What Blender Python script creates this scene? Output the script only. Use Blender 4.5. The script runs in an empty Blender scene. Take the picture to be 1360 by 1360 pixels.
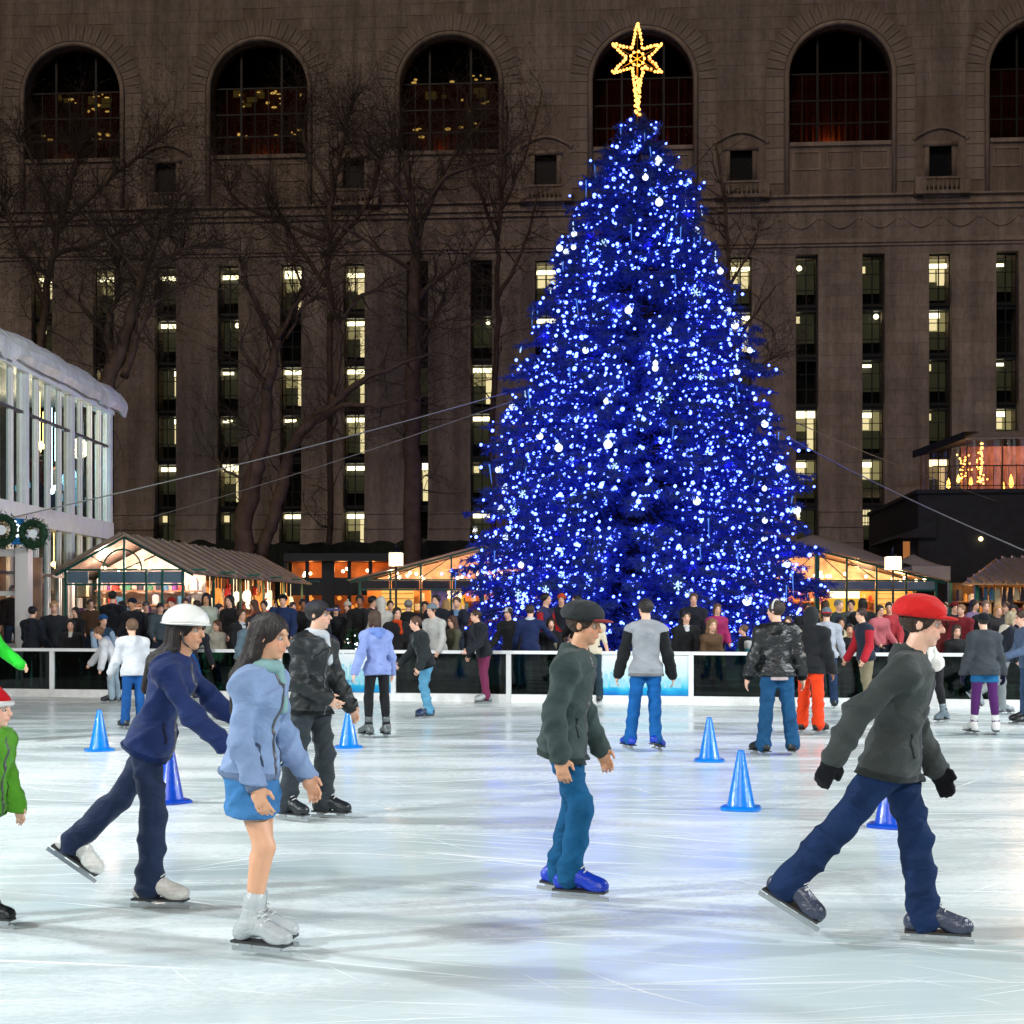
import bpy, math, random
import numpy as np
from mathutils import Vector, Matrix

# ------------------------------------------------------------------ camera, sky, sun, exposure
scene = bpy.context.scene
col = scene.collection
F, HZ, CZ = 1900.0, 810.0, 1.72          # focal length (photo pixels), horizon row, eye height
R = math.radians

cam_d = bpy.data.cameras.new('camera')
cam_d.sensor_width = 36.0
cam_d.lens = 36.0 * F / 1360.0
cam_d.shift_y = (HZ - 680.0) / 1360.0
cam_d.clip_start = 0.1
cam_d.clip_end = 1000.0
cam_d.dof.use_dof = False
cam = bpy.data.objects.new('camera', cam_d)
cam.location = (0, 0, CZ)
cam.rotation_euler = (R(90), 0, 0)
col.objects.link(cam)
scene.camera = cam

world = bpy.data.worlds.new('World')
scene.world = world
world.use_nodes = True
wn = world.node_tree
for n_ in list(wn.nodes):
    wn.nodes.remove(n_)
w_out = wn.nodes.new('ShaderNodeOutputWorld')
w_bg = wn.nodes.new('ShaderNodeBackground')
w_sky = wn.nodes.new('ShaderNodeTexSky')
w_sky.sky_type = 'NISHITA'
w_sky.sun_disc = False
SUN_EL, SUN_AZ = 36.0, 197.0
w_sky.sun_elevation = R(SUN_EL)
w_sky.sun_rotation = R(SUN_AZ)
w_bg.inputs['Strength'].default_value = 0.0007
wn.links.new(w_sky.outputs[0], w_bg.inputs[0])
wn.links.new(w_bg.outputs[0], w_out.inputs[0])

sun_d = bpy.data.lights.new('night_glow_sun', 'SUN')
sun_d.energy = 0.62                        # dim warm glow of the city on the facade
sun_d.color = (1.0, 0.77, 0.60)
sun_d.angle = R(20)
sun = bpy.data.objects.new('night_glow_sun', sun_d)
_v = Vector((math.sin(R(SUN_AZ)) * math.cos(R(SUN_EL)), math.cos(R(SUN_AZ)) * math.cos(R(SUN_EL)), math.sin(R(SUN_EL))))
sun.rotation_euler = _v.to_track_quat('Z', 'Y').to_euler()
sun.location = _v * 60
col.objects.link(sun)

vs = scene.view_settings
scene.display_settings.display_device = 'sRGB'
vs.view_transform = 'Standard'
vs.look = 'None'
vs.exposure = 0.0
vs.gamma = 1.0
vs.use_curve_mapping = False
cy = scene.cycles
cy.max_bounces = 5
cy.diffuse_bounces = 2
cy.glossy_bounces = 3
cy.transmission_bounces = 4
cy.transparent_max_bounces = 12
cy.sample_clamp_indirect = 3.0
cy.sample_clamp_direct = 0.0
cy.caustics_reflective = False
cy.caustics_refractive = False
cy.use_adaptive_sampling = True
cy.adaptive_threshold = 0.012
cy.use_denoising = True
try:
    cy.denoiser = 'OPENIMAGEDENOISE'
    cy.denoising_input_passes = 'RGB_ALBEDO_NORMAL'
except Exception:
    pass

# ------------------------------------------------------------------ helpers
def S(h):
    """sRGB 0..255 triple -> linear rgb"""
    return tuple(((c / 255.0) / 12.92 if c / 255.0 <= 0.04045 else ((c / 255.0 + 0.055) / 1.055) ** 2.4) for c in h)

def at(px, py, d):
    return Vector(((px - 680.0) / F * d, d, CZ + (HZ - py) / F * d))

def gx(px, d):
    return (px - 680.0) / F * d

def gz(py, d):
    return CZ + (HZ - py) / F * d

def empty(name, loc=(0, 0, 0), rz=0.0, label=None, cat=None, group=None, kind=None):
    o = bpy.data.objects.new(name, None)
    o.empty_display_size = 0.2
    o.location = loc
    o.rotation_euler = (0, 0, rz)
    col.objects.link(o)
    tag(o, label, cat, group, kind)
    return o

def tag(o, label=None, cat=None, group=None, kind=None):
    if label: o['label'] = label
    if cat: o['category'] = cat
    if group: o['group'] = group
    if kind: o['kind'] = kind
    return o

def link(name, me, parent=None, loc=None, rot=None, scale=None):
    o = bpy.data.objects.new(name, me)
    col.objects.link(o)
    if parent is not None: o.parent = parent
    if loc is not None: o.location = loc
    if rot is not None: o.rotation_euler = rot
    if scale is not None: o.scale = scale
    return o

class MB:
    """collects faces, then links them as one mesh object"""
    def __init__(self):
        self.v = []; self.f = []; self.m = []
    def add(self, vs_, fs_, mi=0):
        b = len(self.v)
        self.v.extend([tuple(p) for p in vs_])
        for f in fs_:
            self.f.append(tuple(b + i for i in f)); self.m.append(mi)
    def box(self, x0, x1, y0, y1, z0, z1, mi=0):
        self.add([(x0, y0, z0), (x1, y0, z0), (x1, y1, z0), (x0, y1, z0), (x0, y0, z1), (x1, y0, z1), (x1, y1, z1), (x0, y1, z1)],
                 [(0, 3, 2, 1), (4, 5, 6, 7), (0, 1, 5, 4), (1, 2, 6, 5), (2, 3, 7, 6), (3, 0, 4, 7)], mi)
    def bar(self, a, b, w, h=None, up=(0, 0, 1), mi=0):
        """rectangular bar from a to b"""
        h = h or w
        a = Vector(a); b = Vector(b); d = (b - a).normalized()
        u = Vector(up)
        if abs(d.dot(u)) > 0.95: u = Vector((0, 1, 0))
        s = d.cross(u).normalized(); u = s.cross(d).normalized()
        vs_ = []
        for p in (a, b):
            for (i, j) in ((-1, -1), (1, -1), (1, 1), (-1, 1)):
                vs_.append(p + s * (i * w / 2) + u * (j * h / 2))
        self.add(vs_, [(0, 1, 2, 3), (7, 6, 5, 4), (0, 4, 5, 1), (1, 5, 6, 2), (2, 6, 7, 3), (3, 7, 4, 0)], mi)
    def tube(self, pts, rad, n=6, mi=0, cap=True):
        pts = [Vector(p) for p in pts]
        if not hasattr(rad, '__len__'): rad = [rad] * len(pts)
        rings = []
        prev = None
        for i, p in enumerate(pts):
            d = (pts[min(i + 1, len(pts) - 1)] - pts[max(i - 1, 0)])
            if d.length < 1e-9: d = Vector((0, 0, 1))
            d.normalize()
            if prev is None:
                u = Vector((0, 0, 1)) if abs(d.z) < 0.9 else Vector((1, 0, 0))
                s = d.cross(u).normalized()
            else:
                s = (prev - d * prev.dot(d))
                s = s.normalized() if s.length > 1e-6 else d.cross(Vector((0.3, 0.9, 0.1))).normalized()
            prev = s
            t = d.cross(s)
            rings.append([p + (s * math.cos(2 * math.pi * k / n) + t * math.sin(2 * math.pi * k / n)) * rad[i] for k in range(n)])
        b = [q for r_ in rings for q in r_]
        fs_ = []
        for i in range(len(rings) - 1):
            for k in range(n):
                fs_.append((i * n + k, i * n + (k + 1) % n, (i + 1) * n + (k + 1) % n, (i + 1) * n + k))
        if cap:
            fs_.append(tuple(range(n - 1, -1, -1)))
            fs_.append(tuple((len(rings) - 1) * n + k for k in range(n)))
        self.add(b, fs_, mi)
    def lathe(self, prof, n=16, c=(0, 0, 0), mi=0):
        vs_ = []; fs_ = []
        for (r_, z) in prof:
            for k in range(n):
                a = 2 * math.pi * k / n
                vs_.append((c[0] + r_ * math.cos(a), c[1] + r_ * math.sin(a), c[2] + z))
        for i in range(len(prof) - 1):
            for k in range(n):
                fs_.append((i * n + k, i * n + (k + 1) % n, (i + 1) * n + (k + 1) % n, (i + 1) * n + k))
        self.add(vs_, fs_, mi)
    def ball(self, c, r_, sx=1, sy=1, sz=1, n=8, m=6, mi=0):
        prof = []
        vs_ = []; fs_ = []
        for i in range(m + 1):
            t = math.pi * i / m
            for k in range(n):
                a = 2 * math.pi * k / n
                vs_.append((c[0] + sx * r_ * math.sin(t) * math.cos(a), c[1] + sy * r_ * math.sin(t) * math.sin(a), c[2] - sz * r_ * math.cos(t)))
        for i in range(m):
            for k in range(n):
                fs_.append((i * n + k, i * n + (k + 1) % n, (i + 1) * n + (k + 1) % n, (i + 1) * n + k))
        self.add(vs_, fs_, mi)
    def torus(self, c, r1, r2, n=20, m=8, axis='z', mi=0, arc=(0, 2 * math.pi)):
        vs_ = []; fs_ = []
        full = abs(arc[1] - arc[0] - 2 * math.pi) < 1e-6
        nn = n if full else n + 1
        for i in range(nn):
            a = arc[0] + (arc[1] - arc[0]) * i / n
            for k in range(m):
                b = 2 * math.pi * k / m
                x = (r1 + r2 * math.cos(b)) * math.cos(a); y = (r1 + r2 * math.cos(b)) * math.sin(a); z = r2 * math.sin(b)
                if axis == 'y': x, y, z = x, z, y
                if axis == 'x': x, y, z = z, x, y
                vs_.append((c[0] + x, c[1] + y, c[2] + z))
        for i in range(n):
            for k in range(m):
                i2 = (i + 1) % nn
                fs_.append((i * m + k, i2 * m + k, i2 * m + (k + 1) % m, i * m + (k + 1) % m))
        self.add(vs_, fs_, mi)
    def prism(self, poly, y0, y1, mi=0):
        """polygon in x,z extruded along y"""
        n = len(poly)
        vs_ = [(x, y0, z) for (x, z) in poly] + [(x, y1, z) for (x, z) in poly]
        fs_ = [tuple(range(n)), tuple(range(2 * n - 1, n - 1, -1))]
        for i in range(n):
            j = (i + 1) % n
            fs_.append((i, i + n, j + n, j))
        self.add(vs_, fs_, mi)
    def mesh(self, name, mats, smooth=False):
        me = bpy.data.meshes.new(name)
        me.from_pydata(self.v, [], self.f)
        if not isinstance(mats, (list, tuple)): mats = [mats]
        for m_ in mats: me.materials.append(m_)
        if len(mats) > 1:
            me.polygons.foreach_set('material_index', self.m)
        if smooth:
            me.polygons.foreach_set('use_smooth', [True] * len(me.polygons))
        me.update()
        return me
    def build(self, name, mats, parent=None, smooth=False, loc=None, rot=None):
        return link(name, self.mesh(name, mats, smooth), parent, loc, rot)

def np_mesh(name, verts, faces, mats, smooth=False):
    """verts Nx3, faces MxK (numpy) -> mesh, fast path"""
    me = bpy.data.meshes.new(name)
    nv, nf, k = len(verts), len(faces), faces.shape[1]
    me.vertices.add(nv)
    me.vertices.foreach_set('co', np.asarray(verts, dtype=np.float32).ravel())
    me.loops.add(nf * k)
    me.loops.foreach_set('vertex_index', np.asarray(faces, dtype=np.int32).ravel())
    me.polygons.add(nf)
    me.polygons.foreach_set('loop_start', np.arange(0, nf * k, k, dtype=np.int32))
    me.polygons.foreach_set('loop_total', np.full(nf, k, dtype=np.int32))
    if smooth:
        me.polygons.foreach_set('use_smooth', np.ones(nf, dtype=bool))
    if not isinstance(mats, (list, tuple)): mats = [mats]
    for m_ in mats: me.materials.append(m_)
    me.update(calc_edges=True)
    me.validate()
    return me

# ------------------------------------------------------------------ materials
_mc = {}
def new_mat(name):
    m = bpy.data.materials.new(name)
    m.use_nodes = True
    nt = m.node_tree
    b = nt.nodes['Principled BSDF']
    return m, nt, b

def mat(name, c, rough=0.6, metal=0.0, spec=0.5, var=0.0, vscale=3.0, bump=0.0, bscale=20.0, sheen=0.0, coat=0.0, stretch=(1, 1, 1)):
    key = name
    if key in _mc: return _mc[key]
    m, nt, b = new_mat(name)
    b.inputs['Base Color'].default_value = (*c, 1)
    b.inputs['Roughness'].default_value = rough
    b.inputs['Metallic'].default_value = metal
    b.inputs['Specular IOR Level'].default_value = spec
    if sheen: b.inputs['Sheen Weight'].default_value = sheen
    if coat: b.inputs['Coat Weight'].default_value = coat
    if var or bump:
        tc = nt.nodes.new('ShaderNodeTexCoord')
        mp = nt.nodes.new('ShaderNodeMapping')
        mp.inputs['Scale'].default_value = stretch
        nt.links.new(tc.outputs['Object'], mp.inputs[0])
    if var:
        n1 = nt.nodes.new('ShaderNodeTexNoise'); n1.inputs['Scale'].default_value = vscale; n1.inputs['Detail'].default_value = 6
        nt.links.new(mp.outputs[0], n1.inputs[0])
        rmp = nt.nodes.new('ShaderNodeMapRange')
        rmp.inputs[1].default_value = 0.3; rmp.inputs[2].default_value = 0.7
        rmp.inputs[3].default_value = 1 - var; rmp.inputs[4].default_value = 1 + var
        nt.links.new(n1.outputs[0], rmp.inputs[0])
        mx = nt.nodes.new('ShaderNodeMix'); mx.data_type = 'RGBA'; mx.blend_type = 'MULTIPLY'
        mx.inputs[0].default_value = 1.0
        mx.inputs[6].default_value = (*c, 1)
        cb = nt.nodes.new('ShaderNodeCombineColor')
        for i in range(3): nt.links.new(rmp.outputs[0], cb.inputs[i])
        nt.links.new(cb.outputs[0], mx.inputs[7])
        nt.links.new(mx.outputs[2], b.inputs['Base Color'])
    if bump:
        n2 = nt.nodes.new('ShaderNodeTexNoise'); n2.inputs['Scale'].default_value = bscale; n2.inputs['Detail'].default_value = 4
        nt.links.new(mp.outputs[0], n2.inputs[0])
        bp = nt.nodes.new('ShaderNodeBump'); bp.inputs['Strength'].default_value = bump; bp.inputs['Distance'].default_value = 0.02
        nt.links.new(n2.outputs[0], bp.inputs['Height'])
        nt.links.new(bp.outputs[0], b.inputs['Normal'])
    _mc[key] = m
    return m

def emit(name, c, s, sampling=None, base=(0.02, 0.02, 0.02)):
    if name in _mc: return _mc[name]
    m, nt, b = new_mat(name)
    b.inputs['Base Color'].default_value = (*base, 1)
    b.inputs['Emission Color'].default_value = (*c, 1)
    b.inputs['Emission Strength'].default_value = s
    if sampling:
        m.cycles.emission_sampling = sampling
    _mc[name] = m
    return m

def glass(name, tint=(1, 1, 1), refl=0.12, rough=0.02):
    """thin pane: mostly see-through, partly mirror"""
    if name in _mc: return _mc[name]
    m, nt, b = new_mat(name)
    out = nt.nodes['Material Output']
    nt.nodes.remove(b)
    tr = nt.nodes.new('ShaderNodeBsdfTransparent'); tr.inputs[0].default_value = (*tint, 1)
    gl = nt.nodes.new('ShaderNodeBsdfGlossy'); gl.inputs['Roughness'].default_value = rough
    fr = nt.nodes.new('ShaderNodeFresnel'); fr.inputs[0].default_value = 1.45
    ad = nt.nodes.new('ShaderNodeMath'); ad.operation = 'ADD'; ad.use_clamp = True; ad.inputs[1].default_value = refl - 0.04
    nt.links.new(fr.outputs[0], ad.inputs[0])
    # a pane is thin: only its outer face mirrors, the inner face of the slab lets light out
    ge = nt.nodes.new('ShaderNodeNewGeometry'); inv = nt.nodes.new('ShaderNodeMath'); inv.operation = 'SUBTRACT'; inv.inputs[0].default_value = 1.0
    nt.links.new(ge.outputs['Backfacing'], inv.inputs[1])
    ml = nt.nodes.new('ShaderNodeMath'); ml.operation = 'MULTIPLY'
    nt.links.new(ad.outputs[0], ml.inputs[0]); nt.links.new(inv.outputs[0], ml.inputs[1])
    ad = ml
    mx = nt.nodes.new('ShaderNodeMixShader')
    nt.links.new(ad.outputs[0], mx.inputs[0]); nt.links.new(tr.outputs[0], mx.inputs[1]); nt.links.new(gl.outputs[0], mx.inputs[2])
    nt.links.new(mx.outputs[0], out.inputs[0])
    _mc[name] = m
    return m

def point(name, loc, power, c, radius=0.15, parent=None):
    ld = bpy.data.lights.new(name, 'POINT')
    ld.energy = power; ld.color = c; ld.shadow_soft_size = radius
    o = bpy.data.objects.new(name, ld)
    o.location = loc
    col.objects.link(o)
    if parent is not None: o.parent = parent
    return o
# ------------------------------------------------------------------ ground, ice, rink barrier, floodlights
GZ = 0.2                                   # level of the terrace behind the rink

def ice_material():
    m, nt, b = new_mat('rink_ice')
    N = nt.nodes; L = nt.links
    tc = N.new('ShaderNodeTexCoord')
    def noise(scale, detail=4, stretch=(1, 1, 1), rot=0.0, dist=0.0, rough=0.5):
        mp = N.new('ShaderNodeMapping'); mp.inputs['Scale'].default_value = stretch; mp.inputs['Rotation'].default_value = (0, 0, rot)
        L.new(tc.outputs['Object'], mp.inputs[0])
        n = N.new('ShaderNodeTexNoise'); n.inputs['Scale'].default_value = scale; n.inputs['Detail'].default_value = detail
        n.inputs['Distortion'].default_value = dist; n.inputs['Roughness'].default_value = rough
        L.new(mp.outputs[0], n.inputs[0])
        return n.outputs[0]
    def mth(op, a, b_=None, clamp=False):
        n = N.new('ShaderNodeMath'); n.operation = op; n.use_clamp = clamp
        for i, q in enumerate((a, b_)):
            if q is None: continue
            if isinstance(q, (int, float)): n.inputs[i].default_value = q
            else: L.new(q, n.inputs[i])
        return n.outputs[0]
    def rng(x, a, b_, c, d):
        n = N.new('ShaderNodeMapRange'); L.new(x, n.inputs[0])
        for i, q in enumerate((a, b_, c, d)): n.inputs[i + 1].default_value = q
        return n.outputs[0]
    # blade cuts: long thin streaks at several angles, gently bent
    wob = N.new('ShaderNodeTexNoise'); wob.inputs['Scale'].default_value = 0.22; wob.inputs['Detail'].default_value = 1.0
    L.new(tc.outputs['Object'], wob.inputs[0])
    vm = N.new('ShaderNodeVectorMath'); vm.operation = 'MULTIPLY_ADD'; L.new(wob.outputs['Color'], vm.inputs[0]); vm.inputs[1].default_value = (2.6, 2.6, 0); L.new(tc.outputs['Object'], vm.inputs[2])
    def cuts(rot, fx, fy, lo, hi, seed):
        mp = N.new('ShaderNodeMapping'); mp.vector_type = 'POINT'; mp.inputs['Rotation'].default_value = (0, 0, rot); mp.inputs['Location'].default_value = (seed, seed * 1.7, seed)
        L.new(vm.outputs[0], mp.inputs[0])
        m2 = N.new('ShaderNodeMapping'); m2.inputs['Scale'].default_value = (fx, fy, 1); L.new(mp.outputs[0], m2.inputs[0])
        n = N.new('ShaderNodeTexNoise'); n.inputs['Scale'].default_value = 1.0; n.inputs['Detail'].default_value = 2.5; n.inputs['Roughness'].default_value = 0.55
        L.new(m2.outputs[0], n.inputs[0])
        return rng(n.outputs[0], lo, hi, 0.0, 1.0)
    ks = [cuts(0.05, 0.26, 17, 0.63, 0.72, 1.3), cuts(-0.20, 0.30, 21, 0.64, 0.73, 5.1), cuts(0.34, 0.34, 19, 0.65, 0.74, 9.7), cuts(-0.62, 0.45, 22, 0.67, 0.76, 14.2), cuts(0.95, 0.5, 24, 0.68, 0.77, 21.9), cuts(0.0, 0.16, 40, 0.62, 0.76, 31.0), cuts(0.12, 0.6, 34, 0.64, 0.74, 41.0)]
    sc = ks[0]
    for k_ in ks[1:]: sc = mth('MAXIMUM', sc, k_)
    # shaved snow lying in loose drifts
    dr = rng(noise(0.55, 6, (0.30, 1.5, 1), 0.06, 0.6, 0.68), 0.40, 0.60, 0.0, 1.0)
    fine = rng(noise(38, 5, (0.35, 1, 1), 0.0, 0.0, 0.7), 0.35, 0.75, 0.0, 1.0)
    crumbs = rng(noise(95, 2, (1, 1, 1)), 0.70, 0.76, 0.0, 1.0)
    snow = mth('MULTIPLY', dr, rng(fine, 0.0, 1.0, 0.35, 1.0))
    white = mth('MAXIMUM', mth('MULTIPLY', sc, 1.0), mth('MAXIMUM', mth('MULTIPLY', snow, 0.8), mth('MULTIPLY', crumbs, 0.7)), True)
    mx = N.new('ShaderNodeMix'); mx.data_type = 'RGBA'
    L.new(white, mx.inputs[0])
    tint = N.new('ShaderNodeMix'); tint.data_type = 'RGBA'
    L.new(rng(noise(0.25, 3), 0.35, 0.65, 0, 1), tint.inputs[0])
    tint.inputs[6].default_value = (0.46, 0.575, 0.59, 1); tint.inputs[7].default_value = (0.68, 0.765, 0.775, 1)
    L.new(tint.outputs[2], mx.inputs[6])
    mx.inputs[7].default_value = (0.92, 0.935, 0.94, 1)
    L.new(mx.outputs[2], b.inputs['Base Color'])
    rough = mth('ADD', rng(noise(1.4, 5, (0.6, 1.2, 1)), 0.35, 0.7, 0.05, 0.16), mth('MULTIPLY', white, 0.5), True)
    L.new(rough, b.inputs['Roughness'])
    b.inputs['IOR'].default_value = 1.31
    b.inputs['Specular IOR Level'].default_value = 0.27
    hgt = mth('ADD', mth('MULTIPLY', sc, -0.6), mth('ADD', mth('MULTIPLY', fine, 0.25), mth('MULTIPLY', noise(7, 3, (0.5, 1.6, 1)), 0.9)))
    bp = N.new('ShaderNodeBump'); bp.inputs['Strength'].default_value = 0.16; bp.inputs['Distance'].default_value = 0.01
    L.new(hgt, bp.inputs['Height']); L.new(bp.outputs[0], b.inputs['Normal'])
    return m

BA = math.atan(0.189)
BC, BS = math.cos(BA), math.sin(BA)
def bu(px):
    """photo column -> distance along the rink barrier"""
    k = (px - 680.0) / F
    return 26.65 * k / (BC + k * BS)
def bpt(u, v=0.0, z=0.0):
    """point u along the barrier, v behind it"""
    return Vector((u * BC + v * BS, 26.65 - u * BS + v * BC, z))

m_pave = mat('plaza_paving', (0.10, 0.095, 0.09), 0.8, var=0.35, vscale=1.5, bump=0.3, bscale=8)
g = MB(); g.add([(-300, -120, -0.06), (300, -120, -0.06), (300, 400, -0.06), (-300, 400, -0.06)], [(0, 1, 2, 3)])
tag(g.build('ground', m_pave), kind='structure')

g = MB()
p = [(-13.5, -14, 0), (17, -14, 0), tuple(bpt(16.5, 0.02)), tuple(bpt(-14.5, 0.02))]
nx_, ny_ = 60, 60
g.add(p, [(0, 1, 2, 3)])
g.add([(q[0], q[1], -0.055) for q in p] + p, [(0, 1, 5, 4), (1, 2, 6, 5), (2, 3, 7, 6), (3, 0, 4, 7)])
tag(g.build('ice_rink', ice_material()), kind='structure')

m_terr = mat('terrace_stone', (0.13, 0.12, 0.11), 0.85, var=0.3, vscale=2, bump=0.2)
g = MB()
a, b_, c_, d_ = bpt(-45, 2.1), bpt(45, 2.1), Vector((45, 76, 0)), Vector((-45, 82, 0))
top = [Vector((q.x, q.y, GZ)) for q in (a, b_, c_, d_)]
bot = [Vector((q.x, q.y, -0.05)) for q in (a, b_, c_, d_)]
g.add(top + bot, [(0, 1, 2, 3), (4, 5, 1, 0), (5, 6, 2, 1), (6, 7, 3, 2), (7, 4, 0, 3)])
tag(g.build('terrace_pavement', m_terr), kind='structure')

# ---- barrier
m_rail = mat('white_rail', (0.80, 0.82, 0.83), 0.35, var=0.06, vscale=4)
m_kick = mat('kick_board', (0.78, 0.79, 0.78), 0.45, var=0.12, vscale=6, bump=0.05)
m_bglass = glass('barrier_glass', (0.16, 0.36, 0.29), 0.045, 0.03)

def print_mat():
    m, nt, b = new_mat('banner_print')
    N = nt.nodes; L = nt.links
    tc = N.new('ShaderNodeTexCoord'); sp = N.new('ShaderNodeSeparateXYZ'); L.new(tc.outputs['Object'], sp.inputs[0])
    mr = N.new('ShaderNodeMapRange'); L.new(sp.outputs[2], mr.inputs[0])
    mr.inputs[1].default_value = 0.15; mr.inputs[2].default_value = 0.93
    nz = N.new('ShaderNodeTexNoise'); nz.inputs['Scale'].default_value = 4.0; nz.inputs['Detail'].default_value = 5
    L.new(tc.outputs['Object'], nz.inputs[0])
    ad = N.new('ShaderNodeMath'); ad.operation = 'MULTIPLY_ADD'; L.new(nz.outputs[0], ad.inputs[0]); ad.inputs[1].default_value = 0.34; 
    sb = N.new('ShaderNodeMath'); sb.operation = 'SUBTRACT'; L.new(mr.outputs[0], sb.inputs[0]); sb.inputs[1].default_value = 0.17
    L.new(sb.outputs[0], ad.inputs[2])
    cr = N.new('ShaderNodeValToRGB'); L.new(ad.outputs[0], cr.inputs[0])
    e = cr.color_ramp.elements
    e[0].position = 0.0; e[0].color = (*S((0, 110, 190)), 1)
    e[1].position = 1.0; e[1].color = (0.82, 0.85, 0.87, 1)
    for p_, c_ in ((0.14, S((10, 160, 210))), (0.22, S((90, 200, 222))), (0.5, S((196, 226, 232)))):
        q = e.new(p_); q.color = (*c_, 1)
    L.new(cr.outputs[0], b.inputs['Base Color'])
    b.inputs['Roughness'].default_value = 0.3
    return m
m_ad = print_mat()
m_adblue = mat('banner_ink', S((30, 120, 175)), 0.4)
m_adpale = mat('banner_pale_ink', S((150, 205, 222)), 0.4)

bar = empty('rink_barrier', (0, 26.65, 0), -BA, 'low white rink barrier with tinted glass panels and two printed banners', 'barrier')
posts = [-330, -180, -90, 70, 225, 372, 447, 523, 676, 797, 918, 1085, 1240, 1395, 1540, 1690]
ad_spans = {(447, 523), (797, 918)}
us = [bu(px) for px in posts]
RAILZ = 0.96
for u in us:
    q = MB(); q.box(u - 0.045, u + 0.045, -0.05, 0.05, 0.0, RAILZ - 0.062); q.build('post', m_rail, bar)
for i in range(len(us) - 1):
    u0, u1 = us[i], us[i + 1]
    q = MB(); q.box(u0 + 0.003, u1 - 0.003, -0.062, 0.062, RAILZ - 0.06, RAILZ); q.build('top_rail', m_rail, bar)
    q = MB(); q.box(u0 + 0.047, u1 - 0.047, -0.058, 0.045, 0.0, 0.15); q.build('kick_board', m_kick, bar)
    if (posts[i], posts[i + 1]) in ad_spans:
        q = MB(); q.box(u0 + 0.047, u1 - 0.047, -0.03, 0.03, 0.155, RAILZ - 0.065)
        ad = q.build('banner_panel', m_ad, bar)
        ad['label'] = 'white banner fading to turquoise at the foot'
        q = MB()
        rnd = random.Random(i)
        x = u0 + 0.08
        while x < u1 - 0.18:
            w = rnd.uniform(0.04, 0.10); h = rnd.uniform(0.12, 0.45)
            q.box(x, x + w, -0.0325, -0.031, 0.30, 0.30 + h)
            if rnd.random() < 0.4: q.box(x + w * 0.4, x + w * 0.6, -0.0325, -0.031, 0.301 + h, 0.36 + h)
            x += w + rnd.uniform(0.0, 0.05)
        q.build('printed_skyline', m_adpale, ad)
        if posts[i] == 447:
            cu = bpy.data.curves.new('lettering', 'FONT'); cu.body = 'ogra'; cu.size = 0.13; cu.materials.append(m_adblue); cu.extrude = 0.0008
            tmp = bpy.data.objects.new('tmp_text', cu); col.objects.link(tmp); bpy.context.view_layer.update()
            lme = bpy.data.meshes.new_from_object(tmp.evaluated_get(bpy.context.evaluated_depsgraph_get())); bpy.data.objects.remove(tmp); bpy.data.curves.remove(cu)
            if not lme.materials: lme.materials.append(m_adblue)
            lo_ = link('lettering', lme, ad, (u0 + 0.10, -0.0345, 0.33), (R(90), 0, 0)); lo_['kind'] = 'stuff'
        else:
            q = MB(); q.torus((u0 + 0.27, -0.034, 0.52), 0.075, 0.006, 24, 5, 'y'); q.torus((u0 + 0.34, -0.034, 0.47), 0.05, 0.005, 20, 5, 'y')
            q.build('printed_rings', m_adpale, ad)
    else:
        q = MB(); q.box(u0 + 0.047, u1 - 0.047, -0.006, 0.006, 0.155, RAILZ - 0.065)
        q.build('glass_pane', m_bglass, bar)

# ---- floodlight masts standing round the rink (outside the frame, five light the ice, the sixth is added to brighten pavilion and crowd)
m_mast = mat('mast_steel', (0.12, 0.125, 0.13), 0.45, metal=0.8)
m_lens = emit('flood_lens', (0.95, 0.98, 1.0), 25.0, 'NONE')
FLOOD_P = 8500.0
for k, (x, y, tx, ty, words) in enumerate([(-14.6, 2, -1, 13, 'beyond the near edge of the rink, camera left'), (18.0, 1, 1, 13, 'beyond the near edge of the rink, camera right'),
                                    (-14.8, 13, 0, 15, 'halfway along the rink, camera left'), (18.2, 12, 2, 15, 'halfway along the rink, camera right'),
                                    (0.5, -15.2, 0, 10, 'behind the camera at the end of the rink'), (18.6, 21.5, -6, 28.5, 'added near the far corner, camera right, to brighten pavilion and crowd')]):  # far-corner mast is added to brighten the pavilion and the crowd
    fm = empty('floodlight_mast', (x, y, -0.05), 0, 'steel floodlight mast ' + words, 'floodlight', 'floodlight masts round the rink')
    q = MB(); q.tube([(0, 0, 0), (0, 0, 10.2)], [0.11, 0.07], 12); q.box(-0.25, 0.25, -0.25, 0.25, 0, 0.03); q.build('pole', m_mast, fm, True)
    dvec = Vector((tx - x, ty - y, -10 if y < 20 else -7.5)).normalized()
    head = Vector((0, 0, 10.25)) + Vector((dvec.x, dvec.y, 0)) * 0.35
    q = MB(); q.bar((0, 0, 10.1), head, 0.06); q.bar(head - dvec * 0.12, head + dvec * 0.10, 0.62, 0.42); q.build('lamp_housing', m_mast, fm)
    q = MB(); q.bar(head + dvec * 0.102, head + dvec * 0.112, 0.56, 0.36); q.build('lamp_glass', m_lens, fm)
    ld = bpy.data.lights.new('floodlight_lamp', 'SPOT'); ld.energy = FLOOD_P; ld.color = (0.90, 0.97, 1.0)
    ld.spot_size = R(96); ld.spot_blend = 0.7; ld.shadow_soft_size = 0.5
    lo = bpy.data.objects.new('floodlight_lamp', ld); col.objects.link(lo); lo.parent = fm
    lo.location = head + dvec * 0.2
    lo.rotation_euler = (-dvec).to_track_quat('Z', 'Y').to_euler()

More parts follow.
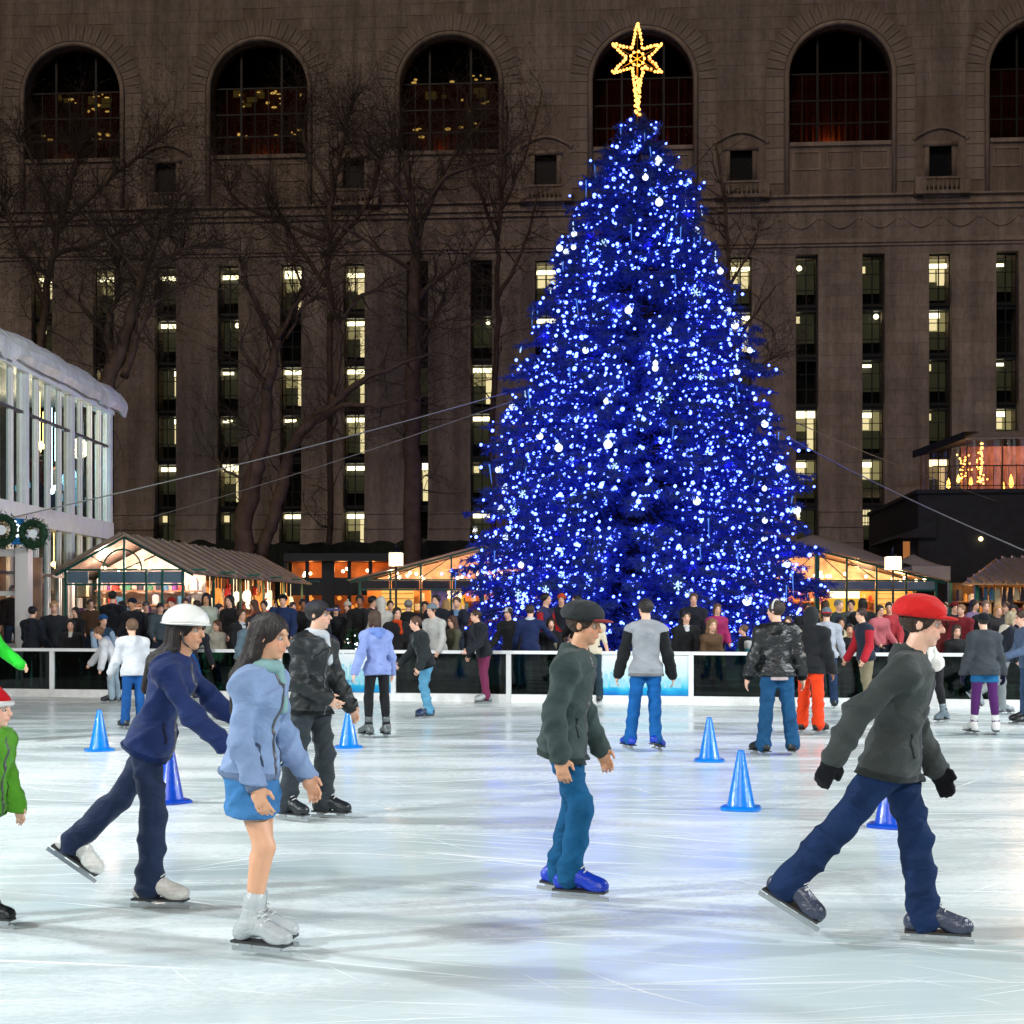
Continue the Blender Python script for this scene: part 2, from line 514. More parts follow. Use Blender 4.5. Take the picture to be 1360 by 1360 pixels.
# ---- traffic cones
m_cone = mat('blue_cone_plastic', S((0, 120, 215)), 0.28, spec=0.6, var=0.16, vscale=14, coat=0.15, bump=0.15, bscale=30)
m_cone2 = mat('dark_blue_cone_plastic', S((5, 70, 190)), 0.3, spec=0.6, var=0.16, vscale=14, coat=0.15, bump=0.15, bscale=30)
for px, py, h_, mm, lab in [(132, 997, 0.50, m_cone, 'blue plastic cone on the ice farthest to the left of the picture'),
                       (226, 1066, 0.52, m_cone2, 'darker blue cone standing behind the white-helmeted skater'),
                       (463, 993, 0.49, m_cone, 'blue cone on the ice below the left banner'),
                       (942, 1011, 0.50, m_cone, 'blue cone between the grey raglan skater and the nearer cone'),
                       (984, 1075, 0.51, m_cone, 'nearest bright blue cone, in front of the leather jacket skater'),
                       (1182, 1098, 0.50, m_cone2, 'blue cone glimpsed behind the striding red-hat skater')]:
    d = CZ * F / (py - HZ)
    cn = empty('traffic_cone', (gx(px, d), d, 0.0), random.Random(px).uniform(0, 1.5), lab, 'cone', 'blue cones on the ice')
    q = MB(); q.lathe([(0.128, 0.028), (0.118, 0.04), (0.030, h_ - 0.012), (0.026, h_), (0.018, h_), (0.018, h_ - 0.02)], 28); q.build('cone_body', mm, cn, True)
    q = MB()
    poly = []
    for k in range(32):
        a = 2 * math.pi * k / 32
        r_ = 0.172 / max(abs(math.cos(a)), abs(math.sin(a))) ** 0.45
        poly.append((r_ * math.cos(a), r_ * math.sin(a)))
    n = len(poly)
    vs_ = [(x, y, 0.001) for x, y in poly] + [(x, y, 0.022) for x, y in poly] + [(x * 0.93, y * 0.93, 0.030) for x, y in poly]
    fs_ = [tuple(range(n - 1, -1, -1)), tuple(range(2 * n, 3 * n))]
    for i in range(n):
        j = (i + 1) % n
        fs_ += [(i, j, j + n, i + n), (i + n, j + n, j + 2 * n, i + 2 * n)]
    q.add(vs_, fs_); q.build('base', mm, cn)
# ------------------------------------------------------------------ stone library facade
LA = math.atan(0.0695)
LC, LS = math.cos(LA), math.sin(LA)
LD = 75.7
def lu(px):
    k = (px - 680.0) / F
    return LD * k / (LC + k * LS)
def lz(py, px):
    u = lu(px)
    return gz(py, LD - u * LS)

def stone_mat(name, c, var=0.22):
    m, nt, b = new_mat(name)
    N = nt.nodes; L = nt.links
    tc = N.new('ShaderNodeTexCoord')
    oi = N.new('ShaderNodeObjectInfo')
    n1 = N.new('ShaderNodeTexNoise'); n1.inputs['Scale'].default_value = 0.35; n1.inputs['Detail'].default_value = 8; n1.inputs['Roughness'].default_value = 0.65
    L.new(tc.outputs['Object'], n1.inputs[0])
    n2 = N.new('ShaderNodeTexNoise'); n2.inputs['Scale'].default_value = 5; n2.inputs['Detail'].default_value = 6
    mp = N.new('ShaderNodeMapping'); mp.inputs['Scale'].default_value = (1.4, 1.4, 0.5); L.new(tc.outputs['Object'], mp.inputs[0]); L.new(mp.outputs[0], n2.inputs[0])
    def rng(x, a, b_, c_, d):
        n = N.new('ShaderNodeMapRange'); L.new(x, n.inputs[0])
        for i, q in enumerate((a, b_, c_, d)): n.inputs[i + 1].default_value = q
        return n.outputs[0]
    ml = N.new('ShaderNodeMath'); ml.operation = 'MULTIPLY'
    L.new(rng(n1.outputs[0], 0.3, 0.7, 1 - var, 1 + var), ml.inputs[0]); L.new(rng(n2.outputs[0], 0.3, 0.7, 0.82, 1.14), ml.inputs[1])
    n3 = N.new('ShaderNodeTexNoise'); n3.inputs['Scale'].default_value = 1.0; n3.inputs['Detail'].default_value = 5
    mp3 = N.new('ShaderNodeMapping'); mp3.inputs['Scale'].default_value = (1.6, 1.6, 0.09); L.new(tc.outputs['Object'], mp3.inputs[0]); L.new(mp3.outputs[0], n3.inputs[0])
    ml3 = N.new('ShaderNodeMath'); ml3.operation = 'MULTIPLY'; L.new(ml.outputs[0], ml3.inputs[0]); L.new(rng(n3.outputs[0], 0.35, 0.65, 0.70, 1.12), ml3.inputs[1])
    ml2 = N.new('ShaderNodeMath'); ml2.operation = 'MULTIPLY'; L.new(ml3.outputs[0], ml2.inputs[0])
    L.new(rng(oi.outputs['Random'], 0, 1, 0.90, 1.10), ml2.inputs[1])
    mx = N.new('ShaderNodeMix'); mx.data_type = 'RGBA'; mx.blend_type = 'MULTIPLY'; mx.inputs[0].default_value = 1
    mx.inputs[6].default_value = (*c, 1)
    cb = N.new('ShaderNodeCombineColor')
    for i in range(3): L.new(ml2.outputs[0], cb.inputs[i])
    L.new(cb.outputs[0], mx.inputs[7]); L.new(mx.outputs[2], b.inputs['Base Color'])
    b.inputs['Roughness'].default_value = 0.85
    bp = N.new('ShaderNodeBump'); bp.inputs['Strength'].default_value = 0.35; bp.inputs['Distance'].default_value = 0.03
    L.new(n2.outputs[0], bp.inputs['Height']); L.new(bp.outputs[0], b.inputs['Normal'])
    return m
m_stone = stone_mat('facade_stone', (0.335, 0.285, 0.245), 0.25)
m_stone2 = stone_mat('facade_stone_joint', (0.28, 0.225, 0.185))
m_trim = stone_mat('facade_trim_stone', (0.35, 0.285, 0.235), 0.2)
m_dkroom = mat('dark_interior', (0.012, 0.018, 0.02), 0.9)
m_wframe = mat('bronze_window_frame', (0.010, 0.012, 0.012), 0.5, metal=0.3)
m_wglass = glass('library_glass', (0.84, 0.84, 0.80), 0.06, 0.02)
m_spandrel = mat('dark_spandrel', (0.018, 0.024, 0.026), 0.45)

lib = empty('library_building', (0, LD, GZ), -LA, 'broad stone library with tall strip windows below and dark arched windows above', 'building')
UL, UR = -46.0, 46.0
STRIP_W = 1.14
strips = [-25.52 + 3.413 * i for i in range(-4, 20)]          # index 4 is the leftmost one in view
ZT = 20.05                                                      # head of the strip windows (above GZ)
ZB = 1.2
arch_c = [strips[4 + 12] + 1.7065 + 10.239 * m_ for m_ in range(-5, 3)]
AR, AZS, AZB = 2.63, 29.35, 25.85                               # arch radius, spring line, sill
ZMID, ZTOP = 20.6, 38.5
# lower piers
edges = [UL] + [e for s_ in strips for e in (s_ - STRIP_W / 2, s_ + STRIP_W / 2)] + [UR]
q = MB()
for i in range(0, len(edges), 2):
    q.box(edges[i], edges[i + 1], 0, 1.5, 0, ZT)
q.box(UL, UR, 0, 1.5, ZT, ZMID)
q.build('lower_wall', m_stone2, lib)
# upper wall with arched openings and small windows
q = MB()
sw_c = [a_ + 5.1195 for a_ in arch_c[:-1]]                     # small windows between arches
SWW, SZ0, SZ1 = 0.58, 23.9, 25.55
spans = []
x = UL
for a_ in arch_c:
    spans.append((x, a_ - AR, False)); spans.append((a_ - AR, a_ + AR, True)); x = a_ + AR
spans.append((x, UR, False))
for (x0, x1, isarch) in spans:
    if isarch:
        q.box(x0, x1, 0, 0.9, ZMID, AZB)
        c_ = (x0 + x1) / 2; n = 28
        for k in range(n):
            t0 = math.pi - math.pi * k / n; t1 = math.pi - math.pi * (k + 1) / n
            xa, za = c_ + AR * math.cos(t0), AZS + AR * math.sin(t0)
            xb, zb = c_ + AR * math.cos(t1), AZS + AR * math.sin(t1)
            q.add([(xa, 0, za), (xb, 0, zb), (xb, 0, ZTOP), (xa, 0, ZTOP), (xa, 0.9, za), (xb, 0.9, zb)], [(0, 1, 2, 3), (0, 4, 5, 1)])
        q.add([(x0, 0, AZB), (x0, 0.9, AZB), (x0, 0.9, AZS), (x0, 0, AZS)], [(0, 1, 2, 3)])
        q.add([(x1, 0, AZB), (x1, 0.9, AZB), (x1, 0.9, AZS), (x1, 0, AZS)], [(3, 2, 1, 0)])
    else:
        sw = [s_ for s_ in sw_c if x0 < s_ < x1]
        if sw:
            s_ = sw[0]
            q.box(x0, s_ - SWW, 0, 0.5, ZMID, ZTOP); q.box(s_ + SWW, x1, 0, 0.5, ZMID, ZTOP)
            q.box(s_ - SWW, s_ + SWW, 0, 0.5, ZMID, SZ0); q.box(s_ - SWW, s_ + SWW, 0, 0.5, SZ1, ZTOP)
        else:
            q.box(x0, x1, 0, 0.5, ZMID, ZTOP)
q.build('upper_wall', m_stone2, lib)
q = MB(); q.box(UL, UR, 1.9, 2.2, 0, ZTOP); q.box(UL, UR, 1.6, 12, ZTOP - 0.3, ZTOP); q.build('inner_wall', m_dkroom, lib)
# mouldings
q = MB()
q.box(UL, UR, -0.18, -0.003, ZMID + 0.0, ZMID + 0.22); q.box(UL, UR, -0.10, -0.003, ZMID - 0.16, ZMID - 0.004)
q.box(UL, UR, -0.26, -0.003, 22.55, 22.80); q.box(UL, UR, -0.14, -0.003, 22.30, 22.546)
q.box(UL, UR, -0.14, -0.003, 23.05, 23.16)
q.build('cornice', m_trim, lib)
q = MB()
for (za, zb, pr) in ((0.0, 3.4, 0.55), (3.404, 4.3, 0.42), (4.304, 5.1, 0.34), (5.104, 5.9, 0.26), (5.904, 6.7, 0.18)):
    for i in range(0, len(edges), 2):
        q.box(edges[i] + 0.01, edges[i + 1] - 0.01, -pr, -0.003, za, zb - 0.09)
        q.box(edges[i] + 0.01, edges[i + 1] - 0.01, -pr - 0.05, -0.003, zb - 0.086, zb)
q.build('stepped_plinth', m_stone, lib)
# ashlar blocks: separate stones on the clearest piers, the rest as one mass
rnd = random.Random(5)
H_C = 0.62
rest = MB()
singles = []
def course_blocks(x0, x1, z0, z1, single):
    k = 0; z = z0
    while z < z1 - 0.15:
        zt = min(z + H_C, z1)
        xs = [x0]
        L_ = x1 - x0
        n = max(1, int(round(L_ / 1.14)))
        for j in range(1, n + (1 if k % 2 else 0)):
            xs.append(x0 + L_ * ((j - 0.5) / n if k % 2 else j / n))
        xs.append(x1)
        for a_, b_ in zip(xs[:-1], xs[1:]):
            g_ = 0.006; pr = 0.022 + rnd.uniform(-0.006, 0.006)
            if single and len(singles) < 260:
                singles.append((a_ + g_, b_ - g_, z + g_, zt - g_, pr))
            else:
                rest.box(a_ + g_, b_ - g_, -pr, 0.01, z + g_, zt - g_)
        z += H_C; k += 1
order = list(range(0, len(edges), 2))
order.sort(key=lambda i: -(1 if 13 < (edges[i] + edges[i + 1]) / 2 < 27 else 0))
for i in order:
    mid = (edges[i] + edges[i + 1]) / 2
    if abs(mid) > 34: continue
    course_blocks(edges[i] + 0.012, edges[i + 1] - 0.012, 6.7, ZT, 13 < mid < 27)
course_blocks(-32, 32, ZT, ZMID - 0.16, False)
course_blocks(-32, 32, ZMID + 0.22, 22.30, False)
# upper courses, split round arches
for j in range(int((ZTOP - 23.2) / H_C)):
    z = 23.2 + j * H_C; zt = z + H_C
    RO = 3.86
    for i in range(len(arch_c) - 1):
        a0, a1 = arch_c[i], arch_c[i + 1]
        if zt <= AZS: half = RO
        elif z < AZS + RO: half = math.sqrt(max(0.0, RO ** 2 - max(0, z - AZS) ** 2))
        else: half = 0.0
        x0, x1 = a0 + half + 0.03, a1 - half - 0.03
        segs = [(x0, x1)]
        s_ = sw_c[i]
        if z < 27.6 and zt > 23.1: segs = [(x0, s_ - 1.15), (s_ + 1.15, x1)]
        for (p0, p1) in segs:
            if p1 - p0 < 0.2: continue
            n = max(1, int(round((p1 - p0) / 1.25))); off = (j % 2) * 0.5
            xs = [p0] + [p0 + (p1 - p0) * (t + off) / n for t in range(0 if off else 1, n)] + [p1]
            for a_, b_ in zip(xs[:-1], xs[1:]):
                if b_ - a_ > 0.1: rest.box(a_ + 0.006, b_ - 0.006, -0.02 - rnd.uniform(0, 0.008), 0.01, z + 0.006, zt - 0.006)
rb = rest.build('stone_courses', m_stone, lib); rb['kind'] = 'stuff'
for (a_, b_, z0, z1, pr) in singles:
    s_ = MB(); s_.box(a_, b_, -pr, 0.01, z0, z1); s_.build('stone_block', m_stone, lib)
# voussoirs and jamb stones round each arch
vm = {}
NV = 25
def wedge():
    s_ = MB(); t0 = math.pi / 2 - math.pi / NV / 2 + 0.006; t1 = math.pi / 2 + math.pi / NV / 2 - 0.006
    ri, ro = AR + 0.30, 3.82
    pts = [(ri * math.cos(t0), ri * math.sin(t0)), (ro * math.cos(t0), ro * math.sin(t0)), (ro * math.cos(t1), ro * math.sin(t1)), (ri * math.cos(t1), ri * math.sin(t1))]
    s_.prism(pts[::-1], -0.05, 0.01)
    return s_.mesh('voussoir', m_stone)
wm = wedge()
jm = MB(); jm.box(AR + 0.30, 3.82, -0.05, 0.01, 0.012, 0.60); jm = jm.mesh('jamb_stone', m_stone)
for a_ in arch_c[1:7]:
    for k in range(NV):
        ang = math.pi * (k + 0.5) / NV - math.pi / 2
        o = link('voussoir', wm, lib, (a_, rnd.uniform(-0.012, 0.012), AZS)); o.rotation_euler = (0, ang, 0)
    for j in range(9):
        z = AZS - 0.62 * (j + 1)
        if z < 23.2: break
        link('jamb_stone', jm, lib, (a_, rnd.uniform(-0.01, 0.01), z))
        link('jamb_stone', jm, lib, (a_ - (AR + 0.30) - 3.82, rnd.uniform(-0.01, 0.01), z))
# arch architrave, sill, panel, festoon and small window surrounds
for i, a_ in enumerate(arch_c):
    s_ = MB()
    pts = [(a_ - AR - 0.12, -0.05, 23.2)] + [(a_ - AR - 0.12, -0.05, AZS)] + [(a_ + (AR + 0.12) * math.cos(math.pi - math.pi * k / 30), -0.05, AZS + (AR + 0.12) * math.sin(math.pi * k / 30)) for k in range(1, 30)] + [(a_ + AR + 0.12, -0.05, AZS), (a_ + AR + 0.12, -0.05, 23.2)]
    s_.tube(pts, 0.13, 8)
    s_.build('arch_moulding', m_trim, lib, True)
    s_ = MB(); s_.box(a_ - AR + 0.03, a_ + AR - 0.03, -0.12, 0.35, AZB - 0.16, AZB + 0.04)
    for t in (-1.75, 0, 1.75):
        s_.box(a_ + t - 0.72, a_ + t + 0.72, -0.05, 0.0, 24.45, 24.53); s_.box(a_ + t - 0.72, a_ + t + 0.72, -0.05, 0.0, 25.37, 25.45)
        s_.box(a_ + t - 0.72, a_ + t - 0.64, -0.05, 0.0, 24.535, 25.365); s_.box(a_ + t + 0.64, a_ + t + 0.72, -0.05, 0.0, 24.535, 25.365)
    s_.build('arch_sill', m_trim, lib)
    s_ = MB()
    for t in range(-2, 3):                                    # garlands on the frieze
        cx = a_ + t * 2.05
        s_.tube([(cx - 0.85 + 1.7 * k / 10, -0.03, 21.9 - 0.50 * math.sin(math.pi * k / 10)) for k in range(11)], [0.03 + 0.03 * math.sin(math.pi * k / 10) for k in range(11)], 6)
        s_.ball((cx - 1.02, -0.02, 21.9), 0.11, sy=0.5)
    s_.build('garland', m_trim, lib, True)
m_void = mat('blue_black_glass', (0.006, 0.008, 0.012), 0.25)
bal = MB(); bal.lathe([(0.05, 0), (0.05, 0.06), (0.03, 0.1), (0.065, 0.28), (0.03, 0.46), (0.05, 0.52), (0.05, 0.58)], 8); bal = bal.mesh('baluster', m_trim, True)
for s_ in sw_c:
    w_ = MB(); w_.box(s_ - SWW, s_ + SWW, 0.30, 0.34, SZ0, SZ1)
    wo = w_.build('window', m_void, lib); wo['label'] = 'small dark balcony window'
    w_ = MB(); w_.box(s_ - SWW - 0.22, s_ - SWW, -0.07, 0.3, SZ0, SZ1); w_.box(s_ + SWW, s_ + SWW + 0.22, -0.07, 0.3, SZ0, SZ1)
    w_.box(s_ - SWW - 0.3, s_ + SWW + 0.3, -0.12, 0.3, SZ1, SZ1 + 0.25)
    n = 12
    w_.tube([(s_ - 1.3 + 2.6 * k / n, -0.06, SZ1 + 0.45 + 0.50 * math.sin(math.pi * k / n)) for k in range(n + 1)], 0.075, 6)
    w_.ball((s_ - 1.35, -0.06, SZ1 + 0.42), 0.13, sy=0.6); w_.ball((s_ + 1.35, -0.06, SZ1 + 0.42), 0.13, sy=0.6)
    w_.build('surround', m_trim, wo, True)
    w_ = MB(); w_.box(s_ - 1.4, s_ + 1.4, -0.62, -0.01, SZ0 - 0.95, SZ0 - 0.78); w_.box(s_ - 1.4, s_ + 1.4, -0.62, -0.44, SZ0 - 0.19, SZ0 - 0.08)
    w_.box(s_ - 1.4, s_ - 0.85, -0.60, -0.46, SZ0 - 0.78, SZ0 - 0.19); w_.box(s_ + 0.85, s_ + 1.4, -0.60, -0.46, SZ0 - 0.78, SZ0 - 0.19)
    w_.box(s_ - 0.95, s_ + 0.95, -0.3, -0.02, SZ0 - 1.25, SZ0 - 0.953)
    bl = w_.build('balcony', m_trim, lib)
    for k in range(7):
        link('baluster', bal, bl, (s_ - 0.69 + 0.23 * k, -0.53, SZ0 - 0.775))
# strip windows
codes = {4: 'Td0000', 5: 'L0s000', 6: 'BBppBd', 7: 'BsbbWd', 8: 'W0Lb0B', 9: 'TLLLBL', 10: '00ddW0', 11: '0sLBdB', 12: 'TB0000', 13: '0d0000',
         14: '000d00', 15: 'TLb000', 16: 'sd0Wld', 17: 'dsbllg', 18: 'TlddWg', 19: 'b0bl00', 3: 'B0d0B0', 20: 'Tl0bd0'}
e_tube = emit('fluorescent_tube', (1.0, 0.90, 0.58), 5.0, 'NONE')
e_panel = emit('glow_panel', (1.0, 0.84, 0.48), 1.35, 'NONE')
e_glow = emit('lit_room', (0.74, 0.64, 0.30), 0.48, 'NONE')
e_dim = emit('dim_room', (0.34, 0.34, 0.18), 0.075, 'NONE')
pane_me = MB(); pane_me.box(-STRIP_W / 4 + 0.02, STRIP_W / 4 - 0.02, -0.006, 0.006, 0, 2.2); pane_me = pane_me.mesh('pane', m_wglass)
LZ = [19.55 - 2.6 * j for j in range(6)]
for si, s_ in enumerate(strips):
    if abs(s_) > 34: continue
    code = codes.get(si, '000000')
    fr = MB()
    x0, x1 = s_ - STRIP_W / 2, s_ + STRIP_W / 2
    for xx in (x0 + 0.03, s_, x1 - 0.03): fr.box(xx - 0.028, xx + 0.028, 0.42, 0.50, ZB, ZT)
    for j in range(-1, 7):
        zf = 19.55 - 2.6 * j - 2.12
        fr.box(x0, x1, 0.40, 0.52, max(ZB, zf - 0.07), min(ZT, zf + 0.09))
        for t in (0.85, 1.65):
            if ZB < zf + t < ZT: fr.box(x0, x1, 0.435, 0.485, zf + t - 0.02, zf + t + 0.02)
    wd = fr.build('window', m_wframe, lib)
    for j in range(7): 
        zf = 19.55 - 2.6 * j - 2.12
        sp = MB(); sp.box(x0 + 0.01, x1 - 0.01, 0.56, 1.85, max(0.4, zf - 0.25), zf + 0.05)
        sp.build('floor_edge', m_spandrel, wd)
    rr = random.Random(si * 7 + 3)
    for j, ch in enumerate(code):
        z = LZ[j]
        for xx in (s_ - STRIP_W / 4, s_ + STRIP_W / 4):
            if z - 2.03 > ZB: link('pane', pane_me, wd, (xx, 0.46, z - 2.03))
        if ch == '0': continue
        tb = MB(); pn = MB(); gl = MB(); dm = MB()
        mid = s_ + rr.uniform(-0.05, 0.1)
        if ch in 'BWTLgd' and ch not in 'dg': tb.box(x0 + 0.05, x1 - 0.05, 0.9, 0.95, z - 0.10, z + (0.30 if ch == 'W' else 0.12))
        if ch in 'bpl':
            if ch == 'l': tb.box(x0 + 0.05, mid + 0.1, 0.9, 0.95, z - 0.12, z + 0.14)
            elif ch == 'b': tb.box(x0 + 0.05, mid, 0.9, 0.95, z - 0.07, z + 0.08)
            else: tb.box(x1 - 0.36, x1 - 0.06, 0.9, 0.95, z - 0.12, z + 0.14)
        if ch == 's': tb.ball((rr.choice([x0 + 0.28, x1 - 0.28]), 0.9, z), 0.14, n=10, m=7)
        if ch in 'WTLl': gl.box(x0 + 0.04, x1 - 0.04, 1.3, 1.35, z - 0.75, z + 0.46)
        if ch in 'Bbpdsg': dm.box(x0 + 0.04, x1 - 0.04, 1.3, 1.35, z - 1.3, z + 0.46)
        if ch in 'WTLl': dm.box(x0 + 0.04, x1 - 0.04, 1.36, 1.40, z - 1.7, z - 0.76)
        if ch in 'LWp': pn.box(x1 - 0.42, x1 - 0.10, 1.15, 1.2, z - (1.75 if ch != 'p' else 1.2), z - 0.14)
        if ch == 'T':
            pn.box(x0 + 0.10, mid - 0.06, 1.15, 1.2, z - 0.75, z - 0.13); pn.box(mid + 0.06, x1 - 0.12, 1.15, 1.2, z - 0.95, z - 0.13)
        if ch == 'l': pn.box(x0 + 0.05, mid, 1.15, 1.2, z - 0.72, z - 0.14)
        if ch == 'g':
            for t in range(4):
                pn.box(x0 + 0.06 + t * 0.15, x0 + 0.16 + t * 0.15, 1.15, 1.2, z + 0.0, z + 0.30); pn.box(x0 + 0.06 + t * 0.15, x0 + 0.16 + t * 0.15, 1.15, 1.2, z - 0.55, z - 0.12)
        if ch == 'd': pn.box(x0 + 0.06, x0 + 0.34, 1.15, 1.2, z - 0.25, z + 0.1)
        for mb_, nm, mm in ((tb, 'ceiling_light', e_tube), (pn, 'glow_panel', e_panel), (gl, 'lit_room', e_glow), (dm, 'dim_room', e_dim)):
            if mb_.v: mb_.build(nm, mm, wd)
# arched windows
m_cur = mat('brown_curtain', (0.16, 0.055, 0.025), 0.8, var=0.4, vscale=1.2, stretch=(6, 1, 0.4))
e_refl = emit('tower_reflection_glow', (1.0, 0.85, 0.25), 1.3, 'NONE')
e_refl2 = emit('tower_reflection_dim', (0.45, 0.42, 0.12), 0.16, 'NONE')
m_aglass = glass('arch_glass', (0.62, 0.52, 0.45), 0.045, 0.03)
for i, a_ in enumerate(arch_c):
    if not 0 < i < 7: continue
    fr = MB()
    for t in (-AR * 0.42, AR * 0.42):
        zt = AZS + math.sqrt(AR ** 2 - t ** 2); fr.box(a_ + t - 0.06, a_ + t + 0.06, 0.50, 0.62, AZB, zt)
    for t in (-AR * 0.72, -AR * 0.14, AR * 0.14, AR * 0.72):
        fr.box(a_ + t - 0.022, a_ + t + 0.022, 0.53, 0.60, AZB, AZS + 0.3)
    for z in (AZB + 0.05, AZB + 1.2, AZB + 2.4, AZS + 0.3):
        h_ = AR if z < AZS else math.sqrt(AR ** 2 - (z - AZS) ** 2)
        fr.box(a_ - h_, a_ + h_, 0.515, 0.61, z - 0.04, z + 0.04)
    wd = fr.build('arched_window', m_wframe, lib)
    for (xa, xb) in ((-AR, -AR * 0.42 - 0.06), (-AR * 0.42 + 0.06, AR * 0.42 - 0.06), (AR * 0.42 + 0.06, AR)):
        for (za, zb) in ((AZB + 0.09, AZB + 1.16), (AZB + 1.24, AZB + 2.36), (AZB + 2.44, AZS + 0.02)):
            s_ = MB(); s_.box(a_ + xa, a_ + xb, 0.555, 0.567, za, zb); s_.build('pane', m_aglass, wd)
    s_ = MB()
    n = 20; poly = [(a_ + AR * math.cos(math.pi * k / n), AZS + 0.03 + (AR - 0.03) * math.sin(math.pi * k / n)) for k in range(n + 1)]
    s_.prism(poly[::-1], 0.555, 0.567); s_.build('fan_pane', m_aglass, wd)
    # curtain folds behind
    s_ = MB()
    npl = 60
    prev = None
    for k in range(npl + 1):
        xx = a_ - AR - 0.1 + (2 * AR + 0.2) * k / npl; yy = 1.25 + 0.05 * math.sin(k * 1.9) + 0.03 * math.sin(k * 0.7 + i)
        cur = ((xx, yy, AZB - 0.1), (xx, yy, AZS + 0.55))
        if prev: s_.add([prev[0], cur[0], cur[1], prev[1]], [(0, 1, 2, 3)])
        prev = cur
    s_.build('curtain', m_cur, wd)
    rr = random.Random(40 + i)
    if i <= 3:  # glowing bits stand in for a lit tower mirrored in the panes
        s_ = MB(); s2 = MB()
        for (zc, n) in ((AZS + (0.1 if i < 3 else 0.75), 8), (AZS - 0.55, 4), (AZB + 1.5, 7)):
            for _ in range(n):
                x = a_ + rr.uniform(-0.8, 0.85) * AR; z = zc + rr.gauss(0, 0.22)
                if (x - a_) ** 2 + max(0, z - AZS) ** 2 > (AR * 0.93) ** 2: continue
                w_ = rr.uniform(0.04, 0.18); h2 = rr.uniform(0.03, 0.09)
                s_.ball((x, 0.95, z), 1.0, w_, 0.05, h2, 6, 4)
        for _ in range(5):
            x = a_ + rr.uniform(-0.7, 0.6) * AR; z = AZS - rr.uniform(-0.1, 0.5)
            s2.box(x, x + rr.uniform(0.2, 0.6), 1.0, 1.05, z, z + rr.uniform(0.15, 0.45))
        s_.build('tower_reflection', e_refl, wd, True)
        s2.build('glow_panel', e_refl2, wd)  # dimmer patches of the same mirrored tower, no shelf here
    pw = (7, 9, 14, 42, 26, 8)[i - 1]
    point('reading_room_light', (a_ + rr.uniform(-1, 1), 0.9, AZB + 0.25), pw, (1.0, 0.42, 0.12), 0.2, wd)
# broad dark terrace wall and hedge in front of the library, left side
m_hedge = mat('dark_hedge', (0.014, 0.020, 0.012), 0.9, var=0.5, vscale=3, bump=0.9, bscale=6)
q = MB()
rr = random.Random(3)
xs = np.linspace(-34, -1.5, 90)
prev = None
for x in xs:
    d = 63 - 0.07 * x
    zt = 4.7 + 0.12 * rr.gauss(0, 1)
    cur = [(x, d - 0.9, GZ), (x, d - 0.9 + rr.gauss(0, 0.1), zt * 0.6), (x, d - 0.6, zt), (x, d + 0.6, zt + 0.05), (x, d + 0.9, GZ)]
    if prev:
        q.add(prev + cur, [(k, 5 + k, 6 + k, k + 1) for k in range(4)])
    prev = cur
tag(q.build('clipped_hedge', m_hedge), 'long black clipped hedge in front of the library, left of the tree', 'hedge')
q = MB()
prev = None
for x in np.linspace(9.5, 20.5, 40):
    d = 63 - 0.07 * x
    zt = 3.3 + 0.1 * rr.gauss(0, 1)
    cur = [(x, d - 0.9, GZ), (x, d - 0.9 + rr.gauss(0, 0.1), zt * 0.6), (x, d - 0.6, zt), (x, d + 0.6, zt + 0.05), (x, d + 0.9, GZ)]
    if prev:
        q.add(prev + cur, [(k, 5 + k, 6 + k, k + 1) for k in range(4)])
    prev = cur
tag(q.build('clipped_hedge', m_hedge), 'lower dark clipped hedge behind the white tents, right of the tree', 'hedge')
# ------------------------------------------------------------------ glazed pavilion at the left
m_white = mat('white_frame_paint', (0.80, 0.83, 0.83), 0.4, var=0.06)
m_steel = mat('dark_transom', (0.10, 0.09, 0.09), 0.5)
m_pgl = glass('pavilion_glass', (0.72, 0.82, 0.84), 0.10, 0.02)
m_tarp = mat('white_tarp', (0.70, 0.73, 0.73), 0.35, var=0.18, vscale=2.5, bump=0.6, bscale=3)
m_floorp = mat('pavilion_floor', (0.25, 0.24, 0.23), 0.6)
m_inner = mat('pavilion_inner_wall', (0.20, 0.22, 0.23), 0.7, var=0.3)
PX = -11.25
pav = empty('glass_pavilion', (PX, 0, 0), 0, 'two-storey white-framed glass pavilion with bundled tarpaulin along its roof edge', 'building')
ys = [26.0, 29.45, 32.9, 36.35, 39.8]
ZF, ZR = 4.02, 7.15
for y in ys:
    q = MB(); q.box(-0.11, 0.11, y - 0.11, y + 0.11, -0.06, ZR); q.build('column', m_white, pav)
for z0, z1, nm, pr in ((ZF - 0.35, ZF + 0.12, 'floor_beam', 0.14), (ZR, ZR + 0.22, 'roof_beam', 0.16), (0.0, 0.25, 'base_beam', 0.12)):
    q = MB(); q.box(-0.2, pr, ys[0], ys[-1] + 0.12, z0, z1); q.build(nm, m_white, pav)
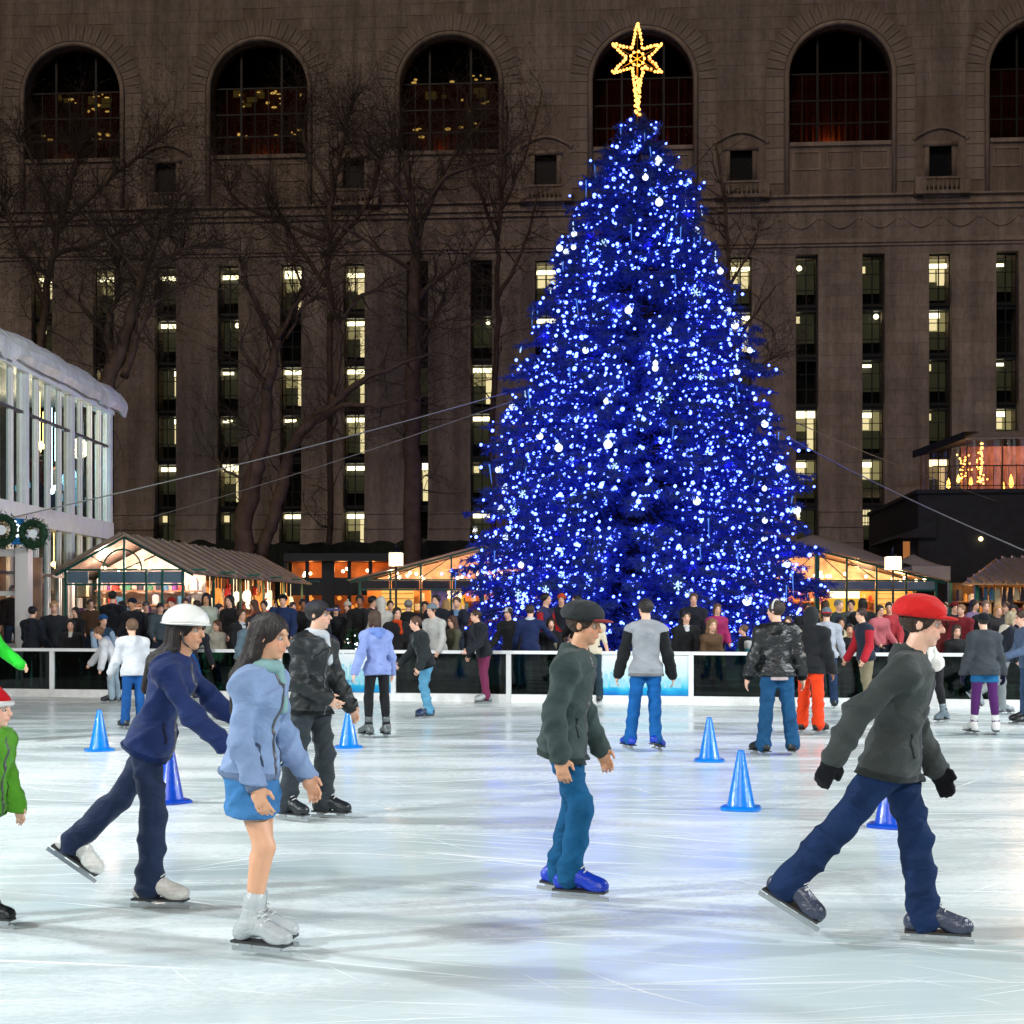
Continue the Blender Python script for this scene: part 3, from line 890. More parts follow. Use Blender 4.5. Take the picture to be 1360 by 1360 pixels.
for i in range(4):
    y0, y1 = ys[i], ys[i + 1]
    for (z0, z1, zt) in ((0.25, ZF - 0.35, 2.55), (ZF + 0.12, ZR, 6.25)):
        fr = MB()
        for k in range(1, 4):
            yy = y0 + (y1 - y0) * k / 4
            for s_ in (-0.075, 0.075): fr.box(-0.04, 0.05, yy + s_ - 0.032, yy + s_ + 0.032, z0, z1)
        for s_ in (y0 + 0.19, y1 - 0.19): fr.box(-0.04, 0.05, s_ - 0.032, s_ + 0.032, z0, z1)
        fo = fr.build('mullion', m_white, pav)
        t = MB(); t.box(-0.035, 0.055, y0 + 0.112, y1 - 0.112, zt - 0.035, zt + 0.035); t.build('transom', m_steel, pav)
        for k in range(4):
            ya = y0 + (y1 - y0) * k / 4 + 0.11; yb = y0 + (y1 - y0) * (k + 1) / 4 - 0.11
            g_ = MB(); g_.box(-0.008, 0.004, ya, yb, z0, z1); g_.build('pane', m_pgl, pav)
# short end wall turned away from the camera, floors, back wall
q = MB(); q.box(-7, -0.21, ys[0], ys[-1], ZF - 0.3, ZF); q.box(-7, -0.21, ys[0], ys[-1], 0.0, 0.04); q.build('floor_slab', m_floorp, pav)
q = MB(); q.box(-7.2, -7.0, ys[0], ys[-1] + 0.1, 0, ZR); q.box(-7, -0.12, ys[-1] - 0.02, ys[-1] + 0.1, 0.04, ZF - 0.31); q.build('inner_wall', m_inner, pav)
for k in range(9):
    q = MB(); q.box(-0.35 - 0.8 * k, -0.28 - 0.8 * k, ys[-1] - 0.02, ys[-1] + 0.06, ZF + 0.02, ZR - 0.01); q.build('end_mullion', m_white, pav)
    q = MB(); q.box(-1.07 - 0.8 * k, -0.36 - 0.8 * k, ys[-1] + 0.01, ys[-1] + 0.02, ZF + 0.02, ZR - 0.01); q.build('end_pane', m_pgl, pav)
q = MB(); q.box(-7.2, 0.1, ys[0], ys[-1] + 0.12, ZR + 0.22, ZR + 0.3); q.build('roof', m_floorp, pav)
# tarpaulin roll: noisy sausage along the roof edge
rr = random.Random(2)
def tarp(y0, y1, name):
    ny, nr = int((y1 - y0) / 0.16), 12
    vs_ = []; fs_ = []
    for i in range(ny + 1):
        y = y0 + (y1 - y0) * i / ny
        sag = 0.014 * math.sin(y * 1.7) + 0.008 * math.sin(y * 5.7 + 1)
        e = min(i, ny - i) / 6.0
        sq = min(1.0, 0.45 + 0.55 * e)
        fl = 0.03 * math.sin(y * 1.9) + (0.10 if e < 0.5 else 0.0)
        base_ = [(0.30, -0.12 - fl), (0.38, 0.05), (0.36, 0.22), (0.26, 0.40), (0.10, 0.56), (-0.12, 0.62), (-0.34, 0.58), (-0.50, 0.36), (-0.52, 0.10), (-0.40, -0.05), (-0.1, -0.02), (0.12, -0.06)]
        for k in range(nr):
            bx, bz = base_[k]
            x = bx * (0.75 + 0.25 * sq) + 0.010 * math.sin(3.1 * k + y * 3.3) + rr.gauss(0, 0.004); z = ZR + 0.24 + sag + bz * (0.7 + 0.3 * sq) + 0.010 * math.sin(2.3 * k - y * 3.1) + rr.gauss(0, 0.004)
            vs_.append((x, y, z))
    for i in range(ny):
        for k in range(nr):
            fs_.append((i * nr + k, i * nr + (k + 1) % nr, (i + 1) * nr + (k + 1) % nr, (i + 1) * nr + k))
    fs_.append(tuple(range(nr))); fs_.append(tuple(range((ny + 1) * nr - 1, ny * nr - 1, -1)))
    q = MB(); q.add(vs_, fs_); q.build(name, m_tarp, pav)
tarp(25.5, 31.2, 'tarpaulin'); tarp(31.3, 38.6, 'tarpaulin'); tarp(38.7, 40.7, 'tarpaulin')
e_warm = emit('warm_bulb', (1.0, 0.55, 0.18), 14.0, 'NONE')
e_cool = emit('cool_bulb', (0.85, 0.95, 1.0), 9.0, 'NONE')
e_blue = emit('cyan_bar_glow', (0.25, 0.65, 0.85), 0.8, 'NONE')
for (y, x, z, w_) in ((35.6, -0.5, 5.85, 1), (36.1, -0.7, 5.75, 1), (37.4, -0.9, 5.35, 1), (38.2, -1.2, 5.3, 1), (38.9, -0.8, 5.9, 0), (37.8, -0.8, 4.95, 0), (38.4, -1.1, 4.9, 0), (39.3, -1.3, 4.75, 0), (39.5, -0.9, 5.05, 0), (39.2, -1.6, 6.2, 1), (36.8, -1.0, 6.3, 0), (37.0, -0.6, 2.9, 1), (38.5, -1.0, 2.8, 1), (35.0, -0.6, 2.7, 1)):
    q = MB(); q.ball((x, y, z), 0.075, n=10, m=7); q.tube([(x, y, z + 0.07), (x, y, (ZR if z > 4 else ZF - 0.31))], 0.008, 4)
    q = q.build('pendant_bulb', e_warm if w_ else e_cool, pav, True)
q = MB()
for k in range(26):
    x = -2.6 + rr.random() * 2.1; z = 4.45 + rr.random() * 0.75
    q.box(x, x + rr.uniform(0.05, 0.16), 39.55, 39.62, z, z + rr.uniform(0.1, 0.3))
q.build('bottle_shelf', e_blue, pav)
point('pavilion_light', (-1.6, 37.2, 6.5), 260, (1.0, 0.72, 0.45), 0.3, pav)
point('pavilion_bar_light', (-1.2, 39.2, 5.4), 120, (0.45, 0.8, 1.0), 0.3, pav)
point('pavilion_light', (-2.0, 31.5, 6.2), 150, (1.0, 0.75, 0.5), 0.3, pav)
point('pavilion_lower_light', (-1.2, 36.5, 2.8), 90, (1.0, 0.6, 0.3), 0.3, pav)
# rental booth window under the pavilion and its post
booth = empty('ticket_booth', (-10.6, 30.6, 0), 0, 'small booth with a lit window and pinkish-white corner post under the pavilion', 'booth')
m_post = mat('pale_post', (0.72, 0.66, 0.62), 0.5)
q = MB(); q.box(0.02, 0.30, -0.15, 0.15, -0.06, 3.05); q.build('corner_post', m_post, booth)
q = MB(); q.box(-2.6, 0.0, -0.1, 0.05, 2.86, 3.02); q.box(-2.6, 0.0, -0.08, 0.05, 2.02, 2.12); q.box(-2.6, 0.0, -0.1, 0.05, 0.9, 1.0); q.build('window_frame', m_post, booth)
q = MB(); q.box(-2.6, 0.0, -0.01, 0.01, 2.12, 2.86); q.build('plastic_pane', glass('clear_plastic', (0.75, 0.70, 0.68), 0.2, 0.15), booth)
q = MB(); q.box(-2.6, 0.0, -0.06, 0.04, -0.06, 0.9); q.build('front_panel', mat('booth_panel', (0.03, 0.035, 0.03), 0.7), booth)
q = MB(); q.box(-2.6, 0.0, 1.6, 1.7, 0.0, 2.9); q.build('back_panel', mat('booth_back', (0.25, 0.16, 0.12), 0.8, var=0.3), booth)
point('booth_light', (-1.0, 0.9, 2.7), 45, (1.0, 0.5, 0.22), 0.12, booth)
# wreaths and sign on the beam
m_wreath = mat('wreath_green', (0.008, 0.045, 0.016), 0.8)
m_signw = emit('lit_sign_face', (0.85, 0.95, 1.0), 0.5, 'NONE')
m_signb = emit('lit_sign_blue', S((0, 85, 140)), 0.35, 'NONE', S((0, 85, 140)))
def wreath(loc, r_, lab, lit):
    w_ = empty('wreath', loc, 0, lab, 'wreath')
    rr = random.Random(int(loc[0] * 100))
    q = MB()
    for k in range(420):
        a_ = rr.random() * 2 * math.pi; b_ = rr.random() * 2 * math.pi
        r2 = 0.115 * (0.6 + 0.5 * rr.random())
        c_ = Vector(((r_ + r2 * math.cos(b_)) * math.cos(a_), r2 * math.sin(b_), (r_ + r2 * math.cos(b_)) * math.sin(a_)))
        d_ = Vector((rr.gauss(0, 1), rr.gauss(0, 1), rr.gauss(0, 1))).normalized() * 0.09
        s_ = d_.cross(Vector((rr.gauss(0, 1), rr.gauss(0, 1), rr.gauss(0, 1)))).normalized() * 0.016
        q.add([c_ - s_, c_ + s_, c_ + d_], [(0, 1, 2)])
    q.torus((0, 0, 0), r_, 0.075, 24, 8, 'y')
    q.build('fir_sprigs', m_wreath, w_)
    q = MB(); q.lathe([(0.001, 0.0), (r_ * 0.38, 0.0), (r_ * 0.38, 0.03), (0.001, 0.03)], 18)
    o = q.build('lit_centre', m_signw, w_); o.rotation_euler = (R(90), 0, 0)
    return w_
# they hang in front of the booth fascia
wreath((gx(44, 30.3), 30.3, gz(709, 30.3)), 0.235, 'dark green wreath with a glowing white centre above the booth post', True)
wreath((gx(2, 30.3), 30.3, gz(704, 30.3)), 0.27, 'green wreath with a lit square at the left edge of the picture', True)
sg = empty('lit_sign', (gx(24, 30.35), 30.35, gz(705, 30.35)), 0, 'small blue lit sign with white figure between the two wreaths', 'sign')
q = MB(); q.box(-0.13, 0.13, -0.03, 0.03, -0.29, 0.26); q.build('sign_panel', m_signb, sg)
q = MB(); q.torus((0, -0.036, 0.07), 0.045, 0.03, 16, 6, 'y'); q.torus((0, -0.036, -0.055), 0.055, 0.035, 16, 6, 'y'); q.ball((-0.05, -0.036, 0.19), 0.03, n=8, m=6)
q.build('sign_figure', emit('lit_sign_white', (0.9, 0.97, 1.0), 2.5, 'NONE'), sg)

# ------------------------------------------------------------------ market stalls
m_green = mat('green_steel', S((22, 92, 82)), 0.4, metal=0.2, var=0.15)
m_fasc = mat('blue_grey_fascia', S((96, 122, 140)), 0.5, var=0.12)
m_fascd = mat('dark_fascia', S((16, 30, 38)), 0.5, var=0.12)
m_clear = glass('clear_stall_plastic', (0.93, 0.88, 0.86), 0.10, 0.12)
m_roofg = mat('ribbed_stall_roof', (0.26, 0.20, 0.16), 0.38, var=0.25, vscale=2, stretch=(1, 6, 1))
m_wood = mat('stall_wood', (0.32, 0.16, 0.07), 0.6, var=0.3, vscale=4)
m_orange = mat('orange_backing', (0.72, 0.32, 0.11), 0.8, var=0.55, vscale=1.6, bump=0.4, bscale=5)
m_cream = mat('cream_lining', (0.74, 0.58, 0.48), 0.8, var=0.35, vscale=3)
goods_cols = [(0.5, 0.05, 0.04), (0.06, 0.18, 0.30), (0.65, 0.55, 0.35), (0.18, 0.05, 0.25), (0.05, 0.22, 0.12), (0.7, 0.35, 0.08), (0.6, 0.6, 0.58), (0.03, 0.03, 0.05)]
m_goods = [mat('goods_%d' % i, c, 0.5, var=0.2, vscale=8) for i, c in enumerate(goods_cols)]
e_stall = emit('stall_lamp', (1.0, 0.70, 0.38), 16.0, 'NONE')

def shelf_goods(parent, x0, x1, y, zs, seed, dens=0.16):
    """shelves with rows of small wares; the wares are one mass"""
    rr = random.Random(seed)
    q = MB()
    for z in zs: q.box(x0, x1, y - 0.02, y + 0.32, z - 0.03, z)
    q.build('shelf', m_wood, parent)
    q = MB()
    for z in zs:
        x = x0 + 0.05
        while x < x1 - 0.1:
            w_ = rr.uniform(0.06, 0.22); h_ = rr.uniform(0.08, 0.34)
            if rr.random() < 0.85:
                if rr.random() < 0.5: q.box(x, x + w_, y + 0.03, y + 0.22, z + 0.002, z + h_, rr.randrange(8))
                else: q.lathe([(0.001, 0.002), (w_ * 0.5, 0.002), (w_ * 0.5, h_ * 0.7), (w_ * 0.2, h_), (0.001, h_)], 8, (x + w_ / 2, y + 0.12, z), rr.randrange(8))
            x += w_ + rr.uniform(0.0, dens)
    o = q.build('wares', m_goods, parent); o['kind'] = 'stuff'

# ---- long gabled stall row at the left
A0 = Vector((gx(165, 35.0), 35.0, GZ)); A1 = Vector((gx(345, 49.0) , 49.0, GZ))
ax = (A1 - A0); Ls = ax.length; rz = math.atan2(ax.y, ax.x) - math.pi / 2
st = empty('market_stall', A0, rz, 'long gabled greenhouse stall, lit gable facing the rink, below the glass pavilion', 'stall')
HW, EV, RG = 1.46, 2.50, 3.30          # half width, eave, ridge above GZ
fr = MB()
def gable(fr, y, t=0.06):
    fr.bar((-HW, y, 0), (-HW, y, EV), t); fr.bar((HW, y, 0), (HW, y, EV), t)
    fr.bar((-HW - 0.25, y, EV - 0.13), (0, y, RG), t); fr.bar((HW + 0.25, y, EV - 0.13), (0, y, RG), t)
    fr.bar((-HW - 0.6, y, EV), (HW + 0.6, y, EV), t * 0.8)
gable(fr, 0.0)
for x in (-0.62, 0.0, 0.55, 0.95): fr.bar((x, 0, 0), (x, 0, EV), 0.05)
fr.bar((0, 0, EV), (0, 0, RG), 0.05); fr.bar((-HW, 0, EV - 0.36), (HW, 0, EV - 0.36), 0.05)
fr.torus((-0.05, 0, EV + 0.02), 0.48, 0.022, 14, 5, 'y', arc=(0, math.pi))
fr.bar((0, 0, EV + 0.02), (0.85, 0, EV + 0.38), 0.03); fr.bar((-0.35, 0, EV + 0.08), (-0.85, 0, EV + 0.34), 0.03)
fr.build('gable_frame', m_green, st)
for k in range(1, 6):
    y = Ls * k / 5
    fr = MB(); gable(fr, y); fr.build('side_frame', m_green, st)
for (xa, xb) in ((-HW + 0.04, -0.90), (-0.59, -0.03), (0.03, 0.52), (0.58, 0.92), (0.98, HW - 0.04)):
    q = MB(); q.box(xa, xb, -0.015, 0.015, EV - 0.325, EV - 0.035); q.build('fascia_panel', m_fasc, st)
# gable glazing: two triangular panes
q = MB(); q.prism([(-HW + 0.02, EV + 0.04), (-0.04, EV + 0.04), (-0.04, RG - 0.06)], -0.006, 0.006); q.build('gable_pane', m_clear, st)
q = MB(); q.prism([(0.04, EV + 0.04), (HW - 0.02, EV + 0.04), (0.04, RG - 0.06)], -0.006, 0.006); q.build('gable_pane', m_clear, st)
for (xa, xb) in ((-HW + 0.04, -0.65), (-0.59, -0.03), (0.03, 0.52), (0.58, 0.92), (0.98, HW - 0.04)):
    q = MB(); q.box(xa, xb, -0.006, 0.006, 0.9, EV - 0.39); q.build('pane', m_clear, st)
q = MB(); q.box(-HW + 0.04, HW - 0.04, -0.03, 0.03, 0.02, 0.88); q.build('front_panel', m_fascd, st)
# roof: two ribbed slopes built as separate sheets
for sgn in (-1, 1):
    for k in range(14):
        y0 = -0.15 + (Ls + 0.3) * k / 14; y1 = -0.15 + (Ls + 0.3) * (k + 1) / 14 - 0.03
        a_ = Vector((0, 0, RG + 0.05)); b_ = Vector((sgn * (HW + 0.32), 0, EV - 0.12))
        n_ = Vector((sgn * (RG - EV + 0.17), 0, HW + 0.32)).normalized() * 0.035
        q = MB()
        v_ = [a_ + Vector((0, y0, 0)), b_ + Vector((0, y0, 0)), b_ + Vector((0, y1, 0)), a_ + Vector((0, y1, 0))]
        q.add(v_ + [p_ + n_ for p_ in v_], [(0, 1, 2, 3), (7, 6, 5, 4), (0, 4, 5, 1), (1, 5, 6, 2), (2, 6, 7, 3), (3, 7, 4, 0)])
        q.bar(v_[0] + n_ * 1.5, v_[1] + n_ * 1.5, 0.05, 0.05)
        q.build('roof_sheet', m_roofg, st)
q = MB(); q.box(-HW + 0.05, HW - 0.05, 2.2, 2.25, 0.02, EV); q.build('partition', m_cream, st)
q = MB(); q.prism([(-HW + 0.05, EV + 0.003), (HW - 0.05, EV + 0.003), (0, RG - 0.06)], 2.2, 2.25); q.build('partition_gable', m_cream, st)
shelf_goods(st, -HW + 0.1, HW - 0.1, 1.75, (0.9, 1.28, 1.66, 2.02), 11)
shelf_goods(st, -HW + 0.1, -0.7, 0.35, (1.05, 1.45, 1.85), 12)
q = MB()
rr = random.Random(8)
for k in range(11):
    q.ball((rr.uniform(-1.1, 1.2), rr.uniform(0.2, 1.8), EV + rr.uniform(-0.05, 0.3)), 0.045, n=8, m=6)
o = q.build('string_bulbs', e_stall, st, True); o['kind'] = 'stuff'
point('stall_light', (-0.7, 1.0, EV + 0.15), 150, (1.0, 0.76, 0.64), 0.1, st)
point('stall_light', (0.7, 1.0, EV + 0.15), 180, (1.0, 0.78, 0.66), 0.1, st)
# the long side facing the square: counters, hanging lamps and wares
q = MB(); q.box(0.5, 0.55, 2.3, Ls - 0.1, 0.02, EV - 0.05); q.build('back_wall', mat('stall_back', (0.10, 0.045, 0.02), 0.8, var=0.4), st)
q = MB(); q.box(HW - 0.35, HW - 0.05, 2.4, Ls - 0.2, 0.02, 0.95); q.build('counter', m_wood, st)
lamp_cols = [((1.0, 0.75, 0.40), 5), ((1.0, 0.32, 0.05), 3.5), ((1.0, 0.85, 0.6), 6), ((1.0, 0.55, 0.12), 5), ((1.0, 0.6, 0.02), 4), ((0.8, 0.03, 0.02), 2.0), ((1.0, 0.8, 0.5), 6), ((1.0, 0.30, 0.04), 3.5)]
e_l = [emit('stall_lamp_%d' % i, c, s_ * 0.34, 'NONE') for i, (c, s_) in enumerate(lamp_cols)]
for k in range(22):
    y = 2.6 + (Ls - 3.2) * (k + rr.uniform(0.2, 0.8)) / 22
    z = rr.uniform(1.65, 2.0); x = HW - rr.uniform(0.1, 0.5); i = rr.randrange(8)
    q = MB()
    if rr.random() < 0.6: q.lathe([(0.01, -0.16), (0.07, -0.12), (0.10, 0.0), (0.07, 0.12), (0.02, 0.16)], 10, (x, y, z)); 
    else: q.lathe([(0.05, -0.35), (0.06, -0.3), (0.06, 0.15), (0.02, 0.2)], 8, (x, y, z))
    q.tube([(x, y, z + 0.15), (x, y, EV - 0.1)], 0.008, 4)
    q.build('hanging_lamp', e_l[i], st, True)
for y in (4.5, 7.5, 10.5, 13.0):
    point('stall_light', (HW - 0.15, y, 2.1), 20, (1.0, 0.50, 0.18), 0.1, st)
q = MB()
for k in range(80):
    y = rr.uniform(2.5, Ls - 0.3); z = rr.uniform(1.0, 2.3); h_ = rr.uniform(0.12, 0.4)
    q.box(0.56, 0.66, y, y + rr.uniform(0.1, 0.25), z, z + h_, rr.randrange(8))
o = q.build('wares', m_goods, st); o['kind'] = 'stuff'

# ---- two broad kiosks behind the tree
def kiosk(px_peak, px_eave, py_peak, py_eave, d, lab, fasc, side, seed, warm, back):
    w_ = abs(gx(px_eave, d) - gx(px_peak, d)); ev = gz(py_eave, d) - GZ; rg = gz(py_peak, d) - GZ
    k_ = empty('market_kiosk', (gx(px_peak, d), d, GZ), 0, lab, 'kiosk')
    fr = MB()
    for s_ in (-1, 1):
        fr.bar((s_ * w_, 0, 0), (s_ * w_, 0, ev), 0.09); fr.bar((s_ * (w_ + 0.35), 0, ev - 0.09), (0, 0, rg), 0.08)
        for t in (0.25, 0.5, 0.75):
            x = s_ * w_ * t; fr.bar((x, 0, 0), (x, 0, ev + (rg - ev) * (1 - t)), 0.07)
        for t in (0.0, 0.25, 0.5): fr.bar((s_ * w_ * t, 0, ev + (rg - ev) * (1 - t) - 0.05), (s_ * w_ * (t + 0.25), 0, ev + 0.05), 0.035)
    fr.bar((0, 0, 0), (0, 0, rg), 0.16)
    fr.bar((-w_ - 0.5, 0, ev), (w_ + 0.5, 0, ev), 0.06); fr.bar((-w_, 0, ev - 0.36), (w_, 0, ev - 0.36), 0.06)
    fr.build('frame', m_green, k_)
    n = 8
    for i in range(n):
        xa = -w_ + 2 * w_ * i / n + 0.05; xb = -w_ + 2 * w_ * (i + 1) / n - 0.05
        q = MB(); q.box(xa, xb, -0.02, 0.02, ev - 0.325, ev - 0.035); q.build('fascia_panel', fasc, k_)
        za = ev + (rg - ev) * (1 - abs(xa) / w_) - 0.06; zb = ev + (rg - ev) * (1 - abs(xb) / w_) - 0.06
        q = MB(); q.prism([(xa, ev + 0.04), (xb, ev + 0.04), (xb, max(zb, ev + 0.05)), (xa, max(za, ev + 0.05))], -0.006, 0.006); q.build('gable_pane', m_clear, k_)
    for s_ in (-1, 1):
        q = MB()
        a_ = Vector((0, -0.25, rg + 0.05)); b_ = Vector((s_ * (w_ + 0.4), -0.25, ev - 0.05))
        v_ = [a_, b_, b_ + Vector((0, 5.5, 0)), a_ + Vector((0, 5.5, 0))]
        u_ = Vector((0, 0, 0.05))
        q.add(v_ + [p_ + u_ for p_ in v_], [(0, 1, 2, 3), (7, 6, 5, 4), (0, 4, 5, 1), (1, 5, 6, 2), (2, 6, 7, 3), (3, 7, 4, 0)])
        q.build('roof_slope', m_roofg, k_)
    q = MB(); q.box(-w_, w_, 2.6, 2.7, 0.0, ev); q.build('back_wall', back, k_)
    q = MB(); q.prism([(-w_, ev + 0.003), (w_, ev + 0.003), (0, rg)], 2.6, 2.7); q.build('back_gable', m_cream, k_)
    q = MB(); q.box(-w_ + 0.1, w_ - 0.1, 0.5, 0.9, 0.0, 1.05); q.build('counter', m_wood, k_)
    shelf_goods(k_, -w_ + 0.2, w_ - 0.2, 2.2, (1.15, 1.5, 1.85), seed, 0.3)
    rr = random.Random(seed)
    sgn = MB(); sgn.box(side * w_ * 0.30 - 0.55, side * w_ * 0.30 + 0.55, 1.2, 1.25, 1.95, 2.22); sgn.build('lit_sign', emit('kiosk_sign', (1.0, 0.78, 0.45), 2.2, 'NONE'), k_)
    sgn = MB(); sgn.box(side * w_ * 0.30 - 0.62, side * w_ * 0.30 + 0.62, 1.26, 1.3, 1.1, 2.3); sgn.build('menu_board', emit('kiosk_yellow_board', (1.0, 0.55, 0.03), 0.8, 'NONE'), k_)
    pb = MB(); pb.box(side * w_ * 0.72 - 0.6, side * w_ * 0.72 + 0.6, 1.6, 1.65, 1.2, 2.35); pb.build('lit_panel', emit('kiosk_lit_panel', (1.0, 0.62, 0.14), 0.9, 'NONE'), k_)
    pb = MB()
    for i in range(5): pb.box(side * w_ * 0.72 - 0.58, side * w_ * 0.72 + 0.58, 1.55, 1.58, 1.32 + 0.2 * i, 1.36 + 0.2 * i)
    pb.build('panel_slat', m_wood, k_)
    q = MB()
    for i in range(20): q.ball((rr.uniform(-0.95, 0.95) * w_, rr.uniform(0.3, 2.2), ev + rr.uniform(0.0, 0.3)), 0.06, n=8, m=6)
    o = q.build('string_bulbs', e_stall, k_, True); o['kind'] = 'stuff'
    for t in (-0.75, -0.35, 0.35, 0.75): point('kiosk_light', (t * w_, 1.1, ev + 0.1), warm, (1.0, 0.52, 0.20), 0.1, k_)
    return k_
k1 = kiosk(640, 478, 727, 770, 52.0, 'wide amber-lit kiosk with dark fascia just left of the Christmas tree', m_fascd, -1, 21, 135, m_orange)
k2 = kiosk(1085, 1243, 731, 771, 52.0, 'wide orange-lit kiosk with pale blue fascia just right of the Christmas tree', m_fasc, 1, 22, 210, m_orange)
# poster on the left kiosk
q = MB(); q.box(-1.56 - 0.30, -1.56 + 0.30, 0.25, 0.27, 1.2, 2.3)
q.build('poster', mat('lilac_poster', S((170, 150, 190)), 0.5, var=0.5, vscale=6), k1)
# ---- smaller dark stall with orange glazing farther left of that kiosk
d = 57.0
s3 = empty('market_stall', (gx(440, d), d, GZ), 0, 'low dark stall with orange glowing clerestory between the long stall and the amber kiosk', 'stall')
x1_ = gx(520, d) - gx(440, d); x0_ = gx(380, d) - gx(440, d)
q = MB(); q.box(x0_, x1_, 1.5, 1.6, 0, 3.45); q.build('back_wall', m_orange, s3)
q = MB(); q.box(x0_, x1_, -0.6, 3, 3.45, 3.75); q.build('roof', m_fascd, s3)
q = MB(); q.box(x0_, x1_, -0.05, 0.05, 2.1, 2.80); q.build('fascia', m_fascd, s3)
for i in range(6):
    xx = x0_ + (x1_ - x0_) * i / 5
    q = MB(); q.box(xx - (0.25 if i == 2 else 0.07), xx + (0.25 if i == 2 else 0.07), -0.07, 0.07, 0, 3.45); q.build('post', m_fascd, s3)
q = MB()
for i in range(16): q.ball((rr.uniform(x0_ + 0.2, x1_ - 0.2), rr.uniform(0.2, 1.0), rr.uniform(1.5, 2.2)), 0.09, n=8, m=6)
o = q.build('string_bulbs', e_l[1], s3, True); o['kind'] = 'stuff'
q = MB()
for i in range(7): q.ball((rr.uniform(x0_ + 0.2, x1_ - 0.2), rr.uniform(0.2, 1.0), rr.uniform(2.9, 3.2)), 0.06, n=8, m=6)
o = q.build('string_bulbs', e_stall, s3, True); o['kind'] = 'stuff'
for t in (0.2, 0.5, 0.8): point('stall_light', (x0_ + (x1_ - x0_) * t, 0.8, 3.2), 14, (1.0, 0.28, 0.06), 0.1, s3)
# ---- stall with sloping orange-lit roof at the right edge
d = 36.0
s4 = empty('market_stall', (gx(1392, d), d, GZ), 0, 'market stall with orange-lit sloping roof at the right edge of the picture', 'stall')
w4 = gx(1392, d) - gx(1283, d)
ev4, rg4 = gz(777, d) - GZ, gz(742, d + 2.6) - GZ
nrib = 16
dep = 2.6
for k in range(nrib):
    xa = -w4 - 0.15 + (2 * w4 + 0.3) * k / nrib; xb = -w4 - 0.15 + (2 * w4 + 0.3) * (k + 1) / nrib - 0.025
    def top_at(x):
        t = min(1.0, (x + w4 + 0.15) / (w4 * 0.95)); return (-0.15 + (dep + 0.15) * t, ev4 + (rg4 - ev4) * t)
    (yA, zA), (yB, zB) = top_at(xa), top_at(xb)
    q = MB(); v_ = [Vector((xa, -0.15, ev4)), Vector((xb, -0.15, ev4)), Vector((xb, yB, zB)), Vector((xa, yA, zA))]; u_ = Vector((0, 0, 0.03))
    q.add(v_ + [p_ + u_ for p_ in v_], [(0, 1, 2, 3), (7, 6, 5, 4), (0, 4, 5, 1), (1, 5, 6, 2), (2, 6, 7, 3), (3, 7, 4, 0)])
    q.bar(v_[0] + u_ * 2, v_[3] + u_ * 2, 0.05, 0.06)
    q.build('roof_sheet', m_roofg, s4)
q = MB(); v_ = [Vector((-w4 - 0.15, -0.15, ev4)), Vector((-w4 * 0.2, dep, rg4)), Vector((-w4 * 0.2, 1.5 * dep, ev4))]
q.add(v_ + [p_ + Vector((0, 0, 0.03)) for p_ in v_], [(0, 1, 2), (5, 4, 3), (0, 3, 4, 1), (1, 4, 5, 2)]); q.build('roof_hip', m_roofg, s4)
for sgn in (-1, 1):
    for y in (0.1, 2.3):
        q = MB(); q.box(sgn * (w4 - 0.3) - 0.05, sgn * (w4 - 0.3) + 0.05, y - 0.05, y + 0.05, 0, ev4 + 0.1); q.build('post', m_green, s4)
q = MB(); q.box(-w4 + 0.4, w4 - 0.4, 2.4, 2.45, 0, ev4 + 0.1); q.build('back_wall', mat('dim_brown_back', (0.16, 0.08, 0.03), 0.8, var=0.5, vscale=5, stretch=(5, 1, 0.6)), s4)
q = MB(); q.box(-w4 + 0.4, w4 - 0.4, 0.5, 0.9, 0, 1.0); q.build('counter', m_wood, s4)
shelf_goods(s4, -w4 + 0.4, w4 - 0.4, 2.0, (1.05, 1.4, 1.75), 31, 0.05)
q = MB()
for k in range(22):
    x = -w4 + 0.45 + k * (2 * w4 - 0.9) / 21
    h_ = rr.uniform(0.3, 0.75); w_ = rr.uniform(0.05, 0.10)
    q.prism([(x - w_, ev4 - 0.05 - h_), (x + w_, ev4 - 0.05 - h_), (x + w_ * 0.5, ev4 - 0.05), (x - w_ * 0.5, ev4 - 0.05)], 0.3, 0.36, rr.choice([7, 7, 1, 0, 7, 2, 3]))
o = q.build('hanging_scarves', m_goods, s4); o['kind'] = 'stuff'
for (x, y, z, p_) in ((-1.2, 1.4, 2.1, 22), (0.6, 1.4, 2.1, 40)): point('stall_light', (x, y, z), p_, (1.0, 0.55, 0.2), 0.1, s4)
# a lamp standard lights this roof from the lane
q = MB()
# ---- box lanterns on posts
m_lant = emit('lantern_paper', (1.0, 0.80, 0.50), 4.5, 'NONE')
def lantern(px, py, d, lab, base=GZ, pw=420):
    p_ = at(px, py, d)
    l_ = empty('post_lantern', (p_.x, d, base), 0, lab, 'lantern', 'box lanterns over the market')
    h = p_.z - base
    q = MB(); q.tube([(0, 0, 0), (0, 0, h - 0.24)], 0.04, 8); q.box(-0.26, 0.26, -0.26, 0.26, h - 0.25, h - 0.225); q.build('post', m_fascd, l_)
    q = MB(); q.box(-0.225, 0.225, -0.225, 0.225, h - 0.22, h + 0.22); q.build('lamp_shade', m_lant, l_)
    q = MB(); q.lathe([(0.34, h + 0.222), (0.34, h + 0.24), (0.05, h + 0.34), (0.03, h + 0.55), (0.001, h + 0.56)], 4); q.build('cap', m_fascd, l_)
    point('lantern_light', (0, -0.35, h), pw, (1.0, 0.62, 0.28), 0.2, l_)
    return l_
lantern(526, 743, 50.0, 'glowing box lantern above the amber kiosk, left of the tree')
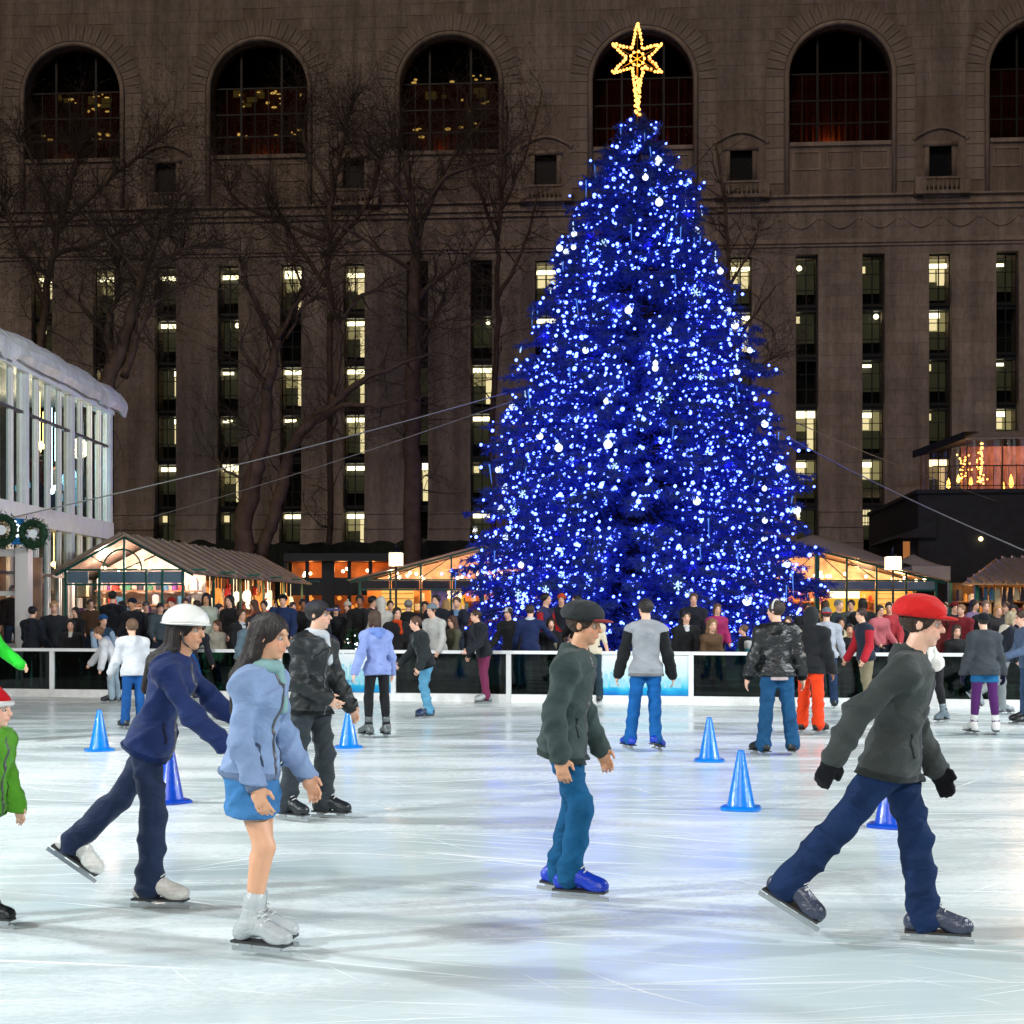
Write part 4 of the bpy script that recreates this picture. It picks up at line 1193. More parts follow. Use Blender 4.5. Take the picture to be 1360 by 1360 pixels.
lantern(1186, 748, 50.0, 'glowing box lantern above the pale blue fascia, right of the tree')
lantern(1405, 690, 34.5, 'glowing box lantern over the right-hand stall roof, past the right edge', GZ, 1000)
# ---- grey tent tops behind the right kiosk
m_tent = mat('grey_tent_cloth', (0.42, 0.40, 0.38), 0.7, var=0.12, vscale=1.0)
def tent(px0, px1, pyt, pye, d, lab, peak=0.3):
    x0, x1 = gx(px0, d), gx(px1, d); zt, ze = gz(pyt, d) - GZ, gz(pye, d) - GZ
    t_ = empty('market_tent', ((x0 + x1) / 2, d, GZ), 0, lab, 'tent')
    w_ = (x1 - x0) / 2; n = 12
    q = MB(); xs = [-w_ + 2 * w_ * i / n for i in range(n + 1)]
    grid = []
    for j in range(9):
        y = 4.0 * j / 8
        for x in xs:
            f = max(0.0, 1 - abs((x - w_ * (peak * 2 - 1) ) / (w_ * (1 + abs(peak * 2 - 1))))) * (1 - abs(y - 2) / 2) 
            grid.append((x, y, ze + (zt - ze) * (f ** 0.75)))
    fs_ = [(j * (n + 1) + i, j * (n + 1) + i + 1, (j + 1) * (n + 1) + i + 1, (j + 1) * (n + 1) + i) for j in range(8) for i in range(n)]
    q.add(grid, fs_); q.build('canopy', m_tent, t_, True)
    q = MB()
    q.box(-w_, w_, -0.012, 0.0, ze - 0.55, ze); q.box(-w_ - 0.012, -w_ , 0.002, 4, ze - 0.55, ze); q.box(w_, w_ + 0.012, 0.002, 4, ze - 0.55, ze); q.build('valance', m_tent, t_)
    for x in (-w_ + 0.05, w_ - 0.05):
        for y in (0.06, 3.94):
            p2 = MB(); p2.tube([(x, y, 0), (x, y, ze)], 0.04, 8); p2.build('pole', m_green, t_)
tent(1040, 1200, 706, 745, 56.5, 'wide grey tent roof rising behind the right kiosk', 0.35)
tent(1212, 1262, 733, 752, 54.5, 'small grey tent beside the dark restaurant at right', 0.4)
# ------------------------------------------------------------------ dark restaurant with lit roof terrace at right
d = 58.0
rest_ = empty('restaurant_building', (gx(1290, d), d, GZ), R(-6), 'dark restaurant building with a plastic-walled lit roof terrace at far right', 'building')
m_blk = mat('dark_slate_wall', (0.012, 0.015, 0.02), 0.7, var=0.4)
zt = gz(655, d) - GZ
q = MB(); q.box(-2.1, 14, 0, 14, 0, zt); q.build('wall', m_blk, rest_)
q = MB(); q.box(-2.6, -2.103, 0.5, 10, 0, gz(714, d) - GZ); q.build('low_wing', m_blk, rest_)
q = MB(); q.prism([(-2.95, gz(714, d) - GZ), (-1.4, gz(690, d) - GZ), (-1.4, gz(714, d) - GZ)], -0.2, 8); q.build('low_roof', m_blk, rest_)
q = MB(); q.box(-2.2, 14, -0.12, 14, zt + 0.004, zt + 0.16); q.build('terrace_deck', m_blk, rest_)
q = MB(); q.box(-2.62, -2.35, 0.49, 0.53, gz(742, d) - GZ, gz(718, d) - GZ); q.build('lit_window', emit('amber_window', (1.0, 0.35, 0.08), 0.35, 'NONE'), rest_)
q = MB(); q.ball((gx(1290, d) * 0 + 0.35, -0.12, gz(716, d) - GZ), 0.09, n=10, m=7); q.build('wall_lamp', emit('wall_lamp_glow', (1.0, 0.75, 0.35), 5, 'NONE'), rest_)
# terrace enclosure: clear plastic walls on poles, dark pitched roof
zt2 = zt + 0.17
m_plas = glass('wrinkled_plastic', (0.85, 0.68, 0.60), 0.10, 0.35)
m_pinkback = mat('pink_lining', (0.42, 0.22, 0.19), 0.8, var=0.4, vscale=2.5, stretch=(3, 1, 1))
def plastic(x0, y0, x1, y1, z0, z1, seed):
    rr = random.Random(seed); n = 40; q = MB(); prev = None
    L_ = math.hypot(x1 - x0, y1 - y0); nx, ny = -(y1 - y0) / L_, (x1 - x0) / L_
    for i in range(n + 1):
        t = i / n; w_ = 0.05 * math.sin(i * 1.3 + seed) + rr.gauss(0, 0.025)
        b_ = (x0 + (x1 - x0) * t + nx * w_, y0 + (y1 - y0) * t + ny * w_, z0); c_ = (x0 + (x1 - x0) * t + nx * w_ * 0.4, y0 + (y1 - y0) * t + ny * w_ * 0.4, z1)
        if prev: q.add([prev[0], b_, c_, prev[1]], [(0, 1, 2, 3)])
        prev = (b_, c_)
    return q
HT = 2.05
plastic(-0.05, 0.5, 4.2, 0.5, zt2 + 0.02, zt2 + HT, 1).build('plastic_wall', m_plas, rest_, True)
plastic(-1.5, 3.2, -0.05, 0.5, zt2 + 0.02, zt2 + HT * 0.86, 2).build('plastic_wall', m_plas, rest_, True)
q = MB(); q.box(0.2, 12, 3.0, 3.1, zt2, zt2 + HT); q.build('inner_lining', m_pinkback, rest_)
q = MB()
v_ = [Vector((-1.75, 3.4, zt2 + HT * 0.80)), Vector((-0.22, 0.3, zt2 + HT * 1.01)), Vector((0.60, 1.5, zt2 + HT + 0.16)), Vector((0.60, 3.4, zt2 + HT + 0.16))]
q.add(v_ + [p_ + Vector((0, 0, 0.30)) for p_ in v_], [(0, 1, 2, 3), (7, 6, 5, 4), (0, 4, 5, 1), (1, 5, 6, 2), (2, 6, 7, 3), (3, 7, 4, 0)])
q.build('dark_awning', m_blk, rest_)
q = MB(); v_ = [Vector((-0.15, 0.25, zt2 + HT)), Vector((12, 0.25, zt2 + HT)), Vector((12, 1.6, zt2 + HT + 0.42)), Vector((0.8, 1.6, zt2 + HT + 0.42))]
q.add(v_ + [p_ + Vector((0, 0.02, 0.05)) for p_ in v_], [(0, 1, 2, 3), (7, 6, 5, 4), (0, 4, 5, 1), (1, 5, 6, 2), (2, 6, 7, 3), (3, 7, 4, 0)]); q.build('tent_roof', mat('pale_tent_roof', (0.30, 0.26, 0.24), 0.6, var=0.15), rest_)
for x in (-0.05, 1.35, 2.75, 4.2):
    q = MB(); q.tube([(x, 0.55, zt2), (x, 0.55, zt2 + HT)], 0.035, 6); q.build('pole', m_steel, rest_)
q = MB()
q.tube([(-1.5, 0.1, zt2 + 0.95), (6, 0.1, zt2 + 0.95)], 0.025, 6); q.tube([(-1.5, 0.1, zt2 + 0.15), (6, 0.1, zt2 + 0.15)], 0.02, 6)
for k in range(26): q.tube([(-1.5 + 0.3 * k, 0.1, zt2), (-1.5 + 0.3 * k, 0.1, zt2 + 0.95)], 0.014, 5)
q.build('railing', m_blk, rest_)
e_cand = emit('candle_glow', (1.0, 0.45, 0.08), 7, 'NONE')
q = MB()
for (x, z, s_) in ((-0.75, 0.25, 1.0), (-0.35, 0.45, 0.8), (0.15, 0.35, 0.9), (1.75, 0.3, 1.3), (1.45, 0.15, 0.7), (2.9, 0.3, 1.0)):
    q.lathe([(0.01, -0.16 * s_), (0.09 * s_, -0.08 * s_), (0.06 * s_, 0.12 * s_), (0.005, 0.28 * s_)], 8, (x, 0.8, zt2 + z))
q.build('heater_flame', e_cand, rest_, True)
q = MB()
rr = random.Random(9)
for k in range(60):
    q.ball((0.55 + rr.gauss(0, 0.07), 0.75 + rr.gauss(0, 0.05), zt2 + rr.uniform(0.25, 1.95)), 0.035, n=6, m=4)
for k in range(25): q.ball((-0.1 + rr.gauss(0, 0.12), 0.9, zt2 + rr.uniform(0.5, 1.5)), 0.035, n=6, m=4)
o = q.build('string_bulbs', emit('amber_string', (1.0, 0.50, 0.10), 9, 'NONE'), rest_); o['kind'] = 'stuff'
point('terrace_light', (0.6, 1.2, zt2 + 1.2), 55, (1.0, 0.5, 0.2), 0.15, rest_)
point('terrace_light', (2.2, 1.6, zt2 + 1.7), 60, (1.0, 0.62, 0.45), 0.15, rest_)
point('terrace_light', (4.0, 1.6, zt2 + 1.4), 60, (1.0, 0.6, 0.4), 0.15, rest_)
# ------------------------------------------------------------------ Christmas tree
TX, TY = gx(848, 45.0), 45.0
prof_z = [0.5, 1.2, 2.9, 4.8, 6.7, 8.6, 10.5, 11.4, 13.1, 15.4, 16.6, 17.15]
prof_r = [4.7, 5.12, 5.18, 4.90, 4.5, 3.98, 3.30, 2.95, 2.45, 1.45, 0.62, 0.15]
def tree_r(z): return float(np.interp(z, prof_z, prof_r))
xt = empty('christmas_tree', (TX, TY, GZ), 0, 'huge spruce Christmas tree wrapped in glowing blue lights behind the rink', 'christmas tree')
m_bark = mat('spruce_bark', (0.05, 0.035, 0.025), 0.9, bump=0.6)
q = MB(); q.tube([(0, 0, 0), (0, 0, 8), (0.03, 0, 16.9)], [0.28, 0.17, 0.03], 12); q.build('trunk', m_bark, xt, True)
rng_ = np.random.default_rng(4)
boughs = []
z = 0.55
lev = 0
while z < 16.75:
    r_ = tree_r(z)
    n = max(5, int(5 + r_ * 4.6))
    off = rng_.random() * 6.28
    for k in range(n):
        a_ = off + 2 * math.pi * k / n + rng_.normal(0, 0.12)
        boughs.append((z + rng_.normal(0, 0.12), a_, r_ * float(np.clip(rng_.normal(1.0, 0.085), 0.78, 1.17))))
    z += 0.30 + 0.012 * r_; lev += 1
tri_v = []
lights = []; hang = []
bq = MB()
for (z, a_, r_) in boughs:
    ca, sa = math.cos(a_), math.sin(a_)
    ns = 9
    t = np.linspace(0, 1, ns)
    droop = 0.16 * r_ + 0.22
    zz = z + 0.30 * r_ * 0.35 * np.sin(t * 1.6) - droop * t ** 1.5 + 0.18 * t ** 4
    if z < 1.2: zz = np.maximum(zz, 0.28)
    P_ = np.stack([ca * r_ * t, sa * r_ * t, zz], 1)
    bq.tube([tuple(P_[i]) for i in (0, 3, 6, 8)], [0.035, 0.026, 0.016, 0.006], 4, cap=False)
    # side branchlets, each feathered with needle blades
    nb = int(16 + r_ * 13)
    tt = rng_.uniform(0.12, 1.0, nb) ** 0.72
    base = np.stack([np.interp(tt, t, P_[:, i]) for i in range(3)], 1)
    side = np.array([-sa, ca, 0.0]); fwd = np.array([ca, sa, 0.0])
    sg_ = rng_.choice([-1, 1], nb)
    ln = (0.24 + 0.55 * (1 - tt) * min(1.0, r_ / 3.0)) * rng_.uniform(0.6, 1.2, nb)
    dr = fwd[None] * rng_.uniform(0.35, 1.0, nb)[:, None] + side[None] * (sg_ * rng_.uniform(0.2, 1.0, nb))[:, None] + np.array([0, 0, 1.0])[None] * rng_.uniform(-0.75, 0.15, nb)[:, None]
    dr /= np.linalg.norm(dr, axis=1)[:, None]
    for m_ in range(8):                                         # needle blades along the branchlet
        f = (m_ + rng_.random(nb)) / 8
        c_ = base + dr * (ln * f)[:, None]
        nd = dr * 0.8 + rng_.normal(0, 0.62, (nb, 3)); nd /= np.linalg.norm(nd, axis=1)[:, None]
        wd = np.cross(nd, rng_.normal(0, 1, (nb, 3))); wd /= np.linalg.norm(wd, axis=1)[:, None] + 1e-9
        L_ = rng_.uniform(0.10, 0.21, nb)[:, None]
        tri_v.append(np.stack([c_ - wd * 0.020, c_ + wd * 0.020, c_ + nd * L_], 1))
    # light positions on this bough
    nl = rng_.poisson((1.1 + r_ * 1.2) * (1.0 if sa < 0.45 else 0.4))
    for _ in range(nl):
        u = rng_.uniform(0.45, 1.02)
        p_ = np.array([np.interp(u, t, P_[:, i]) for i in range(3)]) + rng_.normal(0, 0.13, 3) * np.array([1, 1, 0.9])
        lights.append(p_)
    if rng_.random() < 0.5: hang.append((P_[-1] * np.array([0.98, 0.98, 1]) + np.array([0, 0, -0.14]), a_))
tv = np.concatenate(tri_v, 0)
# leading shoot at the very top
nt_ = 700
zt_ = rng_.uniform(15.6, 17.2, nt_); ra = rng_.uniform(0, 6.28, nt_); rr_ = np.interp(zt_, prof_z, prof_r) * rng_.uniform(0.05, 0.8, nt_)
c_ = np.stack([rr_ * np.cos(ra), rr_ * np.sin(ra), zt_], 1); nd = np.stack([np.cos(ra), np.sin(ra), rng_.uniform(-0.4, 0.7, nt_)], 1) + rng_.normal(0, 0.3, (nt_, 3))
nd /= np.linalg.norm(nd, axis=1)[:, None]; wd = np.cross(nd, rng_.normal(0, 1, (nt_, 3))); wd /= np.linalg.norm(wd, axis=1)[:, None]
tv = np.concatenate([tv, np.stack([c_ - wd * 0.016, c_ + wd * 0.016, c_ + nd * 0.17], 1)], 0)
m_need = mat('spruce_needles', (0.026, 0.060, 0.26), 0.8)  # blue glow of the strings is partly put into the needle colour
bq.build('boughs', m_bark, xt)
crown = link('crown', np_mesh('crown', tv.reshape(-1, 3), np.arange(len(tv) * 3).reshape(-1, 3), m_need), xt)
crown['kind'] = 'stuff'
# blue LED string: overexposed blue points that also light the needles
e_led = emit('blue_led', (0.065, 0.115, 1.0), 15.0, 'NONE')
lights = np.array(lights)
ico_v = np.array([(0, 0, 1), (0.894, 0, 0.447), (0.276, 0.851, 0.447), (-0.724, 0.526, 0.447), (-0.724, -0.526, 0.447), (0.276, -0.851, 0.447), (0.724, 0.526, -0.447), (-0.276, 0.851, -0.447), (-0.894, 0, -0.447), (-0.276, -0.851, -0.447), (0.724, -0.526, -0.447), (0, 0, -1)])
ico_f = np.array([(0, 1, 2), (0, 2, 3), (0, 3, 4), (0, 4, 5), (0, 5, 1), (1, 6, 2), (2, 7, 3), (3, 8, 4), (4, 9, 5), (5, 10, 1), (6, 7, 2), (7, 8, 3), (8, 9, 4), (9, 10, 5), (10, 6, 1), (11, 7, 6), (11, 8, 7), (11, 9, 8), (11, 10, 9), (11, 6, 10)])
nl = len(lights)
rad = rng_.uniform(0.028, 0.060, nl) * np.where(rng_.random(nl) < 0.12, 1.35, 1.0)
V_ = (lights[:, None, :] + ico_v[None] * rad[:, None, None]).reshape(-1, 3)
F_ = (ico_f[None] + (np.arange(nl) * 12)[:, None, None]).reshape(-1, 3)
sl = link('string_lights', np_mesh('string_lights', V_, F_, e_led, True), None, (TX, TY, GZ))
tag(sl, 'thousands of tiny blue-white lights strung all over the Christmas tree', 'lights', None, 'stuff')
# the light those strings throw into the crown
N_LED = 96
gold = math.pi * (3 - math.sqrt(5))
for k in range(N_LED):
    f = (k + 0.5) / N_LED
    z = 0.8 + 15.6 * (1 - math.sqrt(1 - f * 0.985))
    r_ = tree_r(z) * (0.64, 0.78, 0.90)[k % 3]
    a_ = k * gold
    point('led_light', (r_ * math.cos(a_), r_ * math.sin(a_), z), 15, (0.04, 0.02, 1.0), 0.12, sl)
# ornaments
e_ball = emit('white_ball_light', (0.55, 0.68, 1.0), 3.0, 'NONE')
e_flake = emit('snowflake_light', (0.45, 0.72, 1.0), 1.6, 'NONE')
e_icic = emit('icicle_light', (0.10, 0.30, 1.0), 0.9, 'NONE')
bm_ = MB(); bm_.ball((0, 0, 0), 0.12, n=14, m=10); bm_.lathe([(0.03, 0.115), (0.03, 0.15), (0.001, 0.155)], 8); ball_me = bm_.mesh('ball_ornament', e_ball, True)
fm_ = MB()
for k in range(6):
    a_ = math.pi * k / 3
    fm_.bar((0, 0, 0), (0.21 * math.cos(a_), 0, 0.21 * math.sin(a_)), 0.035)
    for s_ in (-0.5, 0.5):
        b0 = Vector((0.12 * math.cos(a_), 0, 0.12 * math.sin(a_))); fm_.bar(b0, b0 + Vector((0.08 * math.cos(a_ + s_), 0, 0.08 * math.sin(a_ + s_))), 0.022)
flake_me = fm_.mesh('snowflake_ornament', e_flake)
im_ = MB(); im_.lathe([(0.001, -0.26), (0.010, -0.15), (0.018, 0.16), (0.03, 0.22), (0.001, 0.24)], 7); ic_me = im_.mesh('icicle_ornament', e_icic, True)
rh = random.Random(12)
rh.shuffle(hang)
front = [h for h in hang if math.sin(h[1]) < 0.35]
back = [h for h in hang if math.sin(h[1]) >= 0.35]
def where(p_):
    zz = p_[2]; xx = p_[0]
    hgt_ = 'near the top' if zz > 13 else 'in the upper third' if zz > 9.5 else 'at mid height' if zz > 6 else 'in the lower third' if zz > 3 else 'near the foot'
    sd_ = 'left flank' if xx < -0.33 * tree_r(zz) else 'right flank' if xx > 0.33 * tree_r(zz) else 'middle'
    return '%s on the Christmas tree, %s' % (hgt_, sd_)
for i, (p_, a_) in enumerate(front[:130] + back[:6]):
    loc = (TX + p_[0] * 1.01, TY + p_[1] * 1.01, GZ + p_[2])
    if i % 5 in (0, 1):
        o = link('ball_ornament', ball_me, None, loc); s_ = rh.uniform(0.55, 1.1); o.scale = (s_, s_, s_)
        tag(o, 'round white glowing ball ' + where(p_), 'ornament', 'white balls on the Christmas tree')
    elif i % 5 == 2:
        o = link('snowflake_ornament', flake_me, None, loc); o.rotation_euler = (rh.uniform(-0.3, 0.3), rh.uniform(0, 1), a_ + math.pi / 2); s_ = rh.uniform(0.45, 0.75); o.scale = (s_, s_, s_)
        tag(o, 'pale blue glowing snowflake ' + where(p_), 'ornament', 'snowflakes on the Christmas tree')
    else:
        o = link('icicle_ornament', ic_me, None, (loc[0], loc[1], loc[2] - 0.2)); o.rotation_euler = (rh.uniform(-0.15, 0.15), rh.uniform(-0.15, 0.15), 0); o.scale = (1, 1, rh.uniform(0.7, 1.4))
        tag(o, 'thin blue glowing icicle ' + where(p_), 'ornament', 'icicles on the Christmas tree')
# golden star on top
star = empty('tree_star', (gx(846, 45.0), 44.9, GZ + 16.7), 0, 'golden six-pointed wire star of bulbs on top of the Christmas tree', 'star')
cz_ = gz(80, 45.0) - GZ - 16.7
R1, R2 = 0.92, 0.34
pts = []
for k in range(12):
    a_ = math.pi / 2 + math.pi * k / 6
    r_ = R1 if k % 2 == 0 else R2
    if k == 0: r_ = 1.14
    if k == 6: r_ = 1.55
    pts.append((r_ * math.cos(a_), r_ * math.sin(a_)))
m_wire = mat('gold_wire', (0.45, 0.25, 0.05), 0.35, metal=1.0)
fr = MB(); bl = MB()
rs = random.Random(6)
for yy in (-0.07, 0.07):
    for k in range(12):
        a_ = pts[k]; b_ = pts[(k + 1) % 12]
        A_ = Vector((a_[0], yy * (0.3 if k % 2 == 0 else 1), cz_ + a_[1])); B_ = Vector((b_[0], yy * (0.3 if k % 2 else 1), cz_ + b_[1]))
        fr.bar(A_, B_, 0.02)
        L_ = (B_ - A_).length; n = max(4, int(L_ / 0.105))
        if yy < 0:
            for i in range(n):
                c_ = A_.lerp(B_, (i + 0.5) / n) + Vector((rs.gauss(0, 0.012), -0.03, rs.gauss(0, 0.012))); bl.ball(c_, rs.uniform(0.038, 0.055), n=7, m=5)
for k in range(6):
    fr.bar((0, 0, cz_), (pts[2 * k][0], 0, cz_ + pts[2 * k][1]), 0.016)
fr.torus((0, 0, cz_), 0.22, 0.018, 18, 5, 'y')
for i in range(9): bl.ball((0.22 * math.cos(i * 0.7), -0.05, cz_ + 0.22 * math.sin(i * 0.7)), 0.046, n=7, m=5)
fr.tube([(0, 0, -0.2), (0, 0, cz_ - 0.3)], 0.03, 8)
for i in range(22):
    z = 0.35 + (cz_ - 0.6 - 0.35) * i / 21; bl.ball((0.07 * math.cos(i * 1.9), -0.05 - 0.02 * math.sin(i * 1.9), z), 0.048, n=7, m=5)
fr.build('wire_frame', m_wire, star)
o = bl.build('gold_bulbs', emit('gold_bulb', (1.0, 0.40, 0.08), 4.2, 'NONE'), star, True); o['kind'] = 'stuff'
point('star_light', (0, -0.35, cz_), 45, (1.0, 0.55, 0.15), 0.3, star)

# ------------------------------------------------------------------ bare plane trees
m_tbark = mat('plane_tree_bark', (0.115, 0.078, 0.055), 0.85, var=0.35, vscale=2.5, bump=0.4, bscale=9)
m_twig = mat('plane_tree_twig', (0.075, 0.055, 0.042), 0.9)

def bare_tree(lab, d, limbs, seed, twig_n, depth=3, spread=1.0, seedballs=True, base=None):
    """limbs: polylines of photo points (px, py, depth offset, width px) that give the main skeleton"""
    rr = np.random.default_rng(seed)
    p0 = at(limbs[0][0][0], limbs[0][0][1], d)
    root = empty('bare_tree', (p0.x, p0.y, GZ), 0, lab, 'tree', 'bare winter trees before the library')
    off = np.array([p0.x, p0.y, GZ])
    tr = MB(); segs = []                                       # segs: (a, b, ra, rb)
    for li, lm in enumerate(limbs):
        P_ = [np.array(at(px, py, d + dz)) - off for (px, py, dz, w_) in lm]
        W_ = [w_ / 2 / F * d for (_, _, _, w_) in lm]
        if lm is limbs[0]: P_[0] = P_[0] * np.array([1, 1, 0])
        n = (len(P_) - 1) * 5
        t = np.linspace(0, len(P_) - 1, n + 1)
        idx = np.arange(len(P_))
        Q = np.stack([np.interp(t, idx, [p[i] for p in P_]) for i in range(3)], 1)
        for _ in range(2): Q[1:-1] = (Q[:-2] + 2 * Q[1:-1] + Q[2:]) / 4
        Wt = np.interp(t, idx, W_)
        Q[1:-1] += rr.normal(0, 0.05, Q[1:-1].shape) * np.minimum(1, Wt[1:-1] * 8)[:, None]
        tr.tube([tuple(v) for v in Q], list(Wt), 9 if W_[0] > 0.1 else 6)
        for i in range(2, len(Q)):
            segs.append((Q[i], (Q[i] - Q[i - 1]) / (np.linalg.norm(Q[i] - Q[i - 1]) + 1e-9), Wt[i], i / len(Q)))
    tr.build('trunk', m_tbark, root, True)
    runs = {}
    def seg_tube(pts, rads): runs.setdefault(len(pts), []).append((pts, rads))
    def tubes():
        VV = []; FF = []; b0 = 0
        for n, lst in runs.items():
            P_ = np.array([l_[0] for l_ in lst]); Rr = np.array([l_[1] for l_ in lst])
            D_ = np.empty_like(P_); D_[:, 1:-1] = P_[:, 2:] - P_[:, :-2]; D_[:, 0] = P_[:, 1] - P_[:, 0]; D_[:, -1] = P_[:, -1] - P_[:, -2]
            D_ /= np.linalg.norm(D_, axis=2, keepdims=True) + 1e-9
            s_ = np.cross(D_, np.array([0.31, 0.82, 0.47])); s_ /= np.linalg.norm(s_, axis=2, keepdims=True) + 1e-9
            t_ = np.cross(D_, s_)
            ring = [P_ + (s_ * math.cos(2.094 * k) + t_ * math.sin(2.094 * k)) * Rr[:, :, None] for k in range(3)]
            W = np.stack(ring, 2).reshape(-1, 3)
            m_ = len(lst)
            base = (np.arange(m_) * n * 3)[:, None, None] + (np.arange(n - 1) * 3)[None, :, None] + np.arange(3)[None, None, :]
            nxt = (np.arange(m_) * n * 3)[:, None, None] + (np.arange(n - 1) * 3)[None, :, None] + ((np.arange(3) + 1) % 3)[None, None, :]
            FF.append(np.stack([base, nxt, nxt + 3, base + 3], -1).reshape(-1, 4) + b0); VV.append(W); b0 += len(W)
        return np.concatenate(VV), np.concatenate(FF)
    tips = []
    def grow(p_, dv, L_, r_, lev):
        n = 3 if lev > 2 else 4 if lev > 1 else 5
        pts = [p_]; dd = dv.copy()
        W = rr.normal(0, 0.26, (n, 3)); W[:, 2] += 0.05
        for i in range(n):
            dd = dd + W[i]; dd = dd / math.sqrt(dd[0] * dd[0] + dd[1] * dd[1] + dd[2] * dd[2])
            pts.append(pts[-1] + dd * (L_ / n))
        rads = [r_ * (1 - 0.75 * i / n) for i in range(n + 1)]
        seg_tube(pts, rads)
        if lev >= depth:
            tips.append(pts[-1]); return
        k = int(rr.integers(4, 8)) if lev == depth - 1 else int(rr.integers(3, 6))
        for _ in range(k):
            i = int(rr.integers(1, n + 1))
            nd = dd * 0.75 + rr.normal(0, 0.62, 3) * spread; nd /= np.linalg.norm(nd)
            grow(pts[i], nd, L_ * rr.uniform(0.45, 0.75), max(0.006, rads[i] * 0.62), lev + 1)
    wts = np.array([0.25 + s_[3] for s_ in segs]); wts /= wts.sum()
    for _ in range(twig_n):
        s_ = segs[rr.choice(len(segs), p=wts)]
        nd = s_[1] * 0.6 + rr.normal(0, 0.75, 3) + np.array([0, 0, 0.25]); nd /= np.linalg.norm(nd)
        grow(s_[0], nd, rr.uniform(1.2, 2.7), min(0.034, max(0.014, s_[2] * 0.45)), 1)
    V, Fc = tubes()
    tw = link('twigs', np_mesh('twigs', V, Fc, m_twig), root); tw['kind'] = 'stuff'
    if seedballs:
        bm2 = MB()
        for p_ in tips[::6]: bm2.ball(p_ + np.array([0, 0, -0.06]), 0.03, n=5, m=3)
        o = bm2.build('seed_balls', m_twig, root); o['kind'] = 'stuff'
    return root

bare_tree('forked bare plane tree with orange-lit trunk behind the long stall', 58.0,
    [[(310, 740, 0, 30), (322, 690, 0, 26), (336, 640, 0, 24), (350, 590, 0, 19), (357, 520, 0, 15), (366, 455, 0.5, 11), (385, 420, 0.8, 7), (402, 380, 1, 4)],
     [(345, 738, 0.6, 17), (362, 690, 0.6, 18), (376, 640, 0.6, 17), (382, 600, 0.4, 15), (412, 560, 0, 15), (440, 540, -0.4, 11), (470, 512, -0.6, 9), (520, 488, -0.8, 6), (575, 468, -1, 3)],
     [(366, 455, 0.5, 9), (345, 410, 0.2, 7), (325, 375, 0, 5), (318, 345, 0, 3)],
     [(357, 520, 0, 8), (335, 490, -0.3, 6), (318, 455, -0.5, 4)],
     [(440, 540, -0.4, 7), (450, 480, 0, 8), (452, 425, 0.2, 7), (430, 395, 0, 5), (405, 400, 0, 5), (380, 450, 0.3, 4)],
     [(350, 590, 0, 8), (332, 570, -0.3, 6), (330, 545, -0.3, 4)],
     [(452, 425, 0.2, 6), (480, 390, 0.4, 5), (525, 378, 0.5, 3)],
     [(412, 560, 0, 8), (465, 535, -1, 7), (510, 540, -1.2, 5), (560, 528, -1.4, 3)],
     [(336, 640, 0, 5), (305, 630, -0.4, 4), (285, 608, -0.6, 3)],
     [(402, 380, 1, 4), (380, 320, 1, 3), (330, 290, 1, 2)], [(366, 455, 0.5, 6), (395, 400, -0.5, 5), (440, 345, -1, 3)]], 3, 150, 3)
bare_tree('straight dark bare tree trunk in front of the library, left of the Christmas tree', 60.0,
    [[(548, 745, 0, 26), (548, 640, 0, 24), (549, 520, 0, 22), (552, 420, 0, 18), (552, 330, 0, 14), (548, 270, 0, 10), (540, 215, 0, 6), (520, 170, 0.3, 4)],
     [(552, 400, 0, 8), (580, 370, -0.3, 6), (615, 350, -0.5, 4), (650, 300, -0.5, 3)], [(549, 470, 0, 6), (575, 430, 0.3, 5), (590, 395, 0.5, 3)],
     [(550, 330, 0, 8), (580, 250, 0.5, 6), (605, 200, 0.8, 4), (640, 160, 1, 3)], [(548, 270, 0, 7), (500, 210, -0.6, 5), (465, 180, -1, 3), (440, 130, -1, 2)],
     [(550, 360, 0, 6), (500, 330, -0.6, 5), (455, 300, -1, 3)], [(548, 300, 0, 6), (590, 230, -0.5, 5), (660, 215, -1, 3), (700, 180, -1, 2)], [(552, 420, 0, 5), (600, 440, -1, 3), (650, 425, -1, 2)]], 7, 230, 3)
bare_tree('leaning bare tree rising behind the roof of the glass pavilion', 55.0,
    [[(120, 745, 0, 24), (135, 560, 0, 22), (150, 490, 0, 20), (172, 430, 0, 16), (188, 370, 0, 11), (210, 310, 0.4, 7), (240, 260, 0.6, 4)],
     [(150, 490, 0, 11), (140, 440, 0.3, 9), (160, 385, 0.6, 6), (150, 320, 0.6, 4)], [(165, 500, 0, 12), (180, 450, -0.3, 9), (205, 400, -0.5, 6), (270, 370, -0.8, 3)],
     [(188, 370, 0, 7), (150, 320, -0.4, 5), (105, 285, -0.6, 3)], [(188, 370, 0, 6), (240, 330, 0.5, 5), (300, 325, 0.8, 3)], [(140, 440, 0.3, 6), (80, 380, 0, 5), (30, 340, 0, 3)]], 11, 240, 3)
bare_tree('bare treetop at the upper left in front of the first arched windows', 64.0,
    [[(30, 745, 0, 14), (40, 560, 0, 12), (60, 400, 0, 10), (75, 310, 0, 8), (95, 240, 0, 8), (110, 180, 0, 4)],
     [(60, 400, 0, 9), (20, 320, 0.5, 6), (5, 260, 0.5, 4)], [(75, 310, 0, 8), (130, 250, -0.5, 6), (180, 210, -0.8, 4), (230, 170, -1, 2)], [(70, 340, 0, 7), (140, 320, 1, 5), (220, 280, 1.5, 3)], [(75, 310, 0, 6), (50, 230, 0, 4), (30, 180, 0, 3)]], 17, 260, 3)
